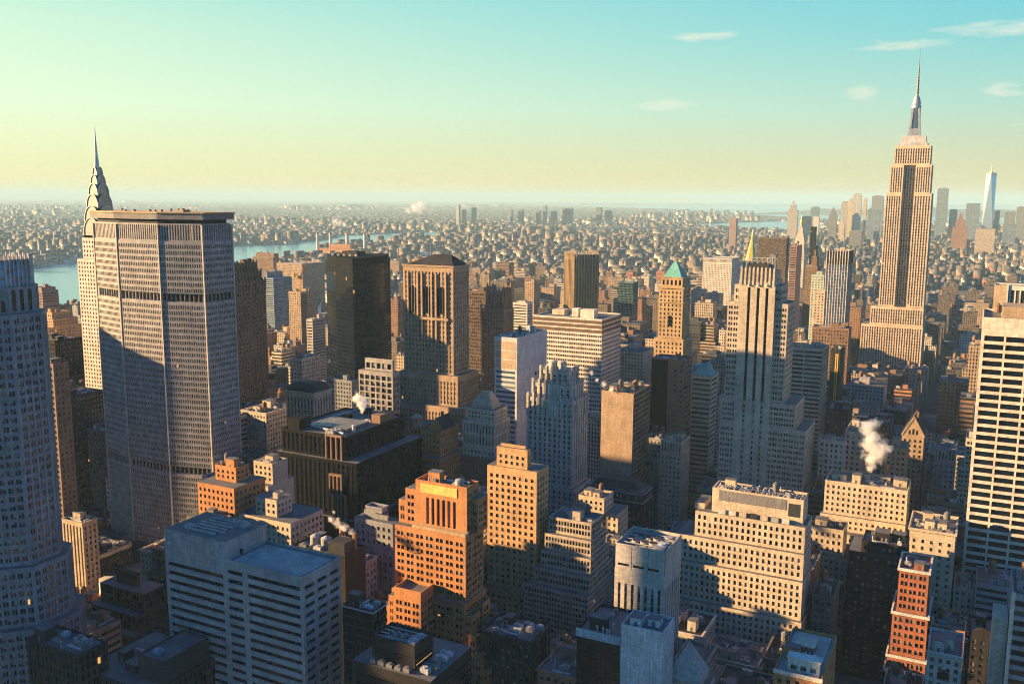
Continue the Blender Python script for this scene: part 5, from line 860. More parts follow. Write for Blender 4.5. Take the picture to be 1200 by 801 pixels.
 ('apartment_block', 16.6, 40.3, 377.3, 391.5, 69.7, 'fa', 'punchpair2', 1, 0, 'tall stepped tan apartment block in front of the dark rounded-gable front', 1),
 ('apartment_block', 3.6, 30.7, 2329.0, 2360.0, 72.2, 'fh', 'bandcream', 1, 0, 'tall stepped umber band-windowed apartment block left of the black-striped tower with brown end', 0),
 ('office_tower', -1446.7, -1424.6, 2448.6, 2471.5, 75.6, 'fh', 'punch', 0, 0, 'tall umber office tower behind the gabled brown stone tower', 0),
 ('apartment_block', -707.5, -684.1, 2409.0, 2440.0, 45.1, 'fa', 'punchpair2', 1, 0, 'mid-height stepped tan apartment block right of the teal pyramid tower', 0),
 ('apartment_block', -224.3, -203.3, 1929.0, 1960.0, 71.3, 'ff', 'punchpair2', 0, 0, 'tall off-white apartment block right of the blue glass tower with cream fins', 0),
 ('apartment_block', -0.8, 16.8, 1960.5, 1991.5, 66.4, 'fg', 'punch', 0, 0, 'tall charcoal apartment block left of the black-striped tower with brown end', 0),
 ('apartment_block', -938.7, -909.9, 1800.5, 1831.5, 73.8, 'fc', 'pier', 0, 0, 'tall brown pier-fronted apartment block left of the tall tan slab', 0),
 ('office_tower', -560.3, -529.0, 1480.5, 1511.5, 80.9, 'fb', 'bandcream', 0, 0, 'tall cream office tower left of the teal glass block', 0),
 ('office_tower', -410.1, -375.4, 1129.0, 1160.0, 81.0, 'fa', 'punch', 1, 0, 'tall stepped tan office tower left of the teal pyramid tower', 0),
 ('loft_building', -66.7, -53.3, 1209.0, 1238.5, 34.1, 'fd', 'bandcream', 0, 1, 'mid-height orange brick loft building in front of the towering mast skyscraper', 0),
 ('apartment_block', -1210.2, -1173.3, 2409.0, 2432.8, 50.5, 'fh', 'punchpair2', 0, 0, 'mid-height umber apartment block left of the tall tan slab', 0),
 ('office_tower', -895.8, -877.4, 1327.3, 1351.5, 104.8, 'fg', 'punch', 0, 0, 'tall charcoal office tower left of the gabled brown stone tower', 0),
 ('apartment_block', -935.1, -911.2, 1929.0, 1957.0, 67.8, 'fh', 'bandcream', 0, 0, 'tall umber apartment block behind the tall tan slab', 0),
 ('apartment_block', -870.5, -853.3, 2440.5, 2471.5, 57.9, 'fh', 'punch', 1, 0, 'mid-height stepped umber apartment block behind the teal glass block', 0),
 ('office_tower', -248.6, -231.0, 1000.5, 1031.5, 103.4, 'fc', 'punchpair2', 0, 0, 'tall brown office tower left of the black-striped skyscraper', 0),
 ('apartment_block', -397.3, -360.6, 2329.0, 2360.0, 72.3, 'fb', 'punchpair2', 1, 0, 'tall stepped cream apartment block behind the slim dark pink-faced tower', 0),
 ('loft_building', -23.3, -8.8, 489.0, 520.0, 29.2, 'fc', 'punch', 0, 0, 'low brown loft building behind the slim red brick tower', 1),
 ('apartment_block', -26.7, -11.2, 1720.5, 1751.5, 72.0, 'ff', 'pier', 0, 0, 'tall off-white apartment block right of the towering mast skyscraper', 0),
 ('apartment_block', -975.6, -938.6, 2120.5, 2151.5, 60.7, 'fh', 'pier', 1, 0, 'mid-height stepped umber apartment block left of the golden-finned brown tower', 0),
 ('office_tower', -938.0, -908.7, 2120.5, 2151.5, 77.6, 'fa', 'punchpair2', 1, 0, 'tall stepped tan office tower left of the golden-finned brown tower', 0),
 ('apartment_block', -996.7, -980.0, 2169.0, 2200.0, 70.3, 'fb', 'punch', 0, 0, 'tall cream apartment block left of the golden-finned brown tower', 0),
 ('office_tower', -633.8, -603.3, 889.0, 920.0, 82.3, 'fh', 'punch', 0, 2, 'tall umber office tower left of the gabled brown stone tower', 0),
 ('office_tower', -667.1, -636.2, 1405.7, 1431.5, 80.3, 'fd', 'punch', 0, 0, 'tall orange brick office tower right of the tall tan slab', 0),
 ('loft_building', -355.5, -330.6, 280.5, 311.5, 22.0, 'fa', 'bandcream', 0, 1, 'low tan loft building in front of the dark terraced block with pale rims', 1),
 ('apartment_block', -69.8, -53.3, 1160.5, 1191.5, 42.2, 'fe', 'bandcream', 0, 1, 'mid-height grey apartment block in front of the towering mast skyscraper', 0),
 ('apartment_block', -7.8, 13.7, 2040.5, 2071.5, 65.0, 'fe', 'punch', 1, 0, 'tall stepped grey apartment block left of the black-striped tower with brown end', 0),
 ('apartment_block', -26.7, 7.9, 2200.5, 2231.5, 65.7, 'fg', 'punch', 1, 1, 'tall stepped charcoal apartment block left of the black-striped tower with brown end', 0),
 ('apartment_block', -1194.8, -1173.3, 2440.5, 2471.5, 62.0, 'fc', 'bandcream', 1, 0, 'mid-height stepped brown apartment block behind the tall tan slab', 0),
 ('apartment_block', -968.7, -936.7, 1049.0, 1080.0, 53.7, 'fh', 'pier', 1, 1, 'mid-height stepped umber apartment block in front of the pale blue riverside block', 0),
 ('apartment_block', -996.7, -976.2, 2120.5, 2151.5, 62.8, 'fb', 'punchpair2', 1, 0, 'tall stepped cream apartment block right of the tall tan slab', 0),
 ('apartment_block', -68.8, -53.3, 680.5, 711.5, 55.9, 'fa', 'punchpair2', 1, 0, 'mid-height stepped tan apartment block right of the taller pale grey block', 1),
 ('office_tower', -155.5, -138.0, 1160.5, 1191.5, 85.4, 'fc', 'punch', 1, 1, 'tall stepped brown office tower right of the black tower with gold stripe', 0),
 ('apartment_block', -1351.6, -1323.3, 2249.0, 2272.1, 69.4, 'fc', 'punchpair2', 0, 0, 'tall brown apartment block behind the gabled brown stone tower', 0),
 ('apartment_block', -1146.7, -1130.1, 2089.0, 2120.0, 67.4, 'fa', 'punch', 0, 1, 'tall tan apartment block behind the dark finely slatted slab', 0),
 ('office_tower', -554.9, -536.9, 809.0, 840.0, 83.9, 'fb', 'punchpair2', 1, 0, 'tall stepped cream office tower left of the gabled brown stone tower', 0),
 ('apartment_block', -401.5, -384.5, 364.7, 391.5, 66.2, 'fh', 'bandcream', 1, 0, 'tall stepped umber apartment block in front of the huge lozenge-plan slab', 1),
 ('apartment_block', -221.5, -203.3, 2280.5, 2311.5, 59.3, 'fa', 'bandcream', 1, 1, 'mid-height stepped tan apartment block behind the towering mast skyscraper', 0),
 ('apartment_block', -122.6, -104.3, 889.0, 920.0, 63.8, 'fc', 'punch', 0, 1, 'tall brown apartment block behind the black tower with gold stripe', 0),
 ('apartment_block', -1350.4, -1323.3, 1000.5, 1031.5, 72.0, 'fc', 'punchpair2', 1, 1, 'tall stepped brown apartment block behind the orange stepped apartment block', 0),
 ('office_tower', -1296.7, -1275.9, 2280.5, 2311.5, 76.2, 'fb', 'punchpair2', 1, 1, 'tall stepped cream office tower behind the dark finely slatted slab', 0),
 ('apartment_block', -969.8, -945.6, 1689.0, 1718.6, 69.9, 'fh', 'pier', 1, 1, 'tall stepped umber apartment block behind the dark finely slatted slab', 0),
 ('apartment_block', -964.5, -927.3, 1849.0, 1880.0, 71.3, 'fc', 'punch', 0, 1, 'tall brown small-windowed apartment block left of the tall tan slab', 0),
 ('apartment_block', -826.7, -791.4, 1960.5, 1991.5, 52.3, 'fg', 'pier', 0, 0, 'mid-height charcoal apartment block behind the golden-finned brown tower', 0),
 ('office_tower', -544.0, -524.6, 655.1, 680.0, 78.3, 'ff', 'punchpair2', 1, 0, 'tall stepped off-white office tower in front of the pale slatted apartment tower', 0),
 ('apartment_block', -229.1, -203.3, 365.1, 391.5, 44.3, 'fh', 'punch', 0, 2, 'mid-height umber apartment block in front of the sunlit orange stone tower', 1),
 ('apartment_block', -244.0, -221.6, 489.0, 520.0, 53.3, 'fg', 'punch', 1, 1, 'mid-height stepped charcoal apartment block in front of the pale art deco pier tower', 1),
 ('apartment_block', -311.9, -294.6, 1049.0, 1077.6, 59.8, 'fh', 'pier', 1, 1, 'mid-height stepped umber apartment block behind the small teal-roofed tower', 0),
 ('apartment_block', -289.9, -262.7, 2249.0, 2280.0, 72.5, 'fh', 'punch', 1, 0, 'tall stepped umber apartment block behind the blue glass tower with cream fins', 0),
 ('apartment_block', -303.8, -268.2, 2409.0, 2440.0, 66.1, 'fg', 'punch', 0, 1, 'tall charcoal apartment block right of the blue glass tower with cream fins', 0),
 ('apartment_block', -79.6, -53.3, 1721.8, 1751.5, 44.4, 'fh', 'punchpair2', 0, 0, 'mid-height umber pair-windowed apartment block right of the towering mast skyscraper', 0),
 ('office_tower', -1352.9, -1323.3, 969.0, 1000.0, 78.2, 'fa', 'punchpair2', 1, 1, 'tall stepped tan office tower behind the orange stepped apartment block', 0),
 ('apartment_block', -953.0, -926.0, 729.0, 760.0, 55.6, 'fh', 'punch', 0, 1, 'mid-height umber apartment block behind the silver-crowned spire tower', 0),
 ('office_tower', -940.5, -911.1, 1769.0, 1800.0, 75.5, 'ff', 'punch', 1, 0, 'tall stepped off-white office tower left of the tall tan slab', 0),
 ('office_tower', -826.7, -809.1, 1449.0, 1480.0, 88.9, 'fg', 'bandcream', 0, 1, 'tall charcoal office tower behind the dark finely slatted slab', 0),
 ('apartment_block', -686.9, -670.1, 1769.0, 1800.0, 69.3, 'fh', 'punchpair2', 0, 0, 'tall umber apartment block left of the teal glass block', 0),
 ('apartment_block', -463.3, -453.3, 489.0, 520.0, 57.2, 'fh', 'punch', 1, 2, 'mid-height stepped umber apartment block left of the small sunlit cream loft', 1),
 ('apartment_block', -84.0, -53.3, 1529.0, 1552.2, 62.2, 'fa', 'pier', 0, 1, 'tall tan apartment block right of the towering mast skyscraper', 0),
 ('apartment_block', -91.4, -53.3, 1609.0, 1633.8, 51.2, 'fh', 'punch', 0, 1, 'mid-height umber small-windowed apartment block right of the towering mast skyscraper', 0),
 ('apartment_block', -87.1, -64.5, 1849.0, 1880.0, 45.2, 'fg', 'punch', 0, 0, 'mid-height charcoal apartment block behind the towering mast skyscraper', 0),
 ('apartment_block', -1483.7, -1473.3, 2286.7, 2311.5, 74.2, 'fd', 'punchpair2', 0, 0, 'tall orange brick apartment block behind the gabled brown stone tower', 0),
 ('apartment_block', -1334.3, -1323.3, 2409.0, 2437.3, 57.2, 'fe', 'punch', 0, 1, 'mid-height grey apartment block behind the dark finely slatted slab', 0),
 ('apartment_block', -1061.5, -1032.9, 1849.0, 1873.7, 61.5, 'fc', 'bandcream', 0, 0, 'mid-height brown apartment block behind the dark finely slatted slab', 0),
 ('apartment_block', -794.2, -776.6, 1769.0, 1800.0, 74.7, 'ff', 'bandcream', 0, 0, 'tall off-white apartment block left of the golden-finned brown tower', 0),
 ('apartment_block', -635.2, -615.1, 1929.0, 1960.0, 67.9, 'ff', 'punch', 0, 1, 'tall off-white apartment block left of the teal pyramid tower', 0),
 ('office_tower', -230.5, -203.3, 1163.8, 1191.5, 86.6, 'fb', 'bandcream', 0, 0, 'tall cream office tower in front of the slim dark pink-faced tower', 0),
 ('loft_building', -156.3, -117.0, 1240.5, 1271.5, 35.5, 'fc', 'punchpair2', 0, 1, 'mid-height brown loft building right of the black tower with gold stripe', 0),
 ('apartment_block', -149.0, -127.1, 1369.0, 1394.6, 58.0, 'ff', 'punch', 0, 0, 'mid-height off-white apartment block right of the black tower with gold stripe', 0),
 ('apartment_block', -26.7, -1.0, 1209.0, 1240.0, 63.1, 'fd', 'bandcream', 0, 1, 'tall orange brick apartment block right of the towering mast skyscraper', 0),
 ('office_tower', -475.6, -453.3, 680.5, 711.5, 82.6, 'fc', 'punch', 0, 0, 'tall brown office tower behind the grey block with square bays', 0),
 ('apartment_block', -306.3, -289.7, 409.0, 440.0, 59.3, 'fg', 'punch', 1, 0, 'mid-height stepped charcoal apartment block right of the blue-grey windowed tower', 1),
 ('apartment_block', -372.2, -342.2, 2089.0, 2118.8, 53.6, 'fh', 'punch', 0, 0, 'mid-height umber apartment block behind the slim dark pink-faced tower', 0),
 ('apartment_block', -262.1, -241.4, 2249.0, 2278.8, 57.0, 'fa', 'bandcream', 0, 0, 'mid-height tan apartment block right of the blue glass tower with cream fins', 0),
 ('apartment_block', -248.2, -227.7, 2363.9, 2391.5, 70.4, 'fg', 'punch', 1, 0, 'tall stepped charcoal apartment block right of the blue glass tower with cream fins', 0),
 ('loft_building', -176.7, -152.0, 600.5, 631.5, 22.5, 'fc', 'punch', 0, 0, 'low brown loft building in front of the cream tower with columns', 1),
 ('apartment_block', -1.3, 28.2, 1529.0, 1560.0, 74.6, 'fh', 'bandcream', 1, 0, 'tall stepped umber apartment block with bare roof left of the black-striped tower with brown end', 0),
 ('apartment_block', -1659.8, -1633.1, 2440.5, 2471.5, 57.7, 'fg', 'punchpair2', 0, 1, 'mid-height charcoal apartment block behind the gabled brown stone tower', 0),
 ('apartment_block', -1417.3, -1393.1, 2249.0, 2280.0, 73.7, 'fa', 'punchpair2', 0, 0, 'tall tan apartment block behind the gabled brown stone tower', 0),
 ('office_tower', -975.5, -946.4, 760.5, 791.5, 93.7, 'fh', 'punch', 0, 1, 'tall umber office tower behind the silver-crowned spire tower', 0),
 ('office_tower', -635.6, -619.4, 1406.9, 1431.5, 77.8, 'fc', 'pier', 0, 0, 'tall brown office tower left of the golden-finned brown tower', 0),
 ('office_tower', -643.0, -617.9, 1449.0, 1480.0, 102.2, 'fh', 'punchpair2', 1, 1, 'tall stepped umber office tower left of the golden-finned brown tower', 0),
 ('apartment_block', -244.8, -212.9, 442.4, 471.5, 66.4, 'fh', 'punch', 0, 0, 'tall umber apartment block left of the sunlit orange stone tower', 1),
 ('office_tower', -320.3, -302.9, 1240.5, 1271.5, 82.7, 'fa', 'bandcream', 0, 1, 'tall tan office tower left of the black-striped skyscraper', 0),
 ('apartment_block', -67.8, -53.3, 2089.0, 2120.0, 44.7, 'fd', 'punch', 0, 1, 'mid-height orange brick apartment block right of the towering mast skyscraper', 0),
 ('apartment_block', -1665.0, -1623.3, 2409.0, 2440.0, 53.5, 'fa', 'pier', 0, 0, 'mid-height tan apartment block left of the gabled brown stone tower', 0),
 ('apartment_block', -1486.5, -1473.3, 1129.0, 1160.0, 56.5, 'fc', 'pier', 0, 0, 'mid-height brown apartment block left of the silver-crowned spire tower', 0),
 ('apartment_block', -654.9, -626.8, 520.5, 551.5, 68.4, 'fb', 'pier', 0, 0, 'tall cream apartment block right of the deep-shaded block below the spire', 0),
 ('apartment_block', -704.6, -675.3, 1960.5, 1991.5, 72.0, 'fa', 'punch', 1, 1, 'tall stepped tan apartment block right of the teal glass block', 0),
 ('loft_building', -680.7, -645.5, 2360.5, 2391.5, 39.8, 'ff', 'bandcream', 0, 0, 'mid-height off-white loft building right of the teal pyramid tower', 0),
 ('apartment_block', -383.7, -350.9, 569.0, 589.2, 71.1, 'fe', 'pier', 1, 1, 'tall stepped grey apartment block in front of the gabled brown stone tower', 1),
 ('office_tower', -262.7, -244.7, 729.0, 760.0, 87.1, 'fc', 'bandcream', 1, 0, 'tall stepped brown office tower behind the plain beige wall tower', 0),
 ('office_tower', -379.9, -346.8, 1209.0, 1240.0, 90.2, 'fd', 'punch', 0, 0, 'tall orange brick office tower right of the teal pyramid tower', 0),
 ('apartment_block', -263.4, -232.2, 1407.8, 1431.5, 60.9, 'ff', 'punch', 0, 0, 'mid-height off-white apartment block behind the slim dark pink-faced tower', 0),
 ('apartment_block', -426.7, -388.6, 1769.0, 1800.0, 69.2, 'fe', 'punchpair2', 0, 0, 'tall grey apartment block left of the black-striped skyscraper', 0),
 ('apartment_block', -173.5, -146.2, 525.8, 551.5, 40.3, 'fb', 'bandcream', 0, 1, 'mid-height cream apartment block in front of the cream tower with columns', 1),
 ('apartment_block', -74.3, -53.3, 2449.2, 2471.5, 50.2, 'fh', 'punch', 0, 1, 'mid-height umber apartment block topped by one water tank right of the towering mast skyscraper', 0),
 ('apartment_block', -996.7, -961.0, 2009.0, 2040.0, 58.2, 'fc', 'pier', 1, 0, 'mid-height stepped brown pier-fronted apartment block behind the tall tan slab', 0),
 ('loft_building', -864.6, -853.3, 2169.0, 2200.0, 33.7, 'fa', 'pier', 0, 0, 'mid-height tan loft building behind the golden-finned brown tower', 0),
 ('apartment_block', -706.1, -689.1, 809.0, 831.1, 59.1, 'ff', 'pier', 0, 0, 'mid-height off-white apartment block left of the cream block behind the mansard', 0),
 ('loft_building', -576.7, -546.1, 409.0, 440.0, 18.4, 'fb', 'punch', 0, 0, 'low cream loft building in front of the deep-shaded block below the spire', 1),
 ('apartment_block', -503.7, -464.7, 1689.0, 1716.4, 70.2, 'fb', 'bandcream', 1, 0, 'tall stepped cream apartment block behind the teal pyramid tower', 0),
 ('apartment_block', -556.4, -526.2, 1849.0, 1880.0, 69.6, 'fd', 'punchpair2', 0, 0, 'tall orange brick apartment block right of the teal pyramid tower', 0),
 ('apartment_block', -229.9, -203.3, 1369.0, 1400.0, 63.4, 'fh', 'punch', 1, 0, 'tall stepped umber apartment block behind the slim dark pink-faced tower', 0),
 ('apartment_block', -145.6, -114.2, 520.5, 551.5, 51.5, 'fd', 'pier', 0, 1, 'mid-height orange brick apartment block right of the cream tower with columns', 1),
 ('apartment_block', -136.6, -110.1, 1129.0, 1160.0, 51.7, 'fe', 'bandcream', 0, 1, 'mid-height grey apartment block right of the black tower with gold stripe', 0),
 ('loft_building', -79.9, -53.3, 1400.5, 1431.5, 34.4, 'fc', 'bandcream', 0, 1, 'mid-height brown loft building behind the towering mast skyscraper', 0),
 ('apartment_block', -90.4, -53.3, 1642.7, 1671.5, 44.7, 'fd', 'pier', 0, 0, 'mid-height orange brick pier-fronted apartment block right of the towering mast skyscraper', 0),
 ('apartment_block', -176.7, -153.8, 1800.5, 1831.5, 69.6, 'fe', 'bandcream', 1, 0, 'tall stepped grey apartment block behind the towering mast skyscraper', 0),
]
OCC = [tuple(h['box'][:4]) for h in HEROES] + [f[1:5] for f in FILL] + [(-293, -220, 258, 282), (-234, -209, 325, 341), (-237, -175, 325, 364), (-228, -196, 414, 433), (-200, -164, 407, 446), (-196, -173, 469, 490), (-133, -110, 359, 382), (-112, -95, 311, 325), (-97, -86, 332, 351), (-136, -118, 327, 353), (-137, -64, 436, 465), (-54, -38, 306, 341), (-28, -11, 444, 476), (-52, -25, 492, 515), (-10, 4, 412, 437), (6, 17, 452, 474), (-2, 5, 451, 460), (11, 28, 351, 376), (1, 55, 556, 601), (-520, -487, 380, 405), (-411, -371, 306, 335), (-308, -265, 226, 266), (-327, -297, 219, 233), (-375, -307, 414, 491), (-447, -422, 515, 535), (-419, -388, 565, 574), (-337, -305, 499, 534), (-304, -282, 530, 539), (-287, -255, 330, 346), (-277, -251, 364, 376), (-214, -199, 275, 284), (-193, -159, 252, 281), (-185, -160, 334, 354), (-210, -175, 517, 533), (-332, -298, 343, 369), (-367, -346, 381, 403), (-358, -333, 341, 364), (-272, -234, 552, 581), (-329, -310, 617, 670), (-360, -293, 748, 796), (-580, -532, 1287, 1340), (-461, -439, 1236, 1257), (-243, -222, 751, 768), (-223, -197, 674, 695), (-236, -212, 603, 639), (-198, -183, 625, 647), (-197, -181, 694, 711), (-147, -90, 584, 621), (-145, -114, 795, 827), (-115, -107, 843, 873), (-157, -120, 1005, 1025), (-162, -138, 1108, 1148), (-165, -153, 1055, 1067), (-187, -172, 1169, 1189), (-365, -316, 1691, 1719), (-236, -227, 1287, 1327), (-242, -225, 1457, 1489), (-339, -327, 2078, 2112), (9, 58, 927, 955), (-81, -28, 545, 587), (-26, -3, 526, 556), (-87, -71, 609, 619), (-74, -63, 630, 664), (-49, -36, 633, 654), (-42, -28, 681, 711), (-21, -8, 670, 695), (-99, -83, 721, 750), (-591, -576, 604, 641), (-411, -330, 590, 633), (-484, -461, 843, 854), (-436, -412, 789, 811), (-797, -777, 928, 962), (-656, -648, 792, 814), (-1314, -1247, 1497, 1569), (-1568, -1504, 1703, 1724), (-1048, -1027, 1160, 1206), (-1019, -999, 726, 747), (-835, -810, 592, 629), (-691, -666, 491, 517), (-518, -506, 371, 382), (-617, -587, 441, 472), (-541, -527, 629, 654), (-488, -464, 616, 626), (-484, -466, 952, 966), (-577, -563, 1172, 1192), (-495, -437, 1797, 1857), (-1066, -1034, 4299, 4329), (-577, -543, 532, 562), (-560, -480, 140, 194), (-445, -400, 172, 216), (-705, -630, 60, 180), (-800, -722, 318, 392), (-535, -455, 262, 322), (-535, -426, 412, 466), (-702, -668, 541, 575), (-395, -340, 210, 275), (-163, -40, 1275, 1362), (-445, -390, 1860, 1915), (-384, -354, 2120, 2150), (-598, -522, 705, 787), (-2490, -2220, 3030, 3140), (-1019, -966, 5443, 5473), (-948, -895, 5479, 5509), (-871, -840, 5400, 5430), (-1005, -956, 6122, 6152), (-841, -795, 5756, 5786), (-820, -781, 6101, 6131), (-756, -728, 5907, 5937), (-718, -672, 5819, 5849), (-711, -691, 6265, 6295), (-603, -538, 5546, 5576), (-687, -616, 6514, 6544), (-713, -684, 5256, 5286), (-570, -516, 4549, 4579), (-300, -235, 6485, 6515), (-223, -179, 6519, 6549), (-124, -49, 6241, 6271), (17, 61, 6642, 6672), (-147, -82, 4768, 4798), (-45, 29, 4485, 4515), (80, 134, 6003, 6033), (67, 125, 5211, 5241), (143, 208, 6262, 6292), (-4168, -4141, 7086, 7116), (-4122, -4094, 7110, 7140), (-4049, -4014, 7149, 7179), (-3762, -3728, 7295, 7325), (-3682, -3641, 7337, 7367), (-3542, -3507, 7407, 7437), (-3489, -3461, 7432, 7462), (-3429, -3381, 7468, 7498), (-3336, -3301, 7512, 7542), (-3296, -3254, 7534, 7564), (-3076, -3028, 7648, 7678), (-3009, -2947, 7686, 7716)]
SIGHT = [(188.0, 400.0, 801.0, 339.0), (451.0, 562.0, 801.0, 404.0), (570.0, 644.0, 700.0, 459.0), (642.0, 708.0, 740.0, 449.0), (677.0, 720.0, 620.0, 499.0), (720.0, 800.0, 760.0, 369.0), (727.0, 791.5, 801.0, 319.0), (788.0, 836.0, 801.0, 334.0), (675.0, 729.5, 801.0, 344.0), (796.0, 948.0, 740.0, 439.0), (906.0, 982.0, 801.0, 289.0), (1053.0, 1098.0, 780.0, 404.0), (1009.0, 1068.0, 750.0, 449.0), (1086.0, 1131.0, 801.0, 364.0), (1135.0, 1170.0, 801.0, 394.0), (1111.0, 1134.0, 758.0, 399.0), (1186.0, 1233.0, 801.0, 299.0), (1151.0, 1293.0, 712.0, 469.0), (75.0, 155.0, 690.0, 559.0), (116.0, 194.0, 760.0, 449.0), (97.0, 201.0, 801.0, 329.0), (69.0, 127.0, 790.0, 329.0), (329.0, 476.0, 630.0, 519.0), (334.0, 389.0, 505.0, 649.0), (419.0, 469.0, 485.0, 679.0), (491.0, 538.0, 560.0, 589.0), (546.0, 589.0, 560.0, 599.0), (340.0, 429.0, 760.0, 409.0), (414.0, 471.0, 690.0, 439.0), (400.0, 445.0, 801.0, 334.0), (435.0, 509.0, 801.0, 304.0), (562.0, 646.0, 801.0, 369.0), (687.0, 763.0, 615.0, 539.0), (298.0, 343.0, 605.0, 449.0), (296.0, 338.0, 588.0, 499.0), (251.0, 293.0, 590.0, 464.0), (616.5, 690.0, 590.0, 599.0), (578.5, 642.0, 525.0, 689.0), (623.5, 729.0, 565.0, 799.0), (665.0, 707.0, 365.0, 1399.0), (723.5, 749.0, 372.0, 1299.0), (771.5, 809.0, 425.0, 769.0), (763.0, 812.0, 508.0, 689.0), (704.0, 763.0, 560.0, 632.0), (773.0, 810.0, 605.0, 639.0), (809.5, 842.0, 520.0, 699.0), (866.5, 918.0, 575.0, 574.0), (920.0, 973.0, 520.0, 759.0), (973.0, 997.0, 475.0, 799.0), (951.0, 999.0, 440.0, 949.0), (968.0, 1003.0, 386.0, 1049.0), (953.0, 970.0, 392.0, 1009.0), (950.0, 970.0, 345.0, 1119.0), (888.0, 926.5, 345.0, 1649.0), (925.0, 944.0, 385.0, 1249.0), (943.0, 963.0, 380.0, 1399.0), (949.0, 961.0, 305.0, 1999.0), (1165.0, 1243.0, 366.0, 799.0), (966.0, 1069.0, 670.0, 509.0), (1065.0, 1124.0, 712.0, 469.0), (959.0, 1001.0, 575.0, 574.0), (989.0, 1019.0, 560.0, 589.0), (1037.0, 1067.0, 560.0, 579.0), (1056.0, 1087.0, 560.0, 619.0), (1094.0, 1125.0, 580.0, 599.0), (967.0, 1001.0, 515.0, 679.0), (261.0, 312.0, 445.0, 799.0), (471.0, 546.0, 500.0, 699.0), (545.0, 576.0, 430.0, 959.0), (563.0, 603.0, 462.0, 889.0), (337.0, 373.0, 400.0, 1179.0), (358.0, 382.0, 440.0, 999.0), (323.0, 381.0, 340.0, 1899.0), (295.0, 328.0, 318.0, 2199.0), (307.0, 343.0, 380.0, 1499.0), (45.0, 69.0, 362.0, 1099.0), (55.0, 92.0, 392.0, 899.0), (57.0, 97.0, 440.0, 739.0), (49.0, 81.0, 525.0, 559.0), (77.0, 122.0, 600.0, 659.0), (339.0, 376.0, 447.0, 799.0), (384.0, 421.0, 480.0, 759.0), (600.0, 625.0, 392.0, 1059.0), (614.0, 634.0, 350.0, 1299.0), (823.0, 862.0, 315.0, 1799.0), (854.0, 872.0, 275.0, 4299.0), (106.0, 273.0, 592.0, 560.0), (91.0, 133.0, 448.0, 780.0), (-40.0, 96.0, 801.0, 330.0), (1007.0, 1100.0, 426.0, 1180.0), (381.0, 453.0, 440.0, 860.0), (872.0, 888.0, 300.0, 1850.0), (930.0, 945.0, 290.0, 2070.0), (1130.0, 1172.0, 262.0, 5600.0), (375.0, 425.0, 300.0, 3000.0), (60.0, 112.0, 352.0, 2600.0), (275.0, 345.0, 307.0, 3200.0), (345.0, 374.0, 297.0, 3300.0), (425.0, 522.0, 282.0, 3600.0)]

# ------------------------------------------------------------------ ground, river, bay, hills, air
def sheet(name, pts, z, mat):
    me = bpy.data.meshes.new(name); me.from_pydata([(x, y, z) for x, y in pts], [], [tuple(range(len(pts)))]); me.materials.append(mat)
    o = bpy.data.objects.new(name, me); COL.objects.link(o); o['kind'] = 'structure'; return o
def ground_mat():
    m = bpy.data.materials.new("asphalt_and_land"); N, L = nodes_of(m); b = N["Principled BSDF"]; b.inputs['Roughness'].default_value = .9
    g = N.new("ShaderNodeNewGeometry"); n = N.new("ShaderNodeTexNoise"); n.inputs['Scale'].default_value = .004; n.inputs['Detail'].default_value = 12; n.inputs['Roughness'].default_value = .7
    L.new(g.outputs['Position'], n.inputs['Vector'])
    r = N.new("ShaderNodeValToRGB"); e = r.color_ramp.elements
    e[0].position = .35; e[0].color = (.05, .055, .045, 1); e[1].position = .62; e[1].color = (.17, .135, .10, 1); x = e.new(.5); x.color = (.09, .08, .07, 1)
    L.new(n.outputs['Fac'], r.inputs[0]); L.new(r.outputs[0], b.inputs['Base Color']); return m
def water_mat():
    m = bpy.data.materials.new("river_water"); N, L = nodes_of(m); b = N["Principled BSDF"]
    b.inputs['Base Color'].default_value = (.11, .36, .42, 1); b.inputs['Specular IOR Level'].default_value = .25; b.inputs['Roughness'].default_value = .2
    g = N.new("ShaderNodeNewGeometry"); n = N.new("ShaderNodeTexNoise"); n.inputs['Scale'].default_value = .03; n.inputs['Detail'].default_value = 5
    L.new(g.outputs['Position'], n.inputs['Vector']); bp = N.new("ShaderNodeBump"); bp.inputs['Strength'].default_value = .08; bp.inputs['Distance'].default_value = 3
    L.new(n.outputs['Fac'], bp.inputs['Height']); L.new(bp.outputs[0], b.inputs['Normal']); return m
GM, WM = ground_mat(), water_mat()
sheet('ground', [(-60000,-9000), (30000,-9000), (30000,60000), (-60000,60000)], 0.0, GM)
for k, pts in enumerate(WATER): sheet('river_water' if k < 2 else 'bay_water', pts, .4, WM)
def hills():
    M = MB(); rng = random.Random(4); n = 40
    for i in range(n):
        x0, x1 = -3600+i*130, -3600+(i+1)*130
        def hh(x): t = (x+3600)/5200; return max(4, 105*math.sin(math.pi*min(1, max(0, t)))**.8 + 14*math.sin(x*.004) + 8*math.sin(x*.013))
        for k in range(6):
            a, b = k/6, (k+1)/6; s = lambda t: math.sin(t*math.pi/2)
            M.quad((x0, 15500+a*2600, hh(x0)*s(a)), (x1, 15500+a*2600, hh(x1)*s(a)), (x1, 15500+b*2600, hh(x1)*s(b)), (x0, 15500+b*2600, hh(x0)*s(b)))
    o = M.build('hills', GM); o['kind'] = 'structure'
hills()
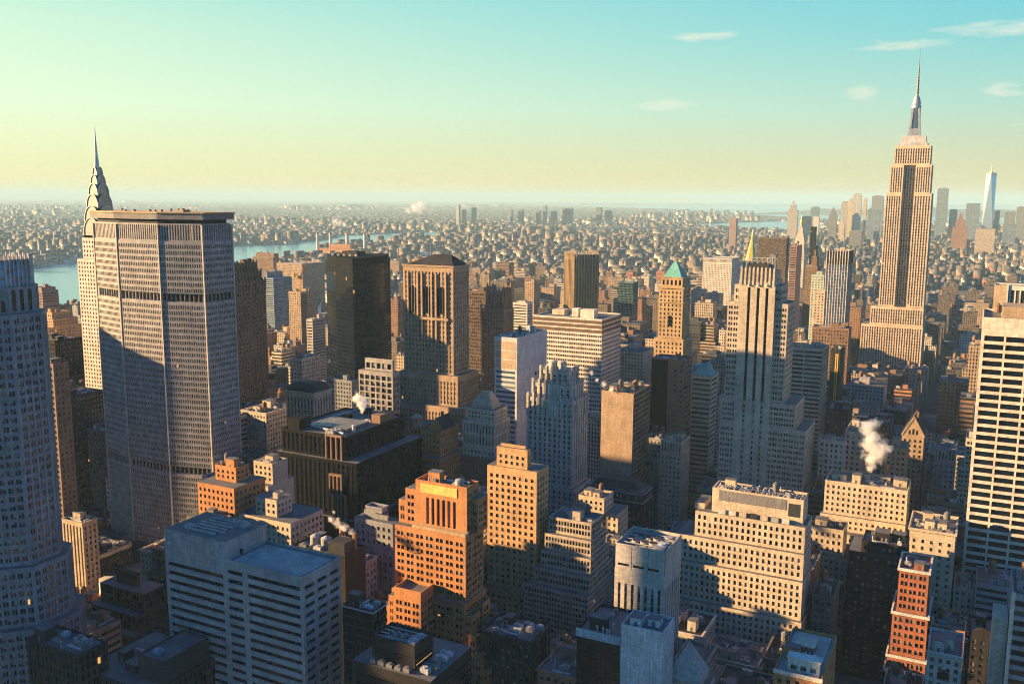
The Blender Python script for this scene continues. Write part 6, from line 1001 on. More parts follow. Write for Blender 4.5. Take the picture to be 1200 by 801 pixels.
def haze():
    M = MB(); M.box(-59000, 29000, -8900, 59000, -1.0, 450.0)
    o = M.build('haze', [])
    m = bpy.data.materials.new("morning_air"); N, L = nodes_of(m); N.remove(N["Principled BSDF"])
    v = N.new("ShaderNodeVolumePrincipled"); v.inputs['Color'].default_value = HAZE_COL; v.inputs['Density'].default_value = HAZE_D; v.inputs['Anisotropy'].default_value = .0
    L.new(v.outputs[0], N["Material Output"].inputs['Volume']); o.data.materials.append(m); o['kind'] = 'stuff'
HAZE_D = 5.0e-5
HAZE_COL = (.44, .70, .82, 1)
haze()

# ------------------------------------------------------------------ named buildings near the camera
def tiers_of(h):
    u0, u1, v0, v1, H = h['box']; out = []; z = 0.0
    for e, w, n, s, dz in h.get('tiers') or [(0,0,0,0,0)]:
        out.append((u0+e, u1-w, v0+n, v1-s, z, H+dz)); z = H+dz
    return out
SPECIAL = {}
def special(f): SPECIAL[f.__name__] = f; return f
class Ctx: pass
def build_hero(h):
    u0, u1, v0, v1, H = h['box']
    root = empty(h['kind'], (u1, v0, 0)); tag(root, h['label'], h['cat'])
    rng = random.Random(h['kind'])
    c = Ctx(); c.root = root; c.M = MB(); c.W = []; c.h = h; c.rng = rng; c.box = (u0, u1, v0, v1, H)
    st = ST[h['style']]; sw = ST[h.get('styleW') or {'ribbonF':'ribbonFW', 'grace':'grace'}.get(h['style'], h['style'])]
    c.mats = [wall(h['wall']), wall(st['sp'] or h['wall']), plain('roofgrey' if v0 < 900 else 'roofpale')]
    c.blocks = tiers_of(h); c.styles = [st, sw, sw, sw]; c.parapet = 1.1; c.topbox = None; c.skip_clutter = False
    f = SPECIAL.get(h.get('special') or '')
    c.custom = None
    if f: f(c)
    T = c.blocks
    for i, b in enumerate(T):
        last = i == len(T)-1; a = b[:6]; sty = b[6] if len(b) > 6 and b[6] else c.styles
        if h['style'] == 'coltop' and last and a[5]-a[4] > 14:
            block(c.M, c.W, rect(*a[:4]), a[4], a[5]-9, [ST['punch']]*4, roof=False)
            block(c.M, c.W, rect(*a[:4]), a[5]-9, a[5], [S(b=2.2, f=7, wf=.5, hf=.86, dw=.8, top=1.2, base=.4)]*4, parapet=c.parapet)
        else:
            block(c.M, c.W, rect(*a[:4]), a[4], a[5], sty, parapet=c.parapet if (last or (len(b) > 7 and b[7])) else 0)
    c.M.build('wall', c.mats, root)
    put_windows(root, c.W, h['yb'])
    if h.get('cornice'):
        key = {'same': h['wall'], 'rim': 'steel', 'white': 'white'}[h['cornice']]
        for b in (T if h['cornice'] == 'white' else T[-1:]): cornice(root, rect(*b[:4]), b[5]-1.0, key, *((.7, 1.3) if h['cornice'] != 'rim' else (.25, .5)))
    if not c.skip_clutter:
        b = c.topbox or T[-1]; clutter(root, b[0]+.6, b[1]-.6, b[2]+.6, b[3]-.6, b[5]-c.parapet, rng, h.get('clut') or 'none', h['wall'])
    return root
def part_box(c, name, x0, x1, y0, y1, z0, z1, key, rough=.7):
    M = MB(); M.box(x0, x1, y0, y1, z0, z1); return M.build(name, wall(key, rough), c.root)
@special
def precast(c):
    u0, u1, v0, v1, H = c.box
    A = S(b=999, f=3.75, slots=[(.04,.955)], hf=.44, dw=.5, top=12.5, edge=.2, name='window_band', g='black')
    N_ = S(b=999, f=3.75, slots=[(.02,.22),(.29,.97)], hf=.44, dw=.5, top=3.0, edge=.2, name='window_band', g='black')
    Wt = S(b=7.6, f=3.75, wf=.74, hf=.46, dw=.5, top=3.0, edge=.5, name='window_band', g='black')
    bl = [ST['blank']]*4
    c.blocks = [(u0-33, u0, v0, v1, 0, H+6.8, [A, ST['blank'], ST['blank'], ST['blank']]), (u0, u1, v0, v1, 0, H, [N_, Wt, Wt, Wt])]
    c.parapet = 1.0; c.skip_clutter = True
    # sunken plant well on the tall part
    M = MB(); z = H+6.8-1.0
    M.box(u0-29, u0-3, v0+2.2, v1-2.2, z, z+.15); M.build('plant_well', plain('tarm'), c.root)
    rng = c.rng
    for i in range(6):
        y = v0+4+i*2.7; M = MB(); M.box(u0-26+rng.uniform(0,3), u0-7+rng.uniform(-3,2), y, y+1.1, z+.5, z+1.7)
        for s in (-22, -15, -9): M.box(u0+s-.2, u0+s+.2, y+.3, y+.8, z+.15, z+.5)
        M.build('roof_duct', plain('roofpale', .45), c.root)
    roof_unit(c.root, u0-7, v1-6, z+.15, 6, 4, 2.4); roof_unit(c.root, u0-24, v0+6, z+.15, 5, 3, 2.0)
    for k in range(5): 
        M = MB(); M.cyl(u0-20+k*3.3, v1-4, z+.15, z+2.2, .5); M.build('vent_pipe', plain('steel', .4), c.root)
    M = MB(); M.box(u0+2.2, u1-2.2, v0+2.2, v1-2.2, H-1.0, H-.8); M.build('roof_membrane', plain('roofpale'), c.root)
    M = MB(); M.box(u0-.02+.2, u0+.9, v0+8, v0+9, H-.8, H+1.4); M.build('roof_door', plain('tarm'), c.root)
@special
def french(c):
    u0, u1, v0, v1, H = c.box
    tall = S(b=2.9, f=11, wf=.5, hf=.8, dw=.6, top=1.5, base=.5)
    p = ST['punchpair']; P4 = [p]*4; nb = [ST['blank']]*4
    top = [S(b=2.9, f=11, slots=[(.2,.75)], hf=.82, dw=.9, top=6.2, base=.6, edge=5), p, p, p]
    d = v1-v0+4
    c.blocks = [(u0-7, u1+1.8, v0-5.5, v1+4, 0, H-52, P4), (u0-6.5, u1+1.0, v0-3, v1+2.5, H-52, H-22, P4), (u0-6.5, u0-2.5, v0+.5, v1+3, H-22, H-11, P4),
                (u0-2.5, u0+3.2, v0+.2, v1+3, H-22, H-5, P4), (u1, u1+3.5, v0+4, v1+2, H-22, H-6, P4), (u0+3.2, u1, v0, v1, H-22, H, top)]
    # wing steps to the east and the terraces at the foot of the west end
    a0, a1, a2, a3, ah = c.h['wing']
    c.blocks = [(a0-6, a0-3, a2, a3, 0, ah-9.5, P4), (a0-3, a0, a2, a3, 0, ah-4.5, P4), (a0, a1, a2, a3, 0, ah, [S(b=5.0, f=3.5, slots=[(.14,.45),(.55,.86)], hf=.55, top=5.0)]*4, True)] + c.blocks
    w = u1+1.8
    for i, (dx, dn, dz) in enumerate([(4, 0, -57), (8, 3, -64), (12, 5, -70), (16, 7, -76)]):
        c.blocks.insert(0, (w+dx-4+.02, w+dx, v0-6-dn, v0+2-dn, 0, H+dz, P4, True)); c.blocks.insert(0, (w+dx-4+.02, w+dx, v0+4.2-dn*.3, v0+11, 0, H+dz+2.5, P4, True))
    M = MB(); M.box(u0+6, u1-5, v0-.25, v0-.02, H-5.6, H-1.4); fr = M.build('frieze_panel', wall('goldleaf', .6), c.root)
    M = MB(); M.box(u0+5.2, u1-4.2, v0-.34, v0-.02, H-1.35, H-.9); M.box(u0+5.2, u1-4.2, v0-.34, v0-.02, H-6.1, H-5.65)
    M.build('frieze_border', wall('red'), fr)
    M = MB(); cx = (u0+u1)/2+.5
    for k in range(9): a = math.pi*(k+.5)/9; M.beam((cx, v0-.33, H-5.2), (cx+3.0*math.cos(a), v0-.33, H-5.2+3.0*math.sin(a)), .28)
    M.build('sunburst_relief', wall('orange'), fr)
    part_box(c, 'belt_ledge', u0+3.2, u1+1.2, v0-3.4, v0-.03, H-21.9, H-20.5, 'gold')
    c.parapet = 1.6; c.topbox = (u0+3.2, u1, v0, v1, 0, H)
    M = MB(); M.cyl(u1-6, v0+4, H-1.6, H+1.6, 2.0); M.cyl(u1-6, v0+4, H+1.61, H+2.2, 2.1, .6); M.build('water_tank', plain('roofpale'), c.root)
    c.h['clut'] = 'mid'
@special
def terrace(c):
    u0, u1, v0, v1, H = c.box; w = u1+1.5; s = v0+15
    B = ST['punchB']; P4 = [B]*4; bl = [S(b=99, f=99, wf=0)]*4
    c.blocks = [(u0-22, w+2, v0-9.5, s+4, 0, H-58, P4), (u0-17.5, w+1.2, v0-7.5, s+3, H-58, H-38.5, P4), (u0-16.5, w+.8, v0-5.2, s+2, H-38.5, H-25.5, P4),
                (u0-7.5, w+.4, v0-3, s+1, H-25.5, H-12.5, P4), (u0-9, u0-4, v0+1, s, H-12.5, H-9.5, bl), (u0, u1, v0, v0+13, H-12.5, H, bl)]
    part_box(c, 'louvre_panel', u0+3.5, u1-8, v0-.12, v0-.02, H-6.2, H-.9, 'louv')
    part_box(c, 'louvre_panel', u1-7, u1-1.5, v0-.12, v0-.02, H-9, H-2.5, 'dkstone')
    for k in range(7): part_box(c, 'plant_screen', u0+4+k*5.2, u0+7.5+k*5.2, v0-2.2, v0-.9, H-12.5, H-10.2, c.rng.choice(['roofpale', 'white', 'dkstone', 'cream']))
    c.topbox = (u0, u1, v0, v0+13, 0, H)
    rng = c.rng
    for k in range(16):
        x = u0+2+k*(u1-u0-4)/15; M = MB(); M.beam((x, v0+1.2, H-1.1), (x+.8, v0+5.5, H+1.2), .35); M.beam((x+.8, v0+5.5, H+1.2), (x+.8, v0+5.5, H-1.1), .3); M.beam((x, v0+2, H+.2), (x+2.6, v0+3.5, H+.7), .25)
        M.build('roof_frame', plain('steel', .5), c.root)
@special
def fans(c):
    b = c.blocks[-1]; z = b[5]; c.parapet = 2.6; c.skip_clutter = True; w, d = b[1]-b[0], b[3]-b[2]
    for i in range(3):
        for j in range(2):
            x, y = b[0]+w*(.3+.17*i), b[2]+d*(.34+.26*j); M = MB(); r = min(w, d)*.085
            M.box(x-r*1.15, x+r*1.15, y-r*1.15, y+r*1.15, z-2.6, z-.9); M.cyl(x, y, z-.899, z-.2, r, None, 16); M.cyl(x, y, z-.199, z-.15, r*.9, None, 16, 1)
            M.build('roof_fan', [plain('roofpale', .5), plain('tarm')], c.root)
    roof_unit(c.root, b[0]+w*.84, b[2]+d*.3, z-2.6, w*.18, d*.3, 2.8, 'steel'); roof_unit(c.root, b[0]+w*.82, b[2]+d*.75, z-2.6, w*.2, d*.2, 2.0)
    for k in range(4):
        M = MB(); M.beam((b[0]+.5, b[2]+d*(.2+.2*k), z-.6), (b[1]-.5, b[2]+d*(.2+.2*k), z-.6), .3); M.build('roof_frame', plain('steel', .5), c.root)
    if c.h['kind'] == 'plant_room_block':
        for k in range(5): roof_unit(c.root, b[1]+4.4, b[2]+k*3.6, z-9, c.rng.uniform(3, 6), 2.2, c.rng.uniform(1.2, 2.4), c.rng.choice(['roofpale', 'steel', 'louv']))
        for k in range(5): roof_unit(c.root, b[0]+2+k*3.6, b[2]-2.2, z-9, 2.6, 1.8, c.rng.uniform(1, 1.9), 'louv')
    if c.h['kind'] == 'slab_tower':
        for k in range(3): part_box(c, 'vent_slot', b[0]+1.4+k*(w-2)/3, b[0]+w/3-1.2+k*(w-2)/3, b[2]-.06, b[2]-.01, z-9.6, z-8.6, 'black')
        for k in range(4): part_box(c, 'panel_joint', b[0]+k*(w-.2)/3, b[0]+.2+k*(w-.2)/3, b[2]-.03, b[2]-.004, z-11, z-.5, 'dkstone')
@special
def stonepyr(c):
    u0, u1, v0, v1, H = c.box; u0 = u1-13; v1 = v0+13
    c.blocks = [(u0-3, u1+2, v0-2, v1+3, 0, H-3), (u0, u1, v0, v1, H-3, H)]; c.parapet = 0; c.skip_clutter = True
    M = MB(); M.prism(rect(u0-.5, u1+.5, v0-.5, v1+.5), H, H+13.5, scale=.02); M.build('pyramid_roof', wall('pale'), c.root)
@special
def whiteedge(c):
    u0, u1, v0, v1, H = c.box
    M = MB(); M.box(u0-.3, u1, v0-.3, v0-.02, H-3.2, H+.3)
    for k in range(14): M.box(u0-.3+k*(u1-u0)/14, u0-.2+k*(u1-u0)/14, v0-.34, v0-.301, H-3.2, H+.3)
    M.build('tile_fascia', wall('tile'), c.root)
    for k in range(8):
        x, y = c.rng.uniform(u0+2, u1-3), c.rng.uniform(v0+2, v0+7); M = MB(); h = c.rng.uniform(1.5, 3.5)
        M.cyl(x, y, H-1.1, H-1.1+h, .28, None, 8); M.cyl(x, y, H-1.099+h, H-.6+h, .45, .3, 8); M.build('vent_pipe', plain('white', .5), c.root)
@special
def palero(c):
    u0, u1, v0, v1, H = c.box; c.parapet = 1.0; c.skip_clutter = False
    c.blocks = [(u0, u1, v0, v1, 0, H)]; c.mats[2] = plain('roofpale')
    wn = []
    M = MB(); block(M, wn, rect(u0+4, u1-1.2, v0+2.5, v0+6.5), H-1, H+4.2, [S(b=3.2, f=4.0, wf=.62, hf=.5, top=1.2, base=.4)]*4, mroof=1)
    M.box(u0+3.6, u1-.8, v0+2.1, v0+6.9, H+4.21, H+4.6, 0); o = M.build('penthouse', [wall('white'), plain('roofpale')], c.root)
    c.W += wn
    part_box(c, 'bulkhead', u0+4.5, u0+10.5, v0+16, v0+23, H-1, H+2.6, 'roofgrey'); part_box(c, 'bulkhead_cap', u0+4.2, u0+10.8, v0+15.7, v0+23.3, H+2.601, H+2.9, 'cream')
    part_box(c, 'roof_terrace', u0+1.5, u1-1.5, v0+12, v1-2, H-1.0, H-.4, 'roofpale')
    part_box(c, 'white_coping', u0-.3, u1+.3, v0-.35, v0-.02, H-1.2, H+.25, 'white'); c.topbox = (u0, u1, v0+7, v0+16, 0, H)
@special
def archfront(c):
    u0, u1, v0, v1, H = c.box; cx = (u0+u1)/2; r = 2.4; z = H-9.5
    M = MB(); pts = [(cx-r, v0-.06, z-2.5), (cx+r, v0-.06, z-2.5)] + [(cx+r*math.cos(a), v0-.06, z+r*math.sin(a)) for a in [math.pi*k/12 for k in range(13)]]
    M.ngon(pts, 0); aw = M.build('arched_window', glass('dark'), c.root)
    M = MB()
    for k in range(12):
        a, b = math.pi*k/12, math.pi*(k+1)/12; M.beam((cx+(r+.3)*math.cos(a), v0-.2, z+(r+.3)*math.sin(a)), (cx+(r+.3)*math.cos(b), v0-.2, z+(r+.3)*math.sin(b)), .5)
    for x in (-.8, .8): M.beam((cx+x, v0-.1, z-2.5), (cx+x, v0-.1, z+r*.9), .2)
    M.beam((cx-r, v0-.1, z), (cx+r, v0-.1, z), .2); M.build('frame', wall('white'), aw)
    part_box(c, 'cornice', u0-.4, u1+.4, v0-.6, v0-.02, H-1.2, H+.1, 'white')
@special
def roundgable(c):
    u0, u1, v0, v1, H = c.box; cx = (u0+u1)/2; r = (u1-u0)*.4
    M = MB(); arc = [(cx+r*math.cos(math.pi*k/14), H+r*.8*math.sin(math.pi*k/14)) for k in range(15)]
    M.ngon([(x, v0-.15, z) for x, z in arc]); M.ngon([(x, v0+1.2, z) for x, z in reversed(arc)])
    for i in range(14): M.quad((arc[i][0], v0-.15, arc[i][1]), (arc[i][0], v0+1.2, arc[i][1]), (arc[i+1][0], v0+1.2, arc[i+1][1]), (arc[i+1][0], v0-.15, arc[i+1][1]))
    M.build('gable', wall(c.h['wall']), c.root)
@special
def grace(c):
    u0, u1, v0, v1, H = c.box
    part_box(c, 'bulkhead', u0+9, u1-8, v0+12, v1-10, H-1.1, H+5, 'tan'); c.parapet = 1.1
    water_tank(c.root, u0+7, v0+14, H-1.1, 1.9)
@special
def palepar(c):
    u0, u1, v0, v1, H = c.box; c.parapet = .8
    cornice(c.root, rect(u0, u1, v0, v1), H-2.6, 'cream', .2, 2.6)
    for k in range(4):
        M = MB(); M.box(u0+3, u1-5, v0+8+k*3.4, v0+9.6+k*3.4, H-.3, H+1.6)
        for s in range(8): M.box(u0+4+s*3, u0+4.3+s*3, v0+7.8+k*3.4, v0+9.8+k*3.4, H-.8, H+1.75)
        M.build('roof_duct', plain('roofpale', .5), c.root)
@special
def lowflat(c):
    u0, u1, v0, v1, H = c.box
    c.blocks = [(u0-2, u1+14, v0-1, v1+16, 0, H)]; c.parapet = .7
    M = MB(); W2 = []
    block(M, W2, rect(u1-1, u1+13, v0+6, v1+8), H-.7, H+9, [ST['blank']]*4, parapet=.6, mroof=1); M.build('bulkhead', [wall('dkstone'), plain('roofgrey')], c.root)
    roof_unit(c.root, u1+5, v0+11, H+8.4, 4, 2.5, 1.6, 'blueg'); c.topbox = (u0, u1-2, v0, v1+10, 0, H)
@special
def dark335(c):
    u0, u1, v0, v1, H = c.box; bs = ST['bronzewin']
    c.blocks = [(u0-5, u1+13, v0-5, v1+8, 0, H-48), (u0-2.5, u1+9, v0-2.5, v1+5, H-48, H-14), (u0, u1, v0, v1, H-14, H)]
    for i, (x0, x1, z0, z1, n) in enumerate([(u1-13.5, u1-2.5, H-22, H+.6, .9), (u1-9.5, u1-1.2, H-34, H-22.02, 3.4), (u1-6.5, u1+1.2, H-60, H-34.02, 3.5)]):
        M = MB(); nb_ = 3; yv = v0-n
        for k in range(nb_+1): x = x0+(x1-x0)*k/nb_; M.box(x-.45, x+.45, yv-.5, v0-.03, z0, z1)
        M.box(x0-.45, x1+.45, yv-.52, v0-.03, z1-1.2, z1+.05); M.build('corner_frame', wall('brown'), c.root)
    # ribbed skylight and plant
    M = MB()
    for k in range(11): M.box(u0+13, u1-9, v0+13+k*2.1, v0+14.6+k*2.1, H-1.1, H+.9)
    M.build('skylight', plain('louv', .3), c.root)
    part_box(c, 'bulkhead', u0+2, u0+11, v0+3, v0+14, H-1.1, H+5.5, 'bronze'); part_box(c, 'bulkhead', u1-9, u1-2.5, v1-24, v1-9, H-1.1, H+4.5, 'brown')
    for k in range(3): roof_unit(c.root, u1-14+k*.5, v0+4+k*3.0, H-1.1, 6, 2.6, 2.4, 'roofpale')
    M = MB(); M.beam((u0+11, v0+12, H+.6), (u1-5, v0+4.5, H+.6), .9); M.beam((u0+12, v0+12, H+.6), (u0+12, v1-4, H+.6), .9); M.build('roof_duct', plain('steel', .4), c.root)
    M = MB(); M.cyl(u1-6, v0+16, H-1.1, H+2.6, 1.2); M.cyl(u1-6, v0+16, H+2.61, H+3.1, 1.5, .8); M.build('vent_pipe', plain('white', .4), c.root)
    c.topbox = (u0+1, u1-1, v0+36, v1, 0, H)
@special
def mansard(c):
    u0, u1, v0, v1, H = c.box; c.parapet = 0; c.skip_clutter = True
    cornice(c.root, rect(u0, u1, v0, v1), H-1, 'cream', .9, 1.2)
    M = MB(); p = rect(u0+.4, u1-.4, v0+.4, v1-.4)
    sc = [1, .93, .82, .66, .45]; zz = [H+.2, H+2.6, H+4.6, H+5.9, H+6.5]
    cx, c2 = (u0+u1)/2, (v0+v1)/2
    for k in range(4): M.prism([(cx+(x-cx)*sc[k], c2+(y-c2)*sc[k]) for x, y in p], zz[k], zz[k+1], scale=sc[k+1]/sc[k], top=k == 3, bottom=False)
    M.build('mansard_roof', plain('tarm', .5), c.root)
@special
def turret(c):
    u0, u1, v0, v1, H = c.box; p = ST['punch']
    c.blocks = [(u0-9, u1+2.5, v0-4.5, v1+5, 0, H-17), (u0-9, u0, v0+2, v1, H-17, H+1, None, True), (u0, u1, v0, v1, H-17, H)]
    M = MB(); M.cyl(u0-5, v0+4, H+.2, H+3.4, 3.2, None, 16); 
    for k in range(8): a = k*math.pi/4; M.box(u0-5+3.2*math.cos(a)-.4, u0-5+3.2*math.cos(a)+.4, v0+4+3.2*math.sin(a)-.4, v0+4+3.2*math.sin(a)+.4, H+.2, H+6.2)
    M.cyl(u0-5, v0+4, H+6.21, H+7.2, 4.0, None, 16); M.cyl(u0-5, v0+4, H+7.21, H+9.4, 3.6, .5, 16); M.build('turret', wall('tan'), c.root)
    M = MB(); y0, y1 = v0+5, v1-1; cx = (u0+u1)/2+1
    M.quad((u0+3, y0, H-.9), (cx, y0, H+7.5), (cx, y1, H+7.5), (u0+3, y1, H-.9)); M.quad((cx, y0, H+7.5), (u1-1, y0, H-.9), (u1-1, y1, H-.9), (cx, y1, H+7.5)); M.tri((u0+3, y0, H-.9), (u1-1, y0, H-.9), (cx, y0, H+7.5), 1); M.tri((u0+3, y1, H-.9), (cx, y1, H+7.5), (u1-1, y1, H-.9), 1)
    M.build('pitched_roof', [plain('tarm'), wall('orange')], c.root)
    part_box(c, 'chimney', u0+4.5, u0+6, v1-4, v1-2.2, H, H+8.5, 'orange'); c.skip_clutter = True
@special
def pyrcap(c):
    u0, u1, v0, v1, H = c.box; v1 = v0+18
    c.blocks = [(u0-2.5, u1+1.2, v0-1.5, v1+2, 0, H-26, [S(b=2.6, f=3.4, wf=.46, hf=.55, sp='brown')]*4), (u0-2.5, u1+.8, v0-1.5, v1+2, H-26, H-8, [S(b=2.4, f=8, wf=.46, hf=.8, dw=.8)]*4), (u0, u1, v0, v1, H-8, H)]
    c.parapet = 0; c.skip_clutter = True
    M = MB(); M.prism(rect(u0+2.5, u1-3, v0+1.8, v1-4), H, H+2.2); M.prism(rect(u0+2.7, u1-3.2, v0+2, v1-4.2), H+2.21, H+10.5, scale=.42); M.build('pyramid_roof', wall('sand'), c.root)
    part_box(c, 'red_base_wall', u0-2.9, u1+1.6, v0-1.9, v1+2.4, H-66, H-33, 'brick2')
@special
def twotanks(c):
    u0, u1, v0, v1, H = c.box
    for x in (u0+8.5, u0+15):
        M = MB(); M.cyl(x, v0+8, H-1.1, H+3.4, 2.6, None, 18); M.cyl(x, v0+8, H+3.41, H+4.6, 2.7, .5, 18); M.build('water_tank', plain('roofpale', .5), c.root)
    part_box(c, 'bulkhead', u1-11, u1-2, v0+2.5, v0+10, H-1.1, H+5, 'dkstone'); part_box(c, 'chimney', u1-3.6, u1-2, v0+10.5, v0+12.2, H-1.1, H+7.5, 'brown')
@special
def glazedcor(c):
    u0, u1, v0, v1, H = c.box; g = S(b=2.4, f=4.2, wf=.62, hf=.62, dw=.3, top=.5, base=.5)
    c.blocks = [(u0, u1, v0, v1, 0, H-6.5), (u0-.8, u1+.8, v0-.8, v1+.8, H-6.5, H-1.2, [g]*4), (u0-.4, u1+.4, v0-.4, v1+.4, H-1.2, H)]
    M = MB(); M.prism(rect(u0+1.5, u1-1.5, v0+1.5, v1-1.5), H, H+4.5, scale=.72); M.build('hipped_roof', plain('tarm'), c.root)
    cornice(c.root, rect(u0-.8, u1+.8, v0-.8, v1+.8), H-6.9, 'grey', .4, .7); cornice(c.root, rect(u0-.8, u1+.8, v0-.8, v1+.8), H-1.6, 'grey', .5, .7); c.parapet = 0; c.skip_clutter = True
@special
def decotanks(c):
    b = c.blocks[-1]; cx = (b[0]+b[1])/2
    for x in (cx-4, cx+2.4):
        M = MB(); M.cyl(x, b[2]+7, b[5]-1.1, b[5]+4.8, 3.1, None, 18); M.cyl(x, b[2]+7, b[5]+4.81, b[5]+5.6, 3.2, 1.0, 18); M.build('water_tank', plain('pale'), c.root)
    for q in c.blocks[1:]:
        n = max(2, int((q[1]-q[0])/4.2))
        for k in range(n+1):
            x = q[0]+.6+(q[1]-q[0]-1.2)*k/n; M = MB(); M.box(x-.75, x+.75, q[2]-.45, q[2]+.9, q[5]-13, q[5]+2.0); M.prism(rect(x-.75, x+.75, q[2]-.45, q[2]+.9), q[5]+2.001, q[5]+2.9, scale=.5); M.build('pier', wall('pale'), c.root)
        n = max(2, int((q[3]-q[2])/4.2))
        for k in range(1, n+1):
            y = q[2]+.6+(q[3]-q[2]-1.2)*k/n; M = MB(); M.box(q[1]-.9, q[1]+.45, y-.75, y+.75, q[5]-13, q[5]+2.0); M.build('pier', wall('pale'), c.root)
@special
def lightpanels(c):
    u0, u1, v0, v1, H = c.box
    for k in range(3): part_box(c, 'blank_panel', u0+1.2, u1-1.0, v0-.12, v0-.02, H-9.5-k*7.2, H-3.4-k*7.2, 'sand')
    for b in (0,):
        c.styles = [S(b=40, f=3.8, wf=.9, hf=.5, dw=.2, top=25, g='blue', name='window_band'), ST['blank'], ST['blank'], ST['blank']]
    for k in range(9): part_box(c, 'side_window', u1+.01, u1+.05, v1-22+(k % 3)*6.5, v1-18.6+(k % 3)*6.5, H-34-(k//3)*7, H-31-(k//3)*7, 'black')
    c.parapet = 2.0
@special
def striped(c):
    u0, u1, v0, v1, H = c.box; s = ST['stripe']
    dk = S(b=1.75, f=3.6, wf=.82, hf=.6, dw=.35, top=.5, base=.4, edge=.2, sp='dkstone')
    c.blocks = [(u0, u1, v0, v1, 0, H-13, [s]*4), (u0, u1, v0, v1, H-13, H, [S(b=99, f=99, wf=0)]*4)]
    for k in range(3):
        cornice(c.root, rect(u0, u1, v0, v1), H-12.6+k*4.1, 'umber', .25, 2.7)
    part_box(c, 'penthouse', u0+33, u0+39, v0+12, v0+20, H-1.1, H+6.5, 'white'); part_box(c, 'penthouse', u0+43, u0+56, v0+8, v0+18, H-1.1, H+6.5, 'white'); part_box(c, 'penthouse', u0+10, u0+22, v0+20, v0+32, H-1.1, H+3.5, 'cream')
@special
def rot45(c):
    u0, u1, v0, v1, H = c.box; cx, cy_ = u1-14, v0+32; c.blocks = []; c.skip_clutter = True
    a, b = 20.5, 20.5; R_ = rad(47); tr = lambda x, y: (cx+x*math.cos(R_)-y*math.sin(R_), cy_+x*math.sin(R_)+y*math.cos(R_))
    poly = [tr(-a,-b), tr(a,-b), tr(a,b), tr(-a,b)]
    block(c.M, c.W, poly, 0, H-4, ST['fins'], parapet=0); block(c.M, c.W, [tr(x*.97, y*.97) for x, y in ((-a,-b),(a,-b),(a,b),(-a,b))], H-4, H-1, ST['blank'])
    for i in range(4):
        p, q = poly[i], poly[(i+1) % 4]; dx, dy = q[0]-p[0], q[1]-p[1]; L_ = math.hypot(dx, dy); nx, ny = dy/L_, -dx/L_
        for k in range(9):
            t = (k+.5)/9; x, y = p[0]+dx*t+nx*.4, p[1]+dy*t+ny*.4; M = MB(); M.beam((x, y, 8), (x, y, H-1), .95); M.beam((x-nx*.1, y-ny*.1, H-1), (x-nx*1.6, y-ny*1.6, H+3), .8); M.build('gold_fin', wall('fin'), c.root)
    c.mats[0] = wall('umber')
@special
def tealpyr(c):
    u0, u1, v0, v1, H = c.box; p = ST['punchT']; v1 = v0+22
    pT = S(b=3.4, f=5.5, wf=.5, hf=.7, dw=.6, top=1.5)
    c.blocks = [(u0-2.2, u1+2, v0-2, v1+3, 0, H-46), (u0, u1, v0, v1, H-46, H-3), (u0+1.2, u1-1.2, v0+1.2, v1-1.2, H-3, H+5.5, [pT]*4)]
    c.parapet = 0; c.skip_clutter = True
    cornice(c.root, rect(u0, u1, v0, v1), H-4, 'gold', 1.0, 1.3); cornice(c.root, rect(u0, u1, v0, v1), H-16, 'gold', .8, 1.0); cornice(c.root, rect(u0+1.2, u1-1.2, v0+1.2, v1-1.2), H+4.6, 'gold', .5, .9)
    M = MB(); M.prism(rect(u0+2.6, u1-2.6, v0+2.6, v1-2.6), H+5.51, H+19, scale=.06); M.build('pyramid_roof', wall('copper'), c.root)
    cx = (u0+u1)/2
    M = MB(); r = 2.1; z = H-29; M.ngon([(cx-r, v0-.06, z-7), (cx+r, v0-.06, z-7)]+[(cx+r*math.cos(math.pi*k/10), v0-.06, z+r*math.sin(math.pi*k/10)) for k in range(11)]); aw = M.build('arched_window', glass('black'), c.root)
    M = MB()
    for k in range(10):
        a, b = math.pi*k/10, math.pi*(k+1)/10; M.beam((cx+2.5*math.cos(a), v0-.15, z+2.5*math.sin(a)), (cx+2.5*math.cos(b), v0-.15, z+2.5*math.sin(b)), .6)
    M.build('frame', wall('gold'), aw)
@special
def darkstrip(c):
    u0, u1, v0, v1, H = c.box; w = u1-u0
    part_box(c, 'dark_wall_strip', u0-.1, u0+w*.5, v0-.35, v0-.02, 20, H-.2, 'black'); part_box(c, 'roof_coping', u0-.3, u1+.3, v0-.5, v0-.36, H-.9, H+.3, 'brown')
@special
def smallteal(c):
    u0, u1, v0, v1, H = c.box; c.parapet = 0; c.skip_clutter = True
    cornice(c.root, rect(u0, u1, v0, v1), H-1, 'cream', .6, 1)
    M = MB(); M.prism(rect(u0+1.2, u1-1.2, v0+1.2, v1-1.2), H+.01, H+9.5, scale=.42); M.build('hipped_roof', wall('copper'), c.root)
    part_box(c, 'lantern', (u0+u1)/2-2, (u0+u1)/2+2, (v0+v1)/2-2, (v0+v1)/2+2, H+9.51, H+11, 'dkstone')
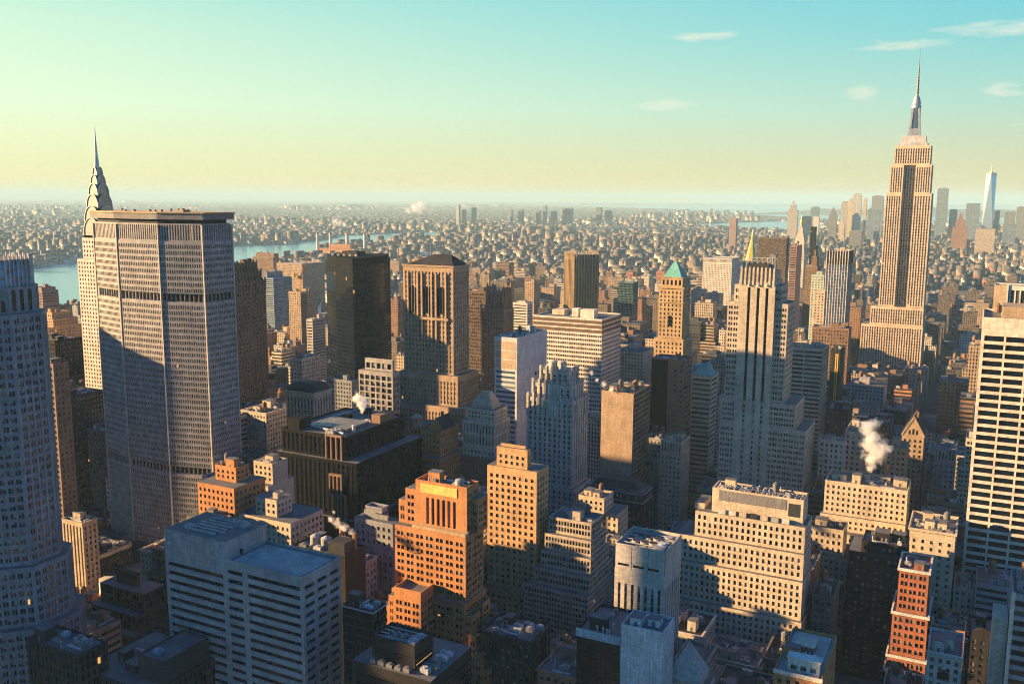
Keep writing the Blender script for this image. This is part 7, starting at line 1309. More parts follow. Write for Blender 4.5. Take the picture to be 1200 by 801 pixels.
@special
def five00(c):
    u0, u1, v0, v1, H = c.box; p = ST['five00']; P4 = [p]*4
    cen = S(b=999, f=300, slots=[(.245,.325), (.50,.58), (.74,.82)], hf=.985, dw=1.6, top=3.0, base=.5, edge=0, g='black', name='window_stripe')
    nos = S(b=99, f=99, wf=0)
    c.blocks = [(u0-9, u1+23, v0-.8, v1+14, 0, H-99, P4), (u0-8.5, u1+16, v0-.4, v1+12, H-99, H-83, P4), (u0-7.2, u1+8, v0+.5, v1+6, H-83, H-20, P4), (u0-3.5, u1+3.5, v0+1.5, v1+3, H-20, H-9, P4),
                (u0, u1, v0-1.2, v1, 0, H-6, [cen, p, p, p]), (u0+.8, u1-.8, v0-.2, v1-1, H-6, H, [nos]*4)]
    c.skip_clutter = True
    for k in range(9):
        x = u0+1.2+(u1-u0-2.4)*k/8; M = MB(); M.box(x-.6, x+.6, v0-1.6, v0+.3, H-9, H+1.2); M.prism(rect(x-.6, x+.6, v0-1.6, v0+.3), H+1.201, H+2.4, scale=.3); M.build('pier', wall('lime2'), c.root)
    for x in (u0+.245*(u1-u0)+.9, u0+.5*(u1-u0)+.9, u0+.74*(u1-u0)+.9):
        M = MB(); M.cyl(x, v0-1.2, H-9.5, H-7, 1.3, .3, 8); M.build('finial', wall('lime2'), c.root)
    z = H-1.1
    part_box(c, 'bulkhead', u0+4, u1-5, v0+3, v1-3, z, z+5.5, 'dkstone')
    for k in range(6):
        x = u0+3+k*3.2; M = MB(); M.beam((x, v0+4, z), (x, v0+4, z+9), .35); M.beam((x, v0+4, z+9), (x+3.2, v0+4, z+9), .3); M.beam((x, v0+4, z+5), (x+3.2, v0+4, z+9), .25); M.beam((x, v0+4, z+9), (x, v0+10, z+9), .3); M.build('scaffold', plain('steel', .5), c.root)
    roof_unit(c.root, u1-3.5, v0+6, z, 4, 4, 11, 'louv')
@special
def goldstripe(c):
    u0, u1, v0, v1, H = c.box
    for x in (u0+4.0, u0+5.6): part_box(c, 'gold_stripe', x, x+.85, v0-.3, v0-.02, H-52, H-3.5, 'goldleaf', .5)
@special
def louvtop(c):
    u0, u1, v0, v1, H = c.box
    n = 8
    for k in range(n+1):
        x = u0+.4+(u1-u0-.8)*k/n; part_box(c, 'fin', x-.35, x+.35, v0-.75, v0-.02, 60, H+.6, 'white')
    part_box(c, 'louvre_panel', u0+.3, u1-.3, v0-.2, v0-.021, H-15, H-1, 'dkstone'); part_box(c, 'louvre_panel', u1+.02, u1+.2, v0+.3, v1-.3, H-15, H-1, 'dkstone')
@special
def gable(c):
    u0, u1, v0, v1, H = c.box; cx = (u0+u1)/2; c.parapet = 0; c.skip_clutter = True; a = H+13
    M = MB(); M.tri((u0, v0, H), (u1, v0, H), (cx, v0, a), 0); M.tri((u0, v1, H), (cx, v1, a), (u1, v1, H), 0)
    M.quad((u0-.3, v0+.5, H+.1), (cx, v0+.5, a-.4), (cx, v1, a-.4), (u0-.3, v1, H+.1), 1); M.quad((cx, v0+.5, a-.4), (u1+.3, v0+.5, H+.1), (u1+.3, v1, H+.1), (cx, v1, a-.4), 1)
    M.beam((u0-.3, v0+.1, H), (cx, v0+.1, a+.3), .8, 0); M.beam((u1+.3, v0+.1, H), (cx, v0+.1, a+.3), .8, 0); M.build('gable_roof', [wall(c.h['wall']), plain('tarm')], c.root)
    for k in (-2.4, 0, 2.4): part_box(c, 'gable_window', cx+k-.6, cx+k+.6, v0-.05, v0-.01, H+1, H+5-abs(k)*.4, 'black')
    part_box(c, 'chimney', cx+1, cx+2.6, v0+6, v0+8, H+6, a+3, 'brown')
@special
def buttress(c):
    for q in c.blocks:
        for n_, (a, b) in ((0, (q[0], q[1])), (1, (q[2], q[3]))):
            n = max(3, int((b-a)/4))
            for k in range(n+1):
                t = a+.5+(b-a-1)*k/n; M = MB()
                if n_ == 0: M.box(t-.55, t+.55, q[2]-.7, q[2]+.4, q[5]-10, q[5]+2.2)
                else: M.box(q[1]-.4, q[1]+.7, t-.55, t+.55, q[5]-10, q[5]+2.2)
                M.build('buttress', wall('brown'), c.root)
@special
def lincoln(c):
    u0, u1, v0, v1, H = c.box; c.parapet = 0; c.skip_clutter = True; v1 = v0+24
    L_ = ST['lincoln']
    c.blocks = [(u0-7, u1+26, v0-12, v1+10, 0, H-132), (u0-5, u1+14, v0-6, v1+8, H-132, H-108), (u0-3, u1+5, v0-2.5, v1+6, H-108, H-84), (u0, u1, v0, v1, H-84, H)]
    cornice(c.root, rect(u0, u1, v0, v1), H-1.2, 'ostone2', .7, 1.4)
    M = MB(); x0, x1, y0, y1 = u0+14, u1-1, v0+1, v1-1; cx = (u0+u1)/2+8; cy_ = (v0+v1)/2; z1 = H+8
    p = [(u0+3, y0, H+.3), (x1, y0, H+.3), (x1, y1, H+.3), (u0+3, y1, H+.3)]; r0, r1 = (cx-9, cy_, z1), (cx+6, cy_, z1)
    M.quad(p[0], p[1], r1, r0); M.quad(p[2], p[3], r0, r1); M.tri(p[1], p[2], r1); M.tri(p[3], p[0], r0); M.build('gabled_roof', plain('tarm'), c.root)
    for fx in (.19, .47, .75):
        cx = u0+(u1-u0)*fx+.5
        for k in (-2.6, 0, 2.6):
            M = MB(); r = 1.0; z = H-17-abs(k)*.5; M.ngon([(cx+k-r, v0-.07, z-20), (cx+k+r, v0-.07, z-20)]+[(cx+k+r*math.cos(math.pi*i/8), v0-.07, z+r*math.sin(math.pi*i/8)) for i in range(9)]); M.build('arched_window', glass('black'), c.root)
        for k in (-4.4, 4.4): part_box(c, 'buttress', cx+k-.7, cx+k+.7, v0-.9, v0-.02, H-60, H-6, 'ostone2')
    part_box(c, 'balcony', u0+4, u1-4, v0-1.3, v0-.91, H-42, H-40, 'ostone2')
    part_box(c, 'bulkhead', u0+5, u0+11, v0+5, v0+12, H-1, H+4, 'ostone2')
@special
def gothic(c):
    c.skip_clutter = True
    q = c.blocks[-1]; c.parapet = 0
    for z, pts in ((q[5], [(q[0]+(q[1]-q[0])*i/4, q[2]) for i in range(5)]+[(q[1], q[2]+(q[3]-q[2])*i/4) for i in range(1, 5)]+[(q[0], q[2]+(q[3]-q[2])*i/3) for i in range(1, 4)]),):
        for i, (x, y) in enumerate(pts):
            hh = 9 if i % 2 == 0 else 5.5; M = MB(); M.box(x-.8, x+.8, y-.8, y+.8, z-14, z+hh*.55); M.prism(rect(x-.8, x+.8, y-.8, y+.8), z+hh*.55+.01, z+hh, scale=.05); M.build('pinnacle', wall('brown2'), c.root)
    b = c.blocks[0]
    for i in range(6):
        x = b[0]+(b[1]-b[0])*i/5; M = MB(); M.box(x-.7, x+.7, b[2]-.5, b[2]+.9, b[5]-10, b[5]+3); M.prism(rect(x-.7, x+.7, b[2]-.5, b[2]+.9), b[5]+3.01, b[5]+5.5, scale=.05); M.build('pinnacle', wall('brown2'), c.root)
@special
def darkcentre(c):
    u0, u1, v0, v1, H = c.box
    part_box(c, 'dark_wall_strip', u1+.02, u1+.3, v0+2, v0+12, 10, H-3, 'umber')
SPECIAL['eface'] = SPECIAL['eface2'] = SPECIAL['rounded'] = None
def eface2(c):
    u0, u1, v0, v1, H = c.box
    part_box(c, 'end_wall', u0-.4, u0+9.5, v0-.6, v0-.02, 5, H+.3, 'sand'); part_box(c, 'edge_pier', u0+9.6, u0+10.8, v0-1.0, v0-.02, 5, H+.8, 'white')
    c.mats[0] = wall('white'); 
SPECIAL['eface2'] = eface2
def eface(c):
    u0, u1, v0, v1, H = c.box
    c.styles = [ST['bandwin'], ST['bandwin'], ST['bandwin'], S(b=9, f=3.6, wf=.22, hf=.56, dw=.4)]
    c.blocks = [(u0, u1, v0, v1, 0, H)]; part_box(c, 'corner_pier', u0-.3, u0+.9, v0-.35, v0-.02, 5, H+.5, 'white')
    part_box(c, 'low_wing', u0-5, u0-.3, v0+9, v1-2, 5, H-14, 'pale')
SPECIAL['eface'] = eface
for h_ in HEROES: build_hero(h_)

# ------------------------------------------------------------------ landmark towers
def thing(kind, label, cat, x, y, group=None): return tag(empty(kind, (x, y, 0)), label, cat, group)
def met_slab():
    cu, cv, a, b, c_, d = -480.51, 437.95, 18.61, 48.79, 12.8, 20.01
    root = thing('octagonal_slab_tower', 'huge lozenge-plan office slab with fine concrete window grid and an overhanging flat crown', 'skyscraper', cu, cv)
    poly = [(cu-b,cv-c_), (cu-a,cv-d), (cu+a,cv-d), (cu+b,cv-c_), (cu+b,cv+c_), (cu+a,cv+d), (cu-a,cv+d), (cu-b,cv+c_)]
    def sc(f): return [(cu+(x-cu)*f, cv+(y-cv)*f) for x, y in poly]
    M = MB(); W = []; st = ST['metlife']; lv = ST['slotlv']
    block(M, W, sc(1.0), 20, 72, st, roof=True); block(M, W, sc(.97), 72, 77, S(b=3.2, f=5, wf=.86, hf=.9, dw=1.2, top=.2, base=.1, g='black', name='louvre'), roof=False)
    block(M, W, sc(1.0), 77, 184, st, roof=True); block(M, W, sc(.968), 184, 189.5, S(b=3.2, f=5, wf=.86, hf=.9, dw=1.2, top=.2, base=.1, g='black', name='louvre'), roof=False)
    block(M, W, sc(1.0), 189.5, 222, st, roof=True)
    block(M, W, sc(.985), 222, 233, S(b=1.9, f=9, wf=.5, hf=.9, dw=1.0, top=.4, base=.3, g='black', name='louvre'), roof=False)
    
    M.prism(sc(.93), 233, 235.5, 3); M.build('wall', [wall('precast'), wall('precast'), plain('roofgrey'), plain('tarm')], root)
    put_windows(root, W, 600)
    M = MB(); M.prism(sc(1.035), 235.5, 239.2, 0); M.build('crown_slab', wall('louv'), root)
    M = MB(); M.prism(sc(1.06), 239.21, 240.0, 0); M.build('crown_rim', wall('gold'), root)
    for p, q in zip(poly, poly[1:]+poly[:1]):
        M = MB(); M.box(p[0]-.45, p[0]+.45, p[1]-.45, p[1]+.45, 20, 232); M.build('corner_mullion', wall('pale'), root)
    rng = random.Random(9)
    for k in range(14):
        x, y = cu+rng.uniform(-40, 40), cv+rng.uniform(-9, 9); M = MB(); h = rng.uniform(.8, 2.4); M.box(x-1.2, x+1.2, y-.8, y+.8, 240.01, 240+h); M.build('roof_unit', plain('louv'), root)
    for x in (36, 31): 
        M = MB(); M.cyl(cu+x, cv-4, 240.01, 244.5, .35, .1, 6); M.box(cu+x-1.2, cu+x+1.2, cv-4.2, cv-3.8, 242, 243.2); M.build('antenna', plain('steel'), root)
    M = MB(); M.box(cu-b-4, cu+b+5, cv-d-6, cv+d+8, 0, 20); M.build('podium', wall('dkstone'), root)
met_slab()
PAL['crownsteel'] = (.26, .25, .24)
def spire_tower():
    x1, y0 = -675.3, 548.2; w = 19.0; cx, cy_ = x1-w/2-1, y0+w/2+1
    root = thing('spire_skyscraper', 'pale brick skyscraper with a silver crown of stacked arches and a needle spire', 'skyscraper', cx, cy_)
    M = MB(); W = []; st = S(b=3.4, f=3.6, wf=.44, hf=.52, dw=.35)
    block(M, W, rect(cx-w/2-5, cx+w/2+5, cy_-w/2-5, cy_+w/2+5), 0, 196, [st]*4); 
    block(M, W, rect(cx-w/2-1.5, cx+w/2+1.5, cy_-w/2-1.5, cy_+w/2+1.5), 196, 214, [st]*4); 
    M.build('wall', [wall('white'), wall('white'), plain('roofgrey')], root); put_windows(root, W, 450)
    z = 214
    spec = [(9.6, 8, 15, 14), (8.6, 20, 13, 12.5), (7.1, 31, 12, 11), (5.6, 41.5, 10.5, 9.5), (4.1, 50.5, 9, 7.5), (2.8, 58, 8, 6)]
    for i, (r, zz, hh, _) in enumerate(spec):
        M = MB(); n = 14
        arc = [(r*math.cos(math.pi*k/n), zz-6+(hh)*math.sin(math.pi*k/n)**.85) for k in range(n+1)]
        lo = zz-14
        d = r*1.0
        for ax in (0, 1):
            f = (lambda p, q, zt: (cx+p, cy_+q, z+zt)) if ax == 0 else (lambda p, q, zt: (cx+q, cy_+p, z+zt))
            for s in (-d, d): M.ngon([f(r, s, lo), *[f(p, s, t) for p, t in arc], f(-r, s, lo)])
            for k in range(n): M.quad(f(arc[k][0], -d, arc[k][1]), f(arc[k][0], d, arc[k][1]), f(arc[k+1][0], d, arc[k+1][1]), f(arc[k+1][0], -d, arc[k+1][1]))
            M.quad(f(r, -d, lo), f(r, d, lo), f(r, d, arc[0][1]), f(r, -d, arc[0][1])); M.quad(f(-r, -d, lo), f(-r, d, lo), f(-r, d, arc[-1][1]), f(-r, -d, arc[-1][1]))
        for ax in (0, 1):
            f = (lambda p, q, zt: (cx+p, cy_+q, z+zt)) if ax == 0 else (lambda p, q, zt: (cx+q, cy_+p, z+zt))
            for s in (-d-.15, d+.15):
                for k in range(n): M.beam(f(arc[k][0], s, arc[k][1]), f(arc[k+1][0], s, arc[k+1][1]), .7, 1)
        ob = M.build('crown_arch', [wall('crownsteel', .38, .7), wall('steel', .4, .5)], root)
        T = MB(); nt = 7 if i < 4 else 5
        for k in range(nt):
            a = math.pi*(k+.7)/(nt+.4); ca, sa = math.cos(a), math.sin(a)**.85
            p0 = (r*.62*ca, zz-6+hh*.54*sa); p1 = (r*.93*math.cos(a-.15), zz-6+hh*.90*math.sin(a-.15)**.85); p2 = (r*.93*math.cos(a+.15), zz-6+hh*.90*max(.01, math.sin(a+.15))**.85)
            for s in (-1, 1):
                T.tri((cx+p0[0], cy_+s*(d+.05), z+p0[1]), (cx+p1[0], cy_+s*(d+.05), z+p1[1]), (cx+p2[0], cy_+s*(d+.05), z+p2[1]))
                T.tri((cx+s*(d+.05), cy_+p0[0], z+p0[1]), (cx+s*(d+.05), cy_+p1[0], z+p1[1]), (cx+s*(d+.05), cy_+p2[0], z+p2[1]))
        T.build('triangular_windows', glass('black'), ob)
    M = MB(); M.cyl(cx, cy_, z+52, z+72, 2.6, 1.1, 8); M.cyl(cx, cy_, z+72, z+94, 1.1, .12, 8); M.build('spire', wall('steel', .35, .6), root)
spire_tower()
def octagon_tower():
    ux, v0, L_, c0 = -349.57, 239.39, 13.75, 14.0
    root = thing('glass_crown_tower', 'grey octagonal tower with paired windows and a glass crown, cut by the frame', 'skyscraper', ux-20, v0)
    def octo(g, dz=0):
        return [(ux-c0-16-g, v0-c0-g), (ux-c0+g*.4, v0-c0-g), (ux+g, v0-g*.4), (ux+g, v0+L_+g*.4), (ux-c0*.55+g*.4, v0+L_+c0*.55+g), (ux-c0-16-g, v0+L_+c0*.55+g)]
    M = MB(); W = []; o = ST['octa']
    block(M, W, octo(7), 0, 70, o); block(M, W, octo(3.2), 70, 96, o); block(M, W, octo(0), 96, 202, S(b=3.1, f=3.7, slots=[(.16,.47),(.53,.84)], hf=.6, dw=.35, ds=.15, top=.8, sp='grey')); block(M, W, octo(-2.4), 202, 213, S(b=3.1, f=10, wf=.5, hf=.85, dw=.5, top=.5, base=.2))
    M.build('wall', [wall('grey'), wall('grey'), plain('roofgrey')], root); put_windows(root, W, 801)
    M = MB(); W = []; block(M, W, octo(-4.0), 213, 224, S(b=2.6, f=3.5, wf=.84, hf=.86, dw=.1, top=.2, base=.2, g='bright', name='crown_pane')); M.build('glass_crown', [wall('tan'), wall('tan'), plain('roofgrey')], root); put_windows(root, W, 801)
    p = octo(-3.8)
    for a, b in zip(p, p[1:]+p[:1]):
        n = 6
        for k in range(n):
            x, y = a[0]+(b[0]-a[0])*k/n, a[1]+(b[1]-a[1])*k/n; M = MB(); M.box(x-.2, x+.2, y-.2, y+.2, 213, 226); M.build('crown_post', plain('steel'), root)
octagon_tower()
def empire():
    X1, Y0 = -66.5, 1301.1; w = 54.5; X0 = X1-w; Y1 = Y0+42; st = ST['esb']
    root = thing('art_deco_skyscraper', 'towering limestone skyscraper of many setbacks under a silver mast and antenna', 'skyscraper', (X0+X1)/2, Y0)
    M = MB(); W = []; P4 = [st]*4
    def B(u0, u1, v0, v1, z0, z1, **k): block(M, W, rect(u0, u1, v0, v1), z0, z1, P4, **k)
    B(X0-30, X1+10, Y0-16, Y1+16, 0, 24); B(X0-19, X1+1.4, Y0-7, Y1+10, 24, 88); B(X0-9, X1+.6, Y0-4.5, Y1+4, 88, 112)
    rx0, rx1 = X0+w*.355, X0+w*.615
    B(X0, rx0, Y0, Y1, 112, 258); B(rx1, X1, Y0, Y1-.3, 112, 258); B(rx0, rx1, Y0+8.5, Y1-1, 112, 296)
    B(X0+3.5, rx0, Y0+2, Y1-3, 258, 294); B(rx1, X1-2.5, Y0+2, Y1-3.3, 258, 294); B(X0+7, X1-5, Y0+4, Y1-6, 294, 318, parapet=1.5)
    for zz in (112, 258, 294): pass
    M.build('wall', [wall('ostone3'), wall('ostone3b'), plain('roofgrey')], root); put_windows(root, W, 428)
    cx, cy_ = (X0+X1)/2+.5, (Y0+Y1)/2
    M = MB(); M.prism(rect(cx-17, cx+17, cy_-12, cy_+12), 316.6, 322); M.prism(rect(cx-15.5, cx+15.5, cy_-11, cy_+11), 322.01, 331, scale=.9); M.build('observation_deck', wall('steel', .5), root)
    M = MB(); M.prism(rect(cx-7.5, cx+7.5, cy_-7.5, cy_+7.5), 331, 340, scale=.85); M.cyl(cx, cy_, 338, 369, 5.4, 4.4, 12)
    for a in range(4):
        ca, sa = math.cos(a*math.pi/2+math.pi/4), math.sin(a*math.pi/2+math.pi/4)
        M.beam((cx+ca*8.3, cy_+sa*8.3, 331), (cx+ca*5.0, cy_+sa*5.0, 366), 2.4)
    M.build('mast', wall('steel', .35, .5), root)
    M = MB()
    for k in range(4):
        a = k*math.pi/2; M.beam((cx+5.35*math.cos(a), cy_+5.35*math.sin(a), 341), (cx+4.55*math.cos(a), cy_+4.55*math.sin(a), 366), 1.6)
    M.build('mast_window', glass('dark'), root)
    M = MB(); M.cyl(cx, cy_, 366, 369.5, 5.9, None, 16); M.cyl(cx, cy_, 370.5, 373.5, 5.5, None, 16); M.cyl(cx, cy_, 374.2, 377, 4.6, None, 16); M.cyl(cx, cy_, 369, 378.5, 4.4, 3.8, 16); M.cyl(cx, cy_, 378.51, 383, 3.8, 1.4, 16); M.build('dome', wall('steel', .35, .5), root)
    M = MB(); M.cyl(cx, cy_, 383, 404, 1.6, 1.1, 8); M.cyl(cx, cy_, 404, 420, .9, .6, 8); M.cyl(cx, cy_, 420, 442, .4, .12, 6)
    for k in range(9): M.cyl(cx, cy_, 385+k*3.6, 386.2+k*3.6, 2.2-.1*k, None, 8)
    M.build('antenna', plain('louv', .5), root)
PAL['ostone3'] = (.55, .43, .30); PAL['ostone3b'] = (.24, .23, .22)
empire()
def black_facets():
    pts = PLAN['black']; H = 193
    root = thing('black_glass_tower', 'broad faceted black glass tower with thin pale edge and rooftop plant', 'skyscraper', *pts[1])
    M = MB(); W = []; st = S(b=1.9, f=3.9, wf=.94, hf=.86, dw=.1, top=2.0, base=.5, edge=.2, g='black')
    block(M, W, pts, 0, H-4, st); cxx = sum(p[0] for p in pts)/len(pts); cyy = sum(p[1] for p in pts)/len(pts)
    M.prism([(cxx+(x-cxx)*.96, cyy+(y-cyy)*.96) for x, y in pts], H-3.99, H, 0); M.build('wall', [wall('black', .85), wall('black'), plain('tarm')], root); put_windows(root, W, 440)
    M = MB(); M.box(cxx-9, cxx+9, cyy-7, cyy+7, H+.01, H+4.5); M.build('bulkhead', plain('tarm'), root)
    for k in range(5): roof_unit(root, cxx-16+k*7, cyy-12, H+.01, 3, 2, 2.0, 'louv')
black_facets()
FAC = [('punched_far', 3.2, 3.4, .46, .46), ('ribbon_far', 40., 3.8, .97, .45), ('pier_far', 2.6, 3.6, .5, .7)]
def far_tower(kind, label, cat, x0, x1, y0, y1, H, key, fs, top=None, group=None):
    root = thing(kind, label, cat, (x0+x1)/2, y0, group)
    nm, b_, f_, wf, hf = FAC[fs]
    m = facade_mat(key+'_'+nm, b_, f_, wf, hf, wallkey=key)
    M = MB(); M.box(x0, x1, y0, y1, 0, H, bottom=False); M.build('wall', m, root)
    M = MB(); w, d = x1-x0, y1-y0
    if top == 'step': M.box(x0+w*.2, x1-w*.2, y0+d*.2, y1-d*.2, H+.01, H+w*.5); M.prism(rect(x0+w*.3, x1-w*.3, y0+d*.3, y1-d*.3), H+w*.5+.01, H+w*1.0, scale=.2); M.build('stepped_top', m, root)
    elif top == 'mech': M.box(x0+w*.15, x1-w*.15, y0+d*.15, y1-d*.15, H+.01, H+5); M.build('bulkhead', plain('louv'), root)
    return root
for f in FARTOWERS: far_tower(*f)
# the avenue towers to the east, just out of the picture, whose long morning shadows lie over the near blocks; the last, hidden one is made up for its shade
for f in [('slab_skyscraper', 'dark slab skyscraper one block north-east of the glass crown tower', 'skyscraper', -560, -480, 140, 194, 226, 'dkstone', 0, 'mech'),
          ('granite_tower', 'grey granite tower squeezed directly north-east of the glass crown tower', 'office tower', -445, -400, 172, 216, 228, 'precast', 2, 'mech'),
          ('avenue_tower', 'brown avenue tower two blocks east of the glass crown tower', 'office tower', -705, -630, 60, 140, 195, 'brown', 2, 'mech'),
          ('avenue_office', 'grey avenue tower north-east of the huge lozenge-plan slab', 'office tower', -800, -722, 318, 392, 210, 'precast', 1, 'mech'),
          ('avenue_block', 'broad tan block between the glass crown tower and the lozenge-plan slab', 'office block', -535, -455, 262, 322, 92, 'tan', 0, 'mech'),
          ('hotel_tower', 'stepped brown tower added unseen behind the huge lozenge-plan slab to shade the gabled tower', 'hotel', -575, -545, 534, 560, 186, 'brown', 2, 'step')]: far_tower(*f)
def twisted_glass():
    x, y, D = PLAN['wtc']; a = 31.0; H0, H1 = 55, 406
    root = thing('tapering_glass_tower', 'tall tapering blue glass tower of long triangular facets with a ringed mast', 'skyscraper', x, y)
    M = MB(); b = [(x-a,y-a), (x+a,y-a), (x+a,y+a), (x-a,y+a)]; t = [(x, y-a*.98), (x+a*.98, y), (x, y+a*.98), (x-a*.98, y)]
    M.prism(b, 0, H0, 0)

    for i in range(4):
        j = (i+1) % 4
        M.tri((*b[i], H0), (*b[j], H0), (*t[i], H1)); M.tri((*b[j], H0), (*t[j], H1), (*t[i], H1))
    M.build('wall', _mats.get(('w','facetglass')) or facet(), root)
    M = MB(); M.prism(t, H1, H1+11, 0); M.build('crown_band', wall('grey'), root)
    M = MB(); M.cyl(x, y, H1+11, H1+16, 14, None, 20); M.cyl(x, y, H1+16, H1+40, 5, 3, 10); M.cyl(x, y, H1+40, H1+62, 2.4, .5, 8); M.build('mast', wall('white'), root)
def facet():
    m = bpy.data.materials.new('facet_glass'); N, L = nodes_of(m); b = N["Principled BSDF"]; b.inputs['Base Color'].default_value = (.36, .47, .55, 1); b.inputs['Roughness'].default_value = .18; b.inputs['Metallic'].default_value = .55
    _mats[('w','facetglass')] = m; return m
twisted_glass()
def gold_pyramid():
    x, y = -418.8, 1882.0
    root = thing('gold_pyramid_tower', 'stone tower crowned by a steep gilded pyramid with a lantern tip', 'skyscraper', x, y)
    m = facade_mat('cream_punched_far', 3.2, 3.4, .46, .46, wallkey='cream')
    M = MB(); M.box(x-26, x+26, y-20, y+30, 0, 70, bottom=False); M.box(x-14, x+14, y-12, y+16, 70.01, 128, bottom=False); M.build('wall', m, root)
    M = MB(); p = [(x+12.5*math.cos(math.pi/4*k+.39), y+12.5*math.sin(math.pi/4*k+.39)) for k in range(8)]; M.prism(p, 128, 176, scale=.14); M.build('pyramid_roof', wall('goldleaf', .35, .5), root)
    M = MB(); M.cyl(x, y, 176, 181, 2.0, None, 8); M.cyl(x, y, 181.01, 189, 1.8, .1, 8); M.build('lantern', wall('goldleaf', .35, .5), root)
gold_pyramid()
def clock_tower():
    x, y = -369, 2135
    root = thing('clock_tower', 'cream campanile tower with a steep pyramid roof and small gilded lantern', 'clock tower', x, y)
    m = facade_mat('white_punched_far', 3.2, 3.4, .46, .46, wallkey='white')
    M = MB(); M.box(x-12, x+12, y-13, y+13, 0, 128, bottom=False); M.box(x-10, x+10, y-11, y+11, 128.01, 154, bottom=False); M.build('wall', m, root)
    M = MB(); M.prism(rect(x-12.8, x+12.8, y-13.8, y+13.8), 128.5, 130.5); M.build('cornice', wall('white'), root)
    M = MB(); M.prism(rect(x-11, x+11, y-12, y+12), 154.01, 194, scale=.18); M.build('pyramid_roof', wall('pale'), root)
    M = MB(); M.cyl(x, y, 194.01, 203, 2.6, None, 8); M.cyl(x, y, 203.01, 213, 2.2, .1, 8); M.build('lantern', wall('goldleaf', .35, .5), root)
    M = MB(); M.cyl(0, 0, 0, .4, 4.2, None, 20)
    M.v = [(x+a, y-13.05-c, 112+b) for a, b, c in M.v]; M.build('clock_face', wall('white'), root)
clock_tower()
def bridge():
    A, B = Vector((-2377.6, 6085.7, 0)), Vector((-2148.7, 6253.4, 0)); d = (B-A).normalized(); L_ = (B-A).length
    s = Vector((-d.y, d.x, 0)); root = thing('suspension_bridge', 'pale suspension bridge with two towers and draped cables far across the river', 'bridge', A.x, A.y)
    M = MB(); P0, P1 = A-d*210, B+d*380
    for k in range(20):
        a, b = P0.lerp(P1, k/20), P0.lerp(P1, (k+1)/20); M.quad(tuple(a-s*16+Vector((0,0,40))), tuple(b-s*16+Vector((0,0,40))), tuple(b-s*16+Vector((0,0,49))), tuple(a-s*16+Vector((0,0,49)))); M.quad(tuple(a-s*16+Vector((0,0,49))), tuple(b-s*16+Vector((0,0,49))), tuple(b+s*16+Vector((0,0,49))), tuple(a+s*16+Vector((0,0,49))))
        M.quad(tuple(a+s*16+Vector((0,0,40))), tuple(b+s*16+Vector((0,0,40))), tuple(b+s*16+Vector((0,0,49))), tuple(a+s*16+Vector((0,0,49))))
    M.build('deck', wall('white'), root)
    for q in (A, B):
        M = MB()
        for k in (-1, 1): M.beam(tuple(q+s*15*k), tuple(q+s*13*k+Vector((0,0,102))), 8)
        for z in (60, 98): M.beam(tuple(q-s*15+Vector((0,0,z))), tuple(q+s*15+Vector((0,0,z))), 5)
        M.build('tower', wall('blueg'), root)
    for k in (-1, 1):
        M = MB(); pts = [A-d*210+Vector((0,0,48)), A+Vector((0,0,102))]+[A.lerp(B, t/12)+Vector((0,0,54+48*(2*t/12-1)**2)) for t in range(1, 12)]+[B+Vector((0,0,102)), B+d*210+Vector((0,0,48))]
        for p, q in zip(pts, pts[1:]): M.beam(tuple(p+s*14*k), tuple(q+s*14*k), 3.0)
        M.build('cable', wall('white'), root)
bridge()
def power_plant():
    root = thing('power_station', 'red brick riverside power station with four tall pale chimney stacks', 'power station', -2346, 3062)
    m = facade_mat('orange_pier_far', 8, 30, .3, .7, wallkey='orange'); M = MB(); M.box(-2440, -2230, 3040, 3110, 0, 42, bottom=False); M.box(-2400, -2290, 3050, 3100, 42.01, 58, bottom=False); M.build('wall', m, root)
    for x, y in ((-2475, 3075), (-2420, 3090), (-2350, 3110), (-2275, 3130)):
        M = MB(); M.cyl(x, y, 0, 99, 8, 6.2, 14); M.cyl(x, y, 99.01, 104, 6.6, 6.6, 14, 1); M.build('chimney_stack', [wall('white'), wall('red')], root)
power_plant()
def crane():
    x, y, z = PLAN['crane']
    root = thing('tower_crane', 'orange tower crane with a raised lattice jib above the tan apartment tower', 'crane', x, y)
    key = plain('craneo')
    M = MB()
    for sx, sy in ((-1,-1),(1,-1),(1,1),(-1,1)): M.beam((x+sx, y+sy, z-6), (x+sx, y+sy, z+10), .5)
    for k in range(5): M.beam((x-1, y-1, z-6+k*3.2), (x+1, y-1, z-2.8+k*3.2), .3)
    M.build('mast', key, root)
    M = MB(); M.box(x-2.2, x+2.2, y-2, y+2, z+10.01, z+14); M.build('cab', key, root)
    tip = (x+12.5, y+6, z+46)
    M = MB()
    for o in ((0,0,0), (1.4,0,.4), (.4,1.2,1.4)): M.beam((x+o[0], y+o[1], z+12+o[2]), (tip[0]+o[0]*.3, tip[1]+o[1]*.3, tip[2]+o[2]*.3), .7)
    for k in range(12):
        t = k/12; a = Vector((x, y, z+12)).lerp(Vector(tip), t); b = Vector((x+1.4, y, z+12.4)).lerp(Vector(tip), min(1, t+.08)); M.beam(tuple(a), tuple(b), .4)
    M.build('jib', key, root)
    M = MB(); M.beam((x, y, z+14), (x-7, y-3, z+18), .8); M.box(x-9, x-5.5, y-5, y-2, z+13, z+17); M.build('counterweight', key, root)
crane()
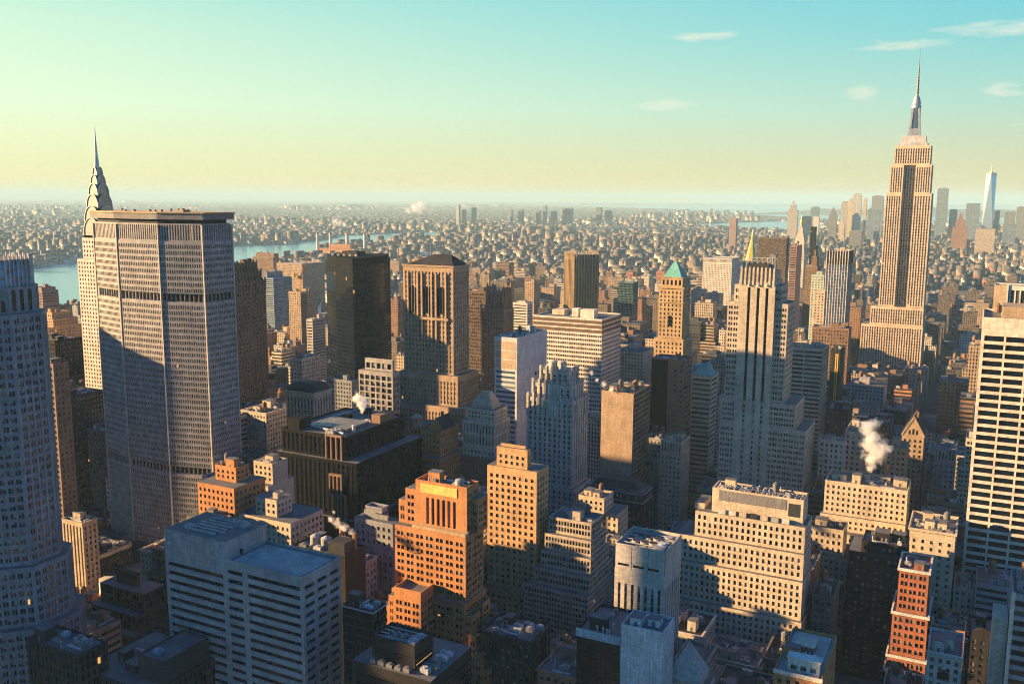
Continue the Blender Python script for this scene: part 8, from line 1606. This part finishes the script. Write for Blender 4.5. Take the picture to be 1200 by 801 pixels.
def plume(kind, label, pts, dens, seed):
    """white steam as a lumpy closed body of thin cloud"""
    rng = random.Random(seed); me = bpy.data.meshes.new(kind)
    import bmesh
    bm = bmesh.new()
    for x, y, z, r in pts:
        bmesh.ops.create_icosphere(bm, subdivisions=3, radius=r*1.2, matrix=Matrix.Translation(Vector((x,y,z))))
    bm.to_mesh(me); bm.free()
    o = bpy.data.objects.new(kind, me); COL.objects.link(o)
    rm = o.modifiers.new('remesh', 'REMESH'); rm.mode = 'VOXEL'; rm.voxel_size = pts[0][3]*.3
    m = bpy.data.materials.new("steam"); N, L = nodes_of(m); N.remove(N["Principled BSDF"])
    v = N.new("ShaderNodeVolumePrincipled"); v.inputs['Color'].default_value = (.97, .98, 1, 1); v.inputs['Anisotropy'].default_value = .1
    g = N.new("ShaderNodeNewGeometry"); n = N.new("ShaderNodeTexNoise"); n.inputs['Scale'].default_value = 1.25/pts[1][3]; n.inputs['Detail'].default_value = 7; n.inputs['Roughness'].default_value = .62; n.inputs['Distortion'].default_value = .5
    L.new(g.outputs['Position'], n.inputs['Vector'])
    best = None
    for x, y, z, r in pts:                                             # soft puffs that thin out to nothing
        dn = N.new("ShaderNodeVectorMath"); dn.operation = 'DISTANCE'; dn.inputs[1].default_value = (x, y, z); L.new(g.outputs['Position'], dn.inputs[0])
        f = N.new("ShaderNodeMapRange"); f.inputs['From Min'].default_value = r*1.15; f.inputs['From Max'].default_value = 0; f.inputs['To Max'].default_value = 1; L.new(dn.outputs['Value'], f.inputs['Value'])
        if best is None: best = f.outputs[0]
        else:
            mxn = N.new("ShaderNodeMath"); mxn.operation = 'MAXIMUM'; L.new(best, mxn.inputs[0]); L.new(f.outputs[0], mxn.inputs[1]); best = mxn.outputs[0]
    s1 = N.new("ShaderNodeMath"); s1.operation = 'MULTIPLY_ADD'; s1.inputs[1].default_value = 2.6; s1.inputs[2].default_value = -1.55; L.new(n.outputs['Fac'], s1.inputs[0])
    s2 = N.new("ShaderNodeMath"); s2.operation = 'ADD'; L.new(s1.outputs[0], s2.inputs[0]); L.new(best, s2.inputs[1])
    mr = N.new("ShaderNodeMapRange"); mr.inputs['From Min'].default_value = .05; mr.inputs['From Max'].default_value = .8; mr.inputs['To Max'].default_value = dens*2.2
    L.new(s2.outputs[0], mr.inputs['Value']); L.new(mr.outputs[0], v.inputs['Density'])
    L.new(v.outputs[0], N["Material Output"].inputs['Volume']); me.materials.append(m)
    tag(o, label, 'steam')
for k, (lab, pts, dens) in enumerate(PLUMES): plume('steam_plume', lab, pts, dens, k)

# ------------------------------------------------------------------ the rest of midtown: one object per building
PAL2 = FILLPAL
PAL.update({k: v for k, v in PAL2.items()})
def fill_building(r):
    kind, u0, u1, v0, v1, H, key, sty, setb, tanks, label, near = r; cat = kind.replace('_', ' '); group = 'blocks filling the midtown grid'
    root = thing(kind, label, cat, u1, v0, group); rng = random.Random(round(u0*7+v0*13)); w, d = u1-u0, v1-v0
    tiers = [(u0, u1, v0, v1, 0, H)] if not setb else [(u0, u1, v0, v1, 0, H*.78), (u0+w*.14, u1-w*.14, v0+d*.08, v1-d*.2, H*.78, H)]
    if near:
        M = MB(); W = []; st = ST[sty]
        for i, t in enumerate(tiers): block(M, W, rect(*t[:4]), t[4], t[5], st, parapet=1.0 if i == len(tiers)-1 else 0)
        M.build('wall', [wall(key), wall(st['sp'] or key), plain('roofgrey' if rng.random() < .6 else 'tarm')], root); put_windows(root, W, 801)
        if rng.random() < .5: cornice(root, rect(*tiers[-1][:4]), H-1.0, key, .5, 1.0)
        t = tiers[-1]; zt = H-1.0
    else:
        fs = {'punch': 0, 'pier': 2, 'bandcream': 1}.get(sty, 0); nm, b_, f_, wf, hf = FAC[fs]
        m = facade_mat(key+'_'+nm, b_, f_, wf, hf, wallkey=key)
        M = MB()
        for t in tiers: M.box(*t[:4], t[4], t[5], bottom=False)
        M.build('wall', m, root); t = tiers[-1]; zt = H
    x0, x1, y0, y1 = t[:4]; w, d = x1-x0, y1-y0
    if near: clutter(root, x0+.6, x1-.6, y0+.6, y1-.6, zt, rng, 'dense', key)
    else:
        M = MB(); a, b = max(3, w*.3), max(3, d*.3); cx, cy_ = x0+w*rng.uniform(.3, .7), y0+d*rng.uniform(.3, .7); M.box(cx-a/2, cx+a/2, cy_-b/2, cy_+b/2, zt+.01, zt+rng.uniform(3, 6)); M.build('bulkhead', wall(key), root)
        roof_unit(root, x0+w*.2, y0+d*.2, zt+.01, min(4, w*.25), min(3, d*.2), 2)
    for k in range(tanks): water_tank(root, x0+w*(.25+.45*k), y1-d*.25, zt+.01, 2.0)
for r_ in FILL: fill_building(r_)

# ------------------------------------------------------------------ the city beyond, too many to count
def inside(P, poly):
    x, y = P[:,0], P[:,1]; r = np.zeros(len(P), bool); n = len(poly)
    for i in range(n):
        x0, y0 = poly[i]; x1, y1 = poly[(i+1) % n]
        c = ((y0 > y) != (y1 > y)) & (x < (x1-x0)*(y-y0)/((y1-y0) if y1 != y0 else 1e-9)+x0); r ^= c
    return r
CITYCOL = np.array([(.48,.33,.22), (.56,.43,.30), (.38,.21,.14), (.44,.20,.12), (.30,.17,.11), (.62,.53,.42), (.32,.27,.24), (.50,.30,.18), (.20,.14,.11), (.72,.64,.54)])
def city():
    rng = np.random.default_rng(12)
    X = []
    def wedge(D0, D1, pu, pv, hfun, wfrac=(.55,.95)):
        us = np.arange(-D1*1.0, D1*.35, pu); vs = np.arange(max(D0*.4, 250), D1, pv)
        U, V = np.meshgrid(us, vs); P = np.stack([U.ravel(), V.ravel()], 1); P = P+rng.uniform(-.2, .2, P.shape)*np.array([pu, pv])
        D = P @ np.array([-math.sin(rad(HEAD)), math.cos(rad(HEAD))]); A = np.degrees(np.arctan2(P @ np.array([math.cos(rad(HEAD)), math.sin(rad(HEAD))]), D))
        k = (D > D0) & (D <= D1) & (np.abs(A) < 33); P, D = P[k], D[k]
        h = hfun(P, D, rng); w = pu*rng.uniform(*wfrac, len(P)); d = pv*rng.uniform(*wfrac, len(P)); sl = rng.random(len(P)); w = np.where(sl < .18, w*1.55, w); d = np.where((sl > .18) & (sl < .34), d*1.45, d); tl = h > 30; tl &= pu < 25; w = np.where(tl & (sl < .7), w*2.2, w); d = np.where(tl & (sl > .5), d*2.2, d)
        X.append(np.stack([P[:,0]-w/2, P[:,0]+w/2, P[:,1]-d/2, P[:,1]+d/2, h], 1))
    def clump(P, s, seed):
        r2 = np.random.default_rng(seed); f = r2.normal(size=(6, 2))/s; ph = r2.uniform(0, 6.28, 6)
        return np.sin(P @ f.T+ph).mean(1)
    def h_mid(P, D, r): h = np.clip(9*np.exp(r.normal(.42, .5, len(P))), 8, 46); t = (clump(P, 240, 3) > .12) & (r.random(len(P)) < .05); return np.where(t, r.uniform(30, 66, len(P)), h)
    def h_far(P, D, r): h = np.clip(7*np.exp(r.normal(.4, .5, len(P))), 6, 34); t = (clump(P, 600, 5) > .15) & (r.random(len(P)) < .025); return np.where(t, r.uniform(28, 66, len(P)), h)
    def h_vfar(P, D, r): h = r.uniform(7, 16, len(P)); t = (clump(P, 1500, 8) > .25) & (r.random(len(P)) < .03); return np.where(t, r.uniform(28, 85, len(P)), h)
    wedge(420, 2600, 27, 33, h_mid, (.6, .96)); wedge(2600, 5200, 13, 17, h_mid, (.72, 1.0)); wedge(5200, 9500, 20, 26, h_far, (.75, 1.02)); wedge(9500, 19000, 46, 58, h_vfar, (.7, 1.0)); wedge(19000, 34000, 260, 320, h_vfar)
    # the blocks behind, north of the viewpoint: they stand opposite the north fronts and mirror in their glass
    U, V = np.meshgrid(np.arange(-900, 400, 31.), np.arange(-900, 130, 37.)); P = np.stack([U.ravel(), V.ravel()], 1); w = rng.uniform(20, 30, len(P)); d = rng.uniform(24, 36, len(P))
    X.append(np.stack([P[:,0]-w/2, P[:,0]+w/2, P[:,1]-d/2, P[:,1]+d/2, rng.uniform(16, 46, len(P))], 1))
    B = np.concatenate(X)
    C = np.stack([(B[:,0]+B[:,1])/2, (B[:,2]+B[:,3])/2], 1)
    keep = np.ones(len(B), bool)
    for w in WATER: keep &= ~inside(C, w)
    for f in OCC:                                                      # footprints already built on
        keep &= ~((B[:,0] < f[1]+3) & (B[:,1] > f[0]-3) & (B[:,2] < f[3]+3) & (B[:,3] > f[2]-3))
    near_ = C[:,1] < 9500; keep &= ~((((C[:,0]+11) % 170) < 20) & near_); keep &= ~((C[:,1] % 80 < 13) & near_)
    # nothing here may rise in front of what the nearer buildings leave in view
    cor = np.stack([proj(np.stack([B[:,i], B[:,j], B[:,4]], 1)) for i in (0, 1) for j in (2, 3)])
    px0, px1, py0, dz = cor[:,:,0].min(0), cor[:,:,0].max(0), cor[:,:,1].min(0), cor[:,:,2].min(0)
    for xl, xr, yb, D in SIGHT: keep &= ~((dz < D) & (dz > 15) & (px1 > xl) & (px0 < xr) & (py0 < yb))
    B = B[keep]; C = C[keep]
    n = len(B); x0, x1, y0, y1, h = B.T; z = np.zeros(n)
    V = np.stack([np.stack([a, b, c], 1) for a, b, c in ((x0,y0,z),(x1,y0,z),(x1,y1,z),(x0,y1,z),(x0,y0,h),(x1,y0,h),(x1,y1,h),(x0,y1,h))], 1).reshape(-1, 3)
    q = np.array([(0,1,5,4),(1,2,6,5),(2,3,7,6),(3,0,4,7),(4,5,6,7)]); Fc = (np.arange(n)[:,None,None]*8+q[None]).reshape(-1, 4)
    me = bpy.data.meshes.new('distant_city'); me.vertices.add(len(V)); me.vertices.foreach_set('co', V.ravel()); me.loops.add(Fc.size); me.loops.foreach_set('vertex_index', Fc.ravel().astype(np.int32))
    me.polygons.add(len(Fc)); me.polygons.foreach_set('loop_start', np.arange(0, Fc.size, 4, dtype=np.int32)); me.update(calc_edges=True)
    blk = (np.floor((C[:,0]+11)/170)*7919+np.floor(C[:,1]/80)*104729).astype(np.int64) % 997
    col = CITYCOL[np.where(rng.random(n) < .45, (blk*31) % len(CITYCOL), rng.integers(0, len(CITYCOL), n))]*rng.choice([.45, .7, .9, 1.1, 1.35], (n, 1)); ca = np.concatenate([np.repeat(col, 5, 0), np.ones((n*5, 1))], 1)
    at = me.attributes.new('wallcol', 'FLOAT_COLOR', 'FACE'); at.data.foreach_set('color', ca.ravel().astype(np.float32))
    me.materials.append(facade_mat('city_walls', 3.4, 3.6, .46, .46, attr='wallcol')); o = bpy.data.objects.new('distant_city', me); COL.objects.link(o); o['kind'] = 'stuff'
    print('city boxes', n, 'window parts', NPARTS[0], 'objects', len(bpy.data.objects))
city()
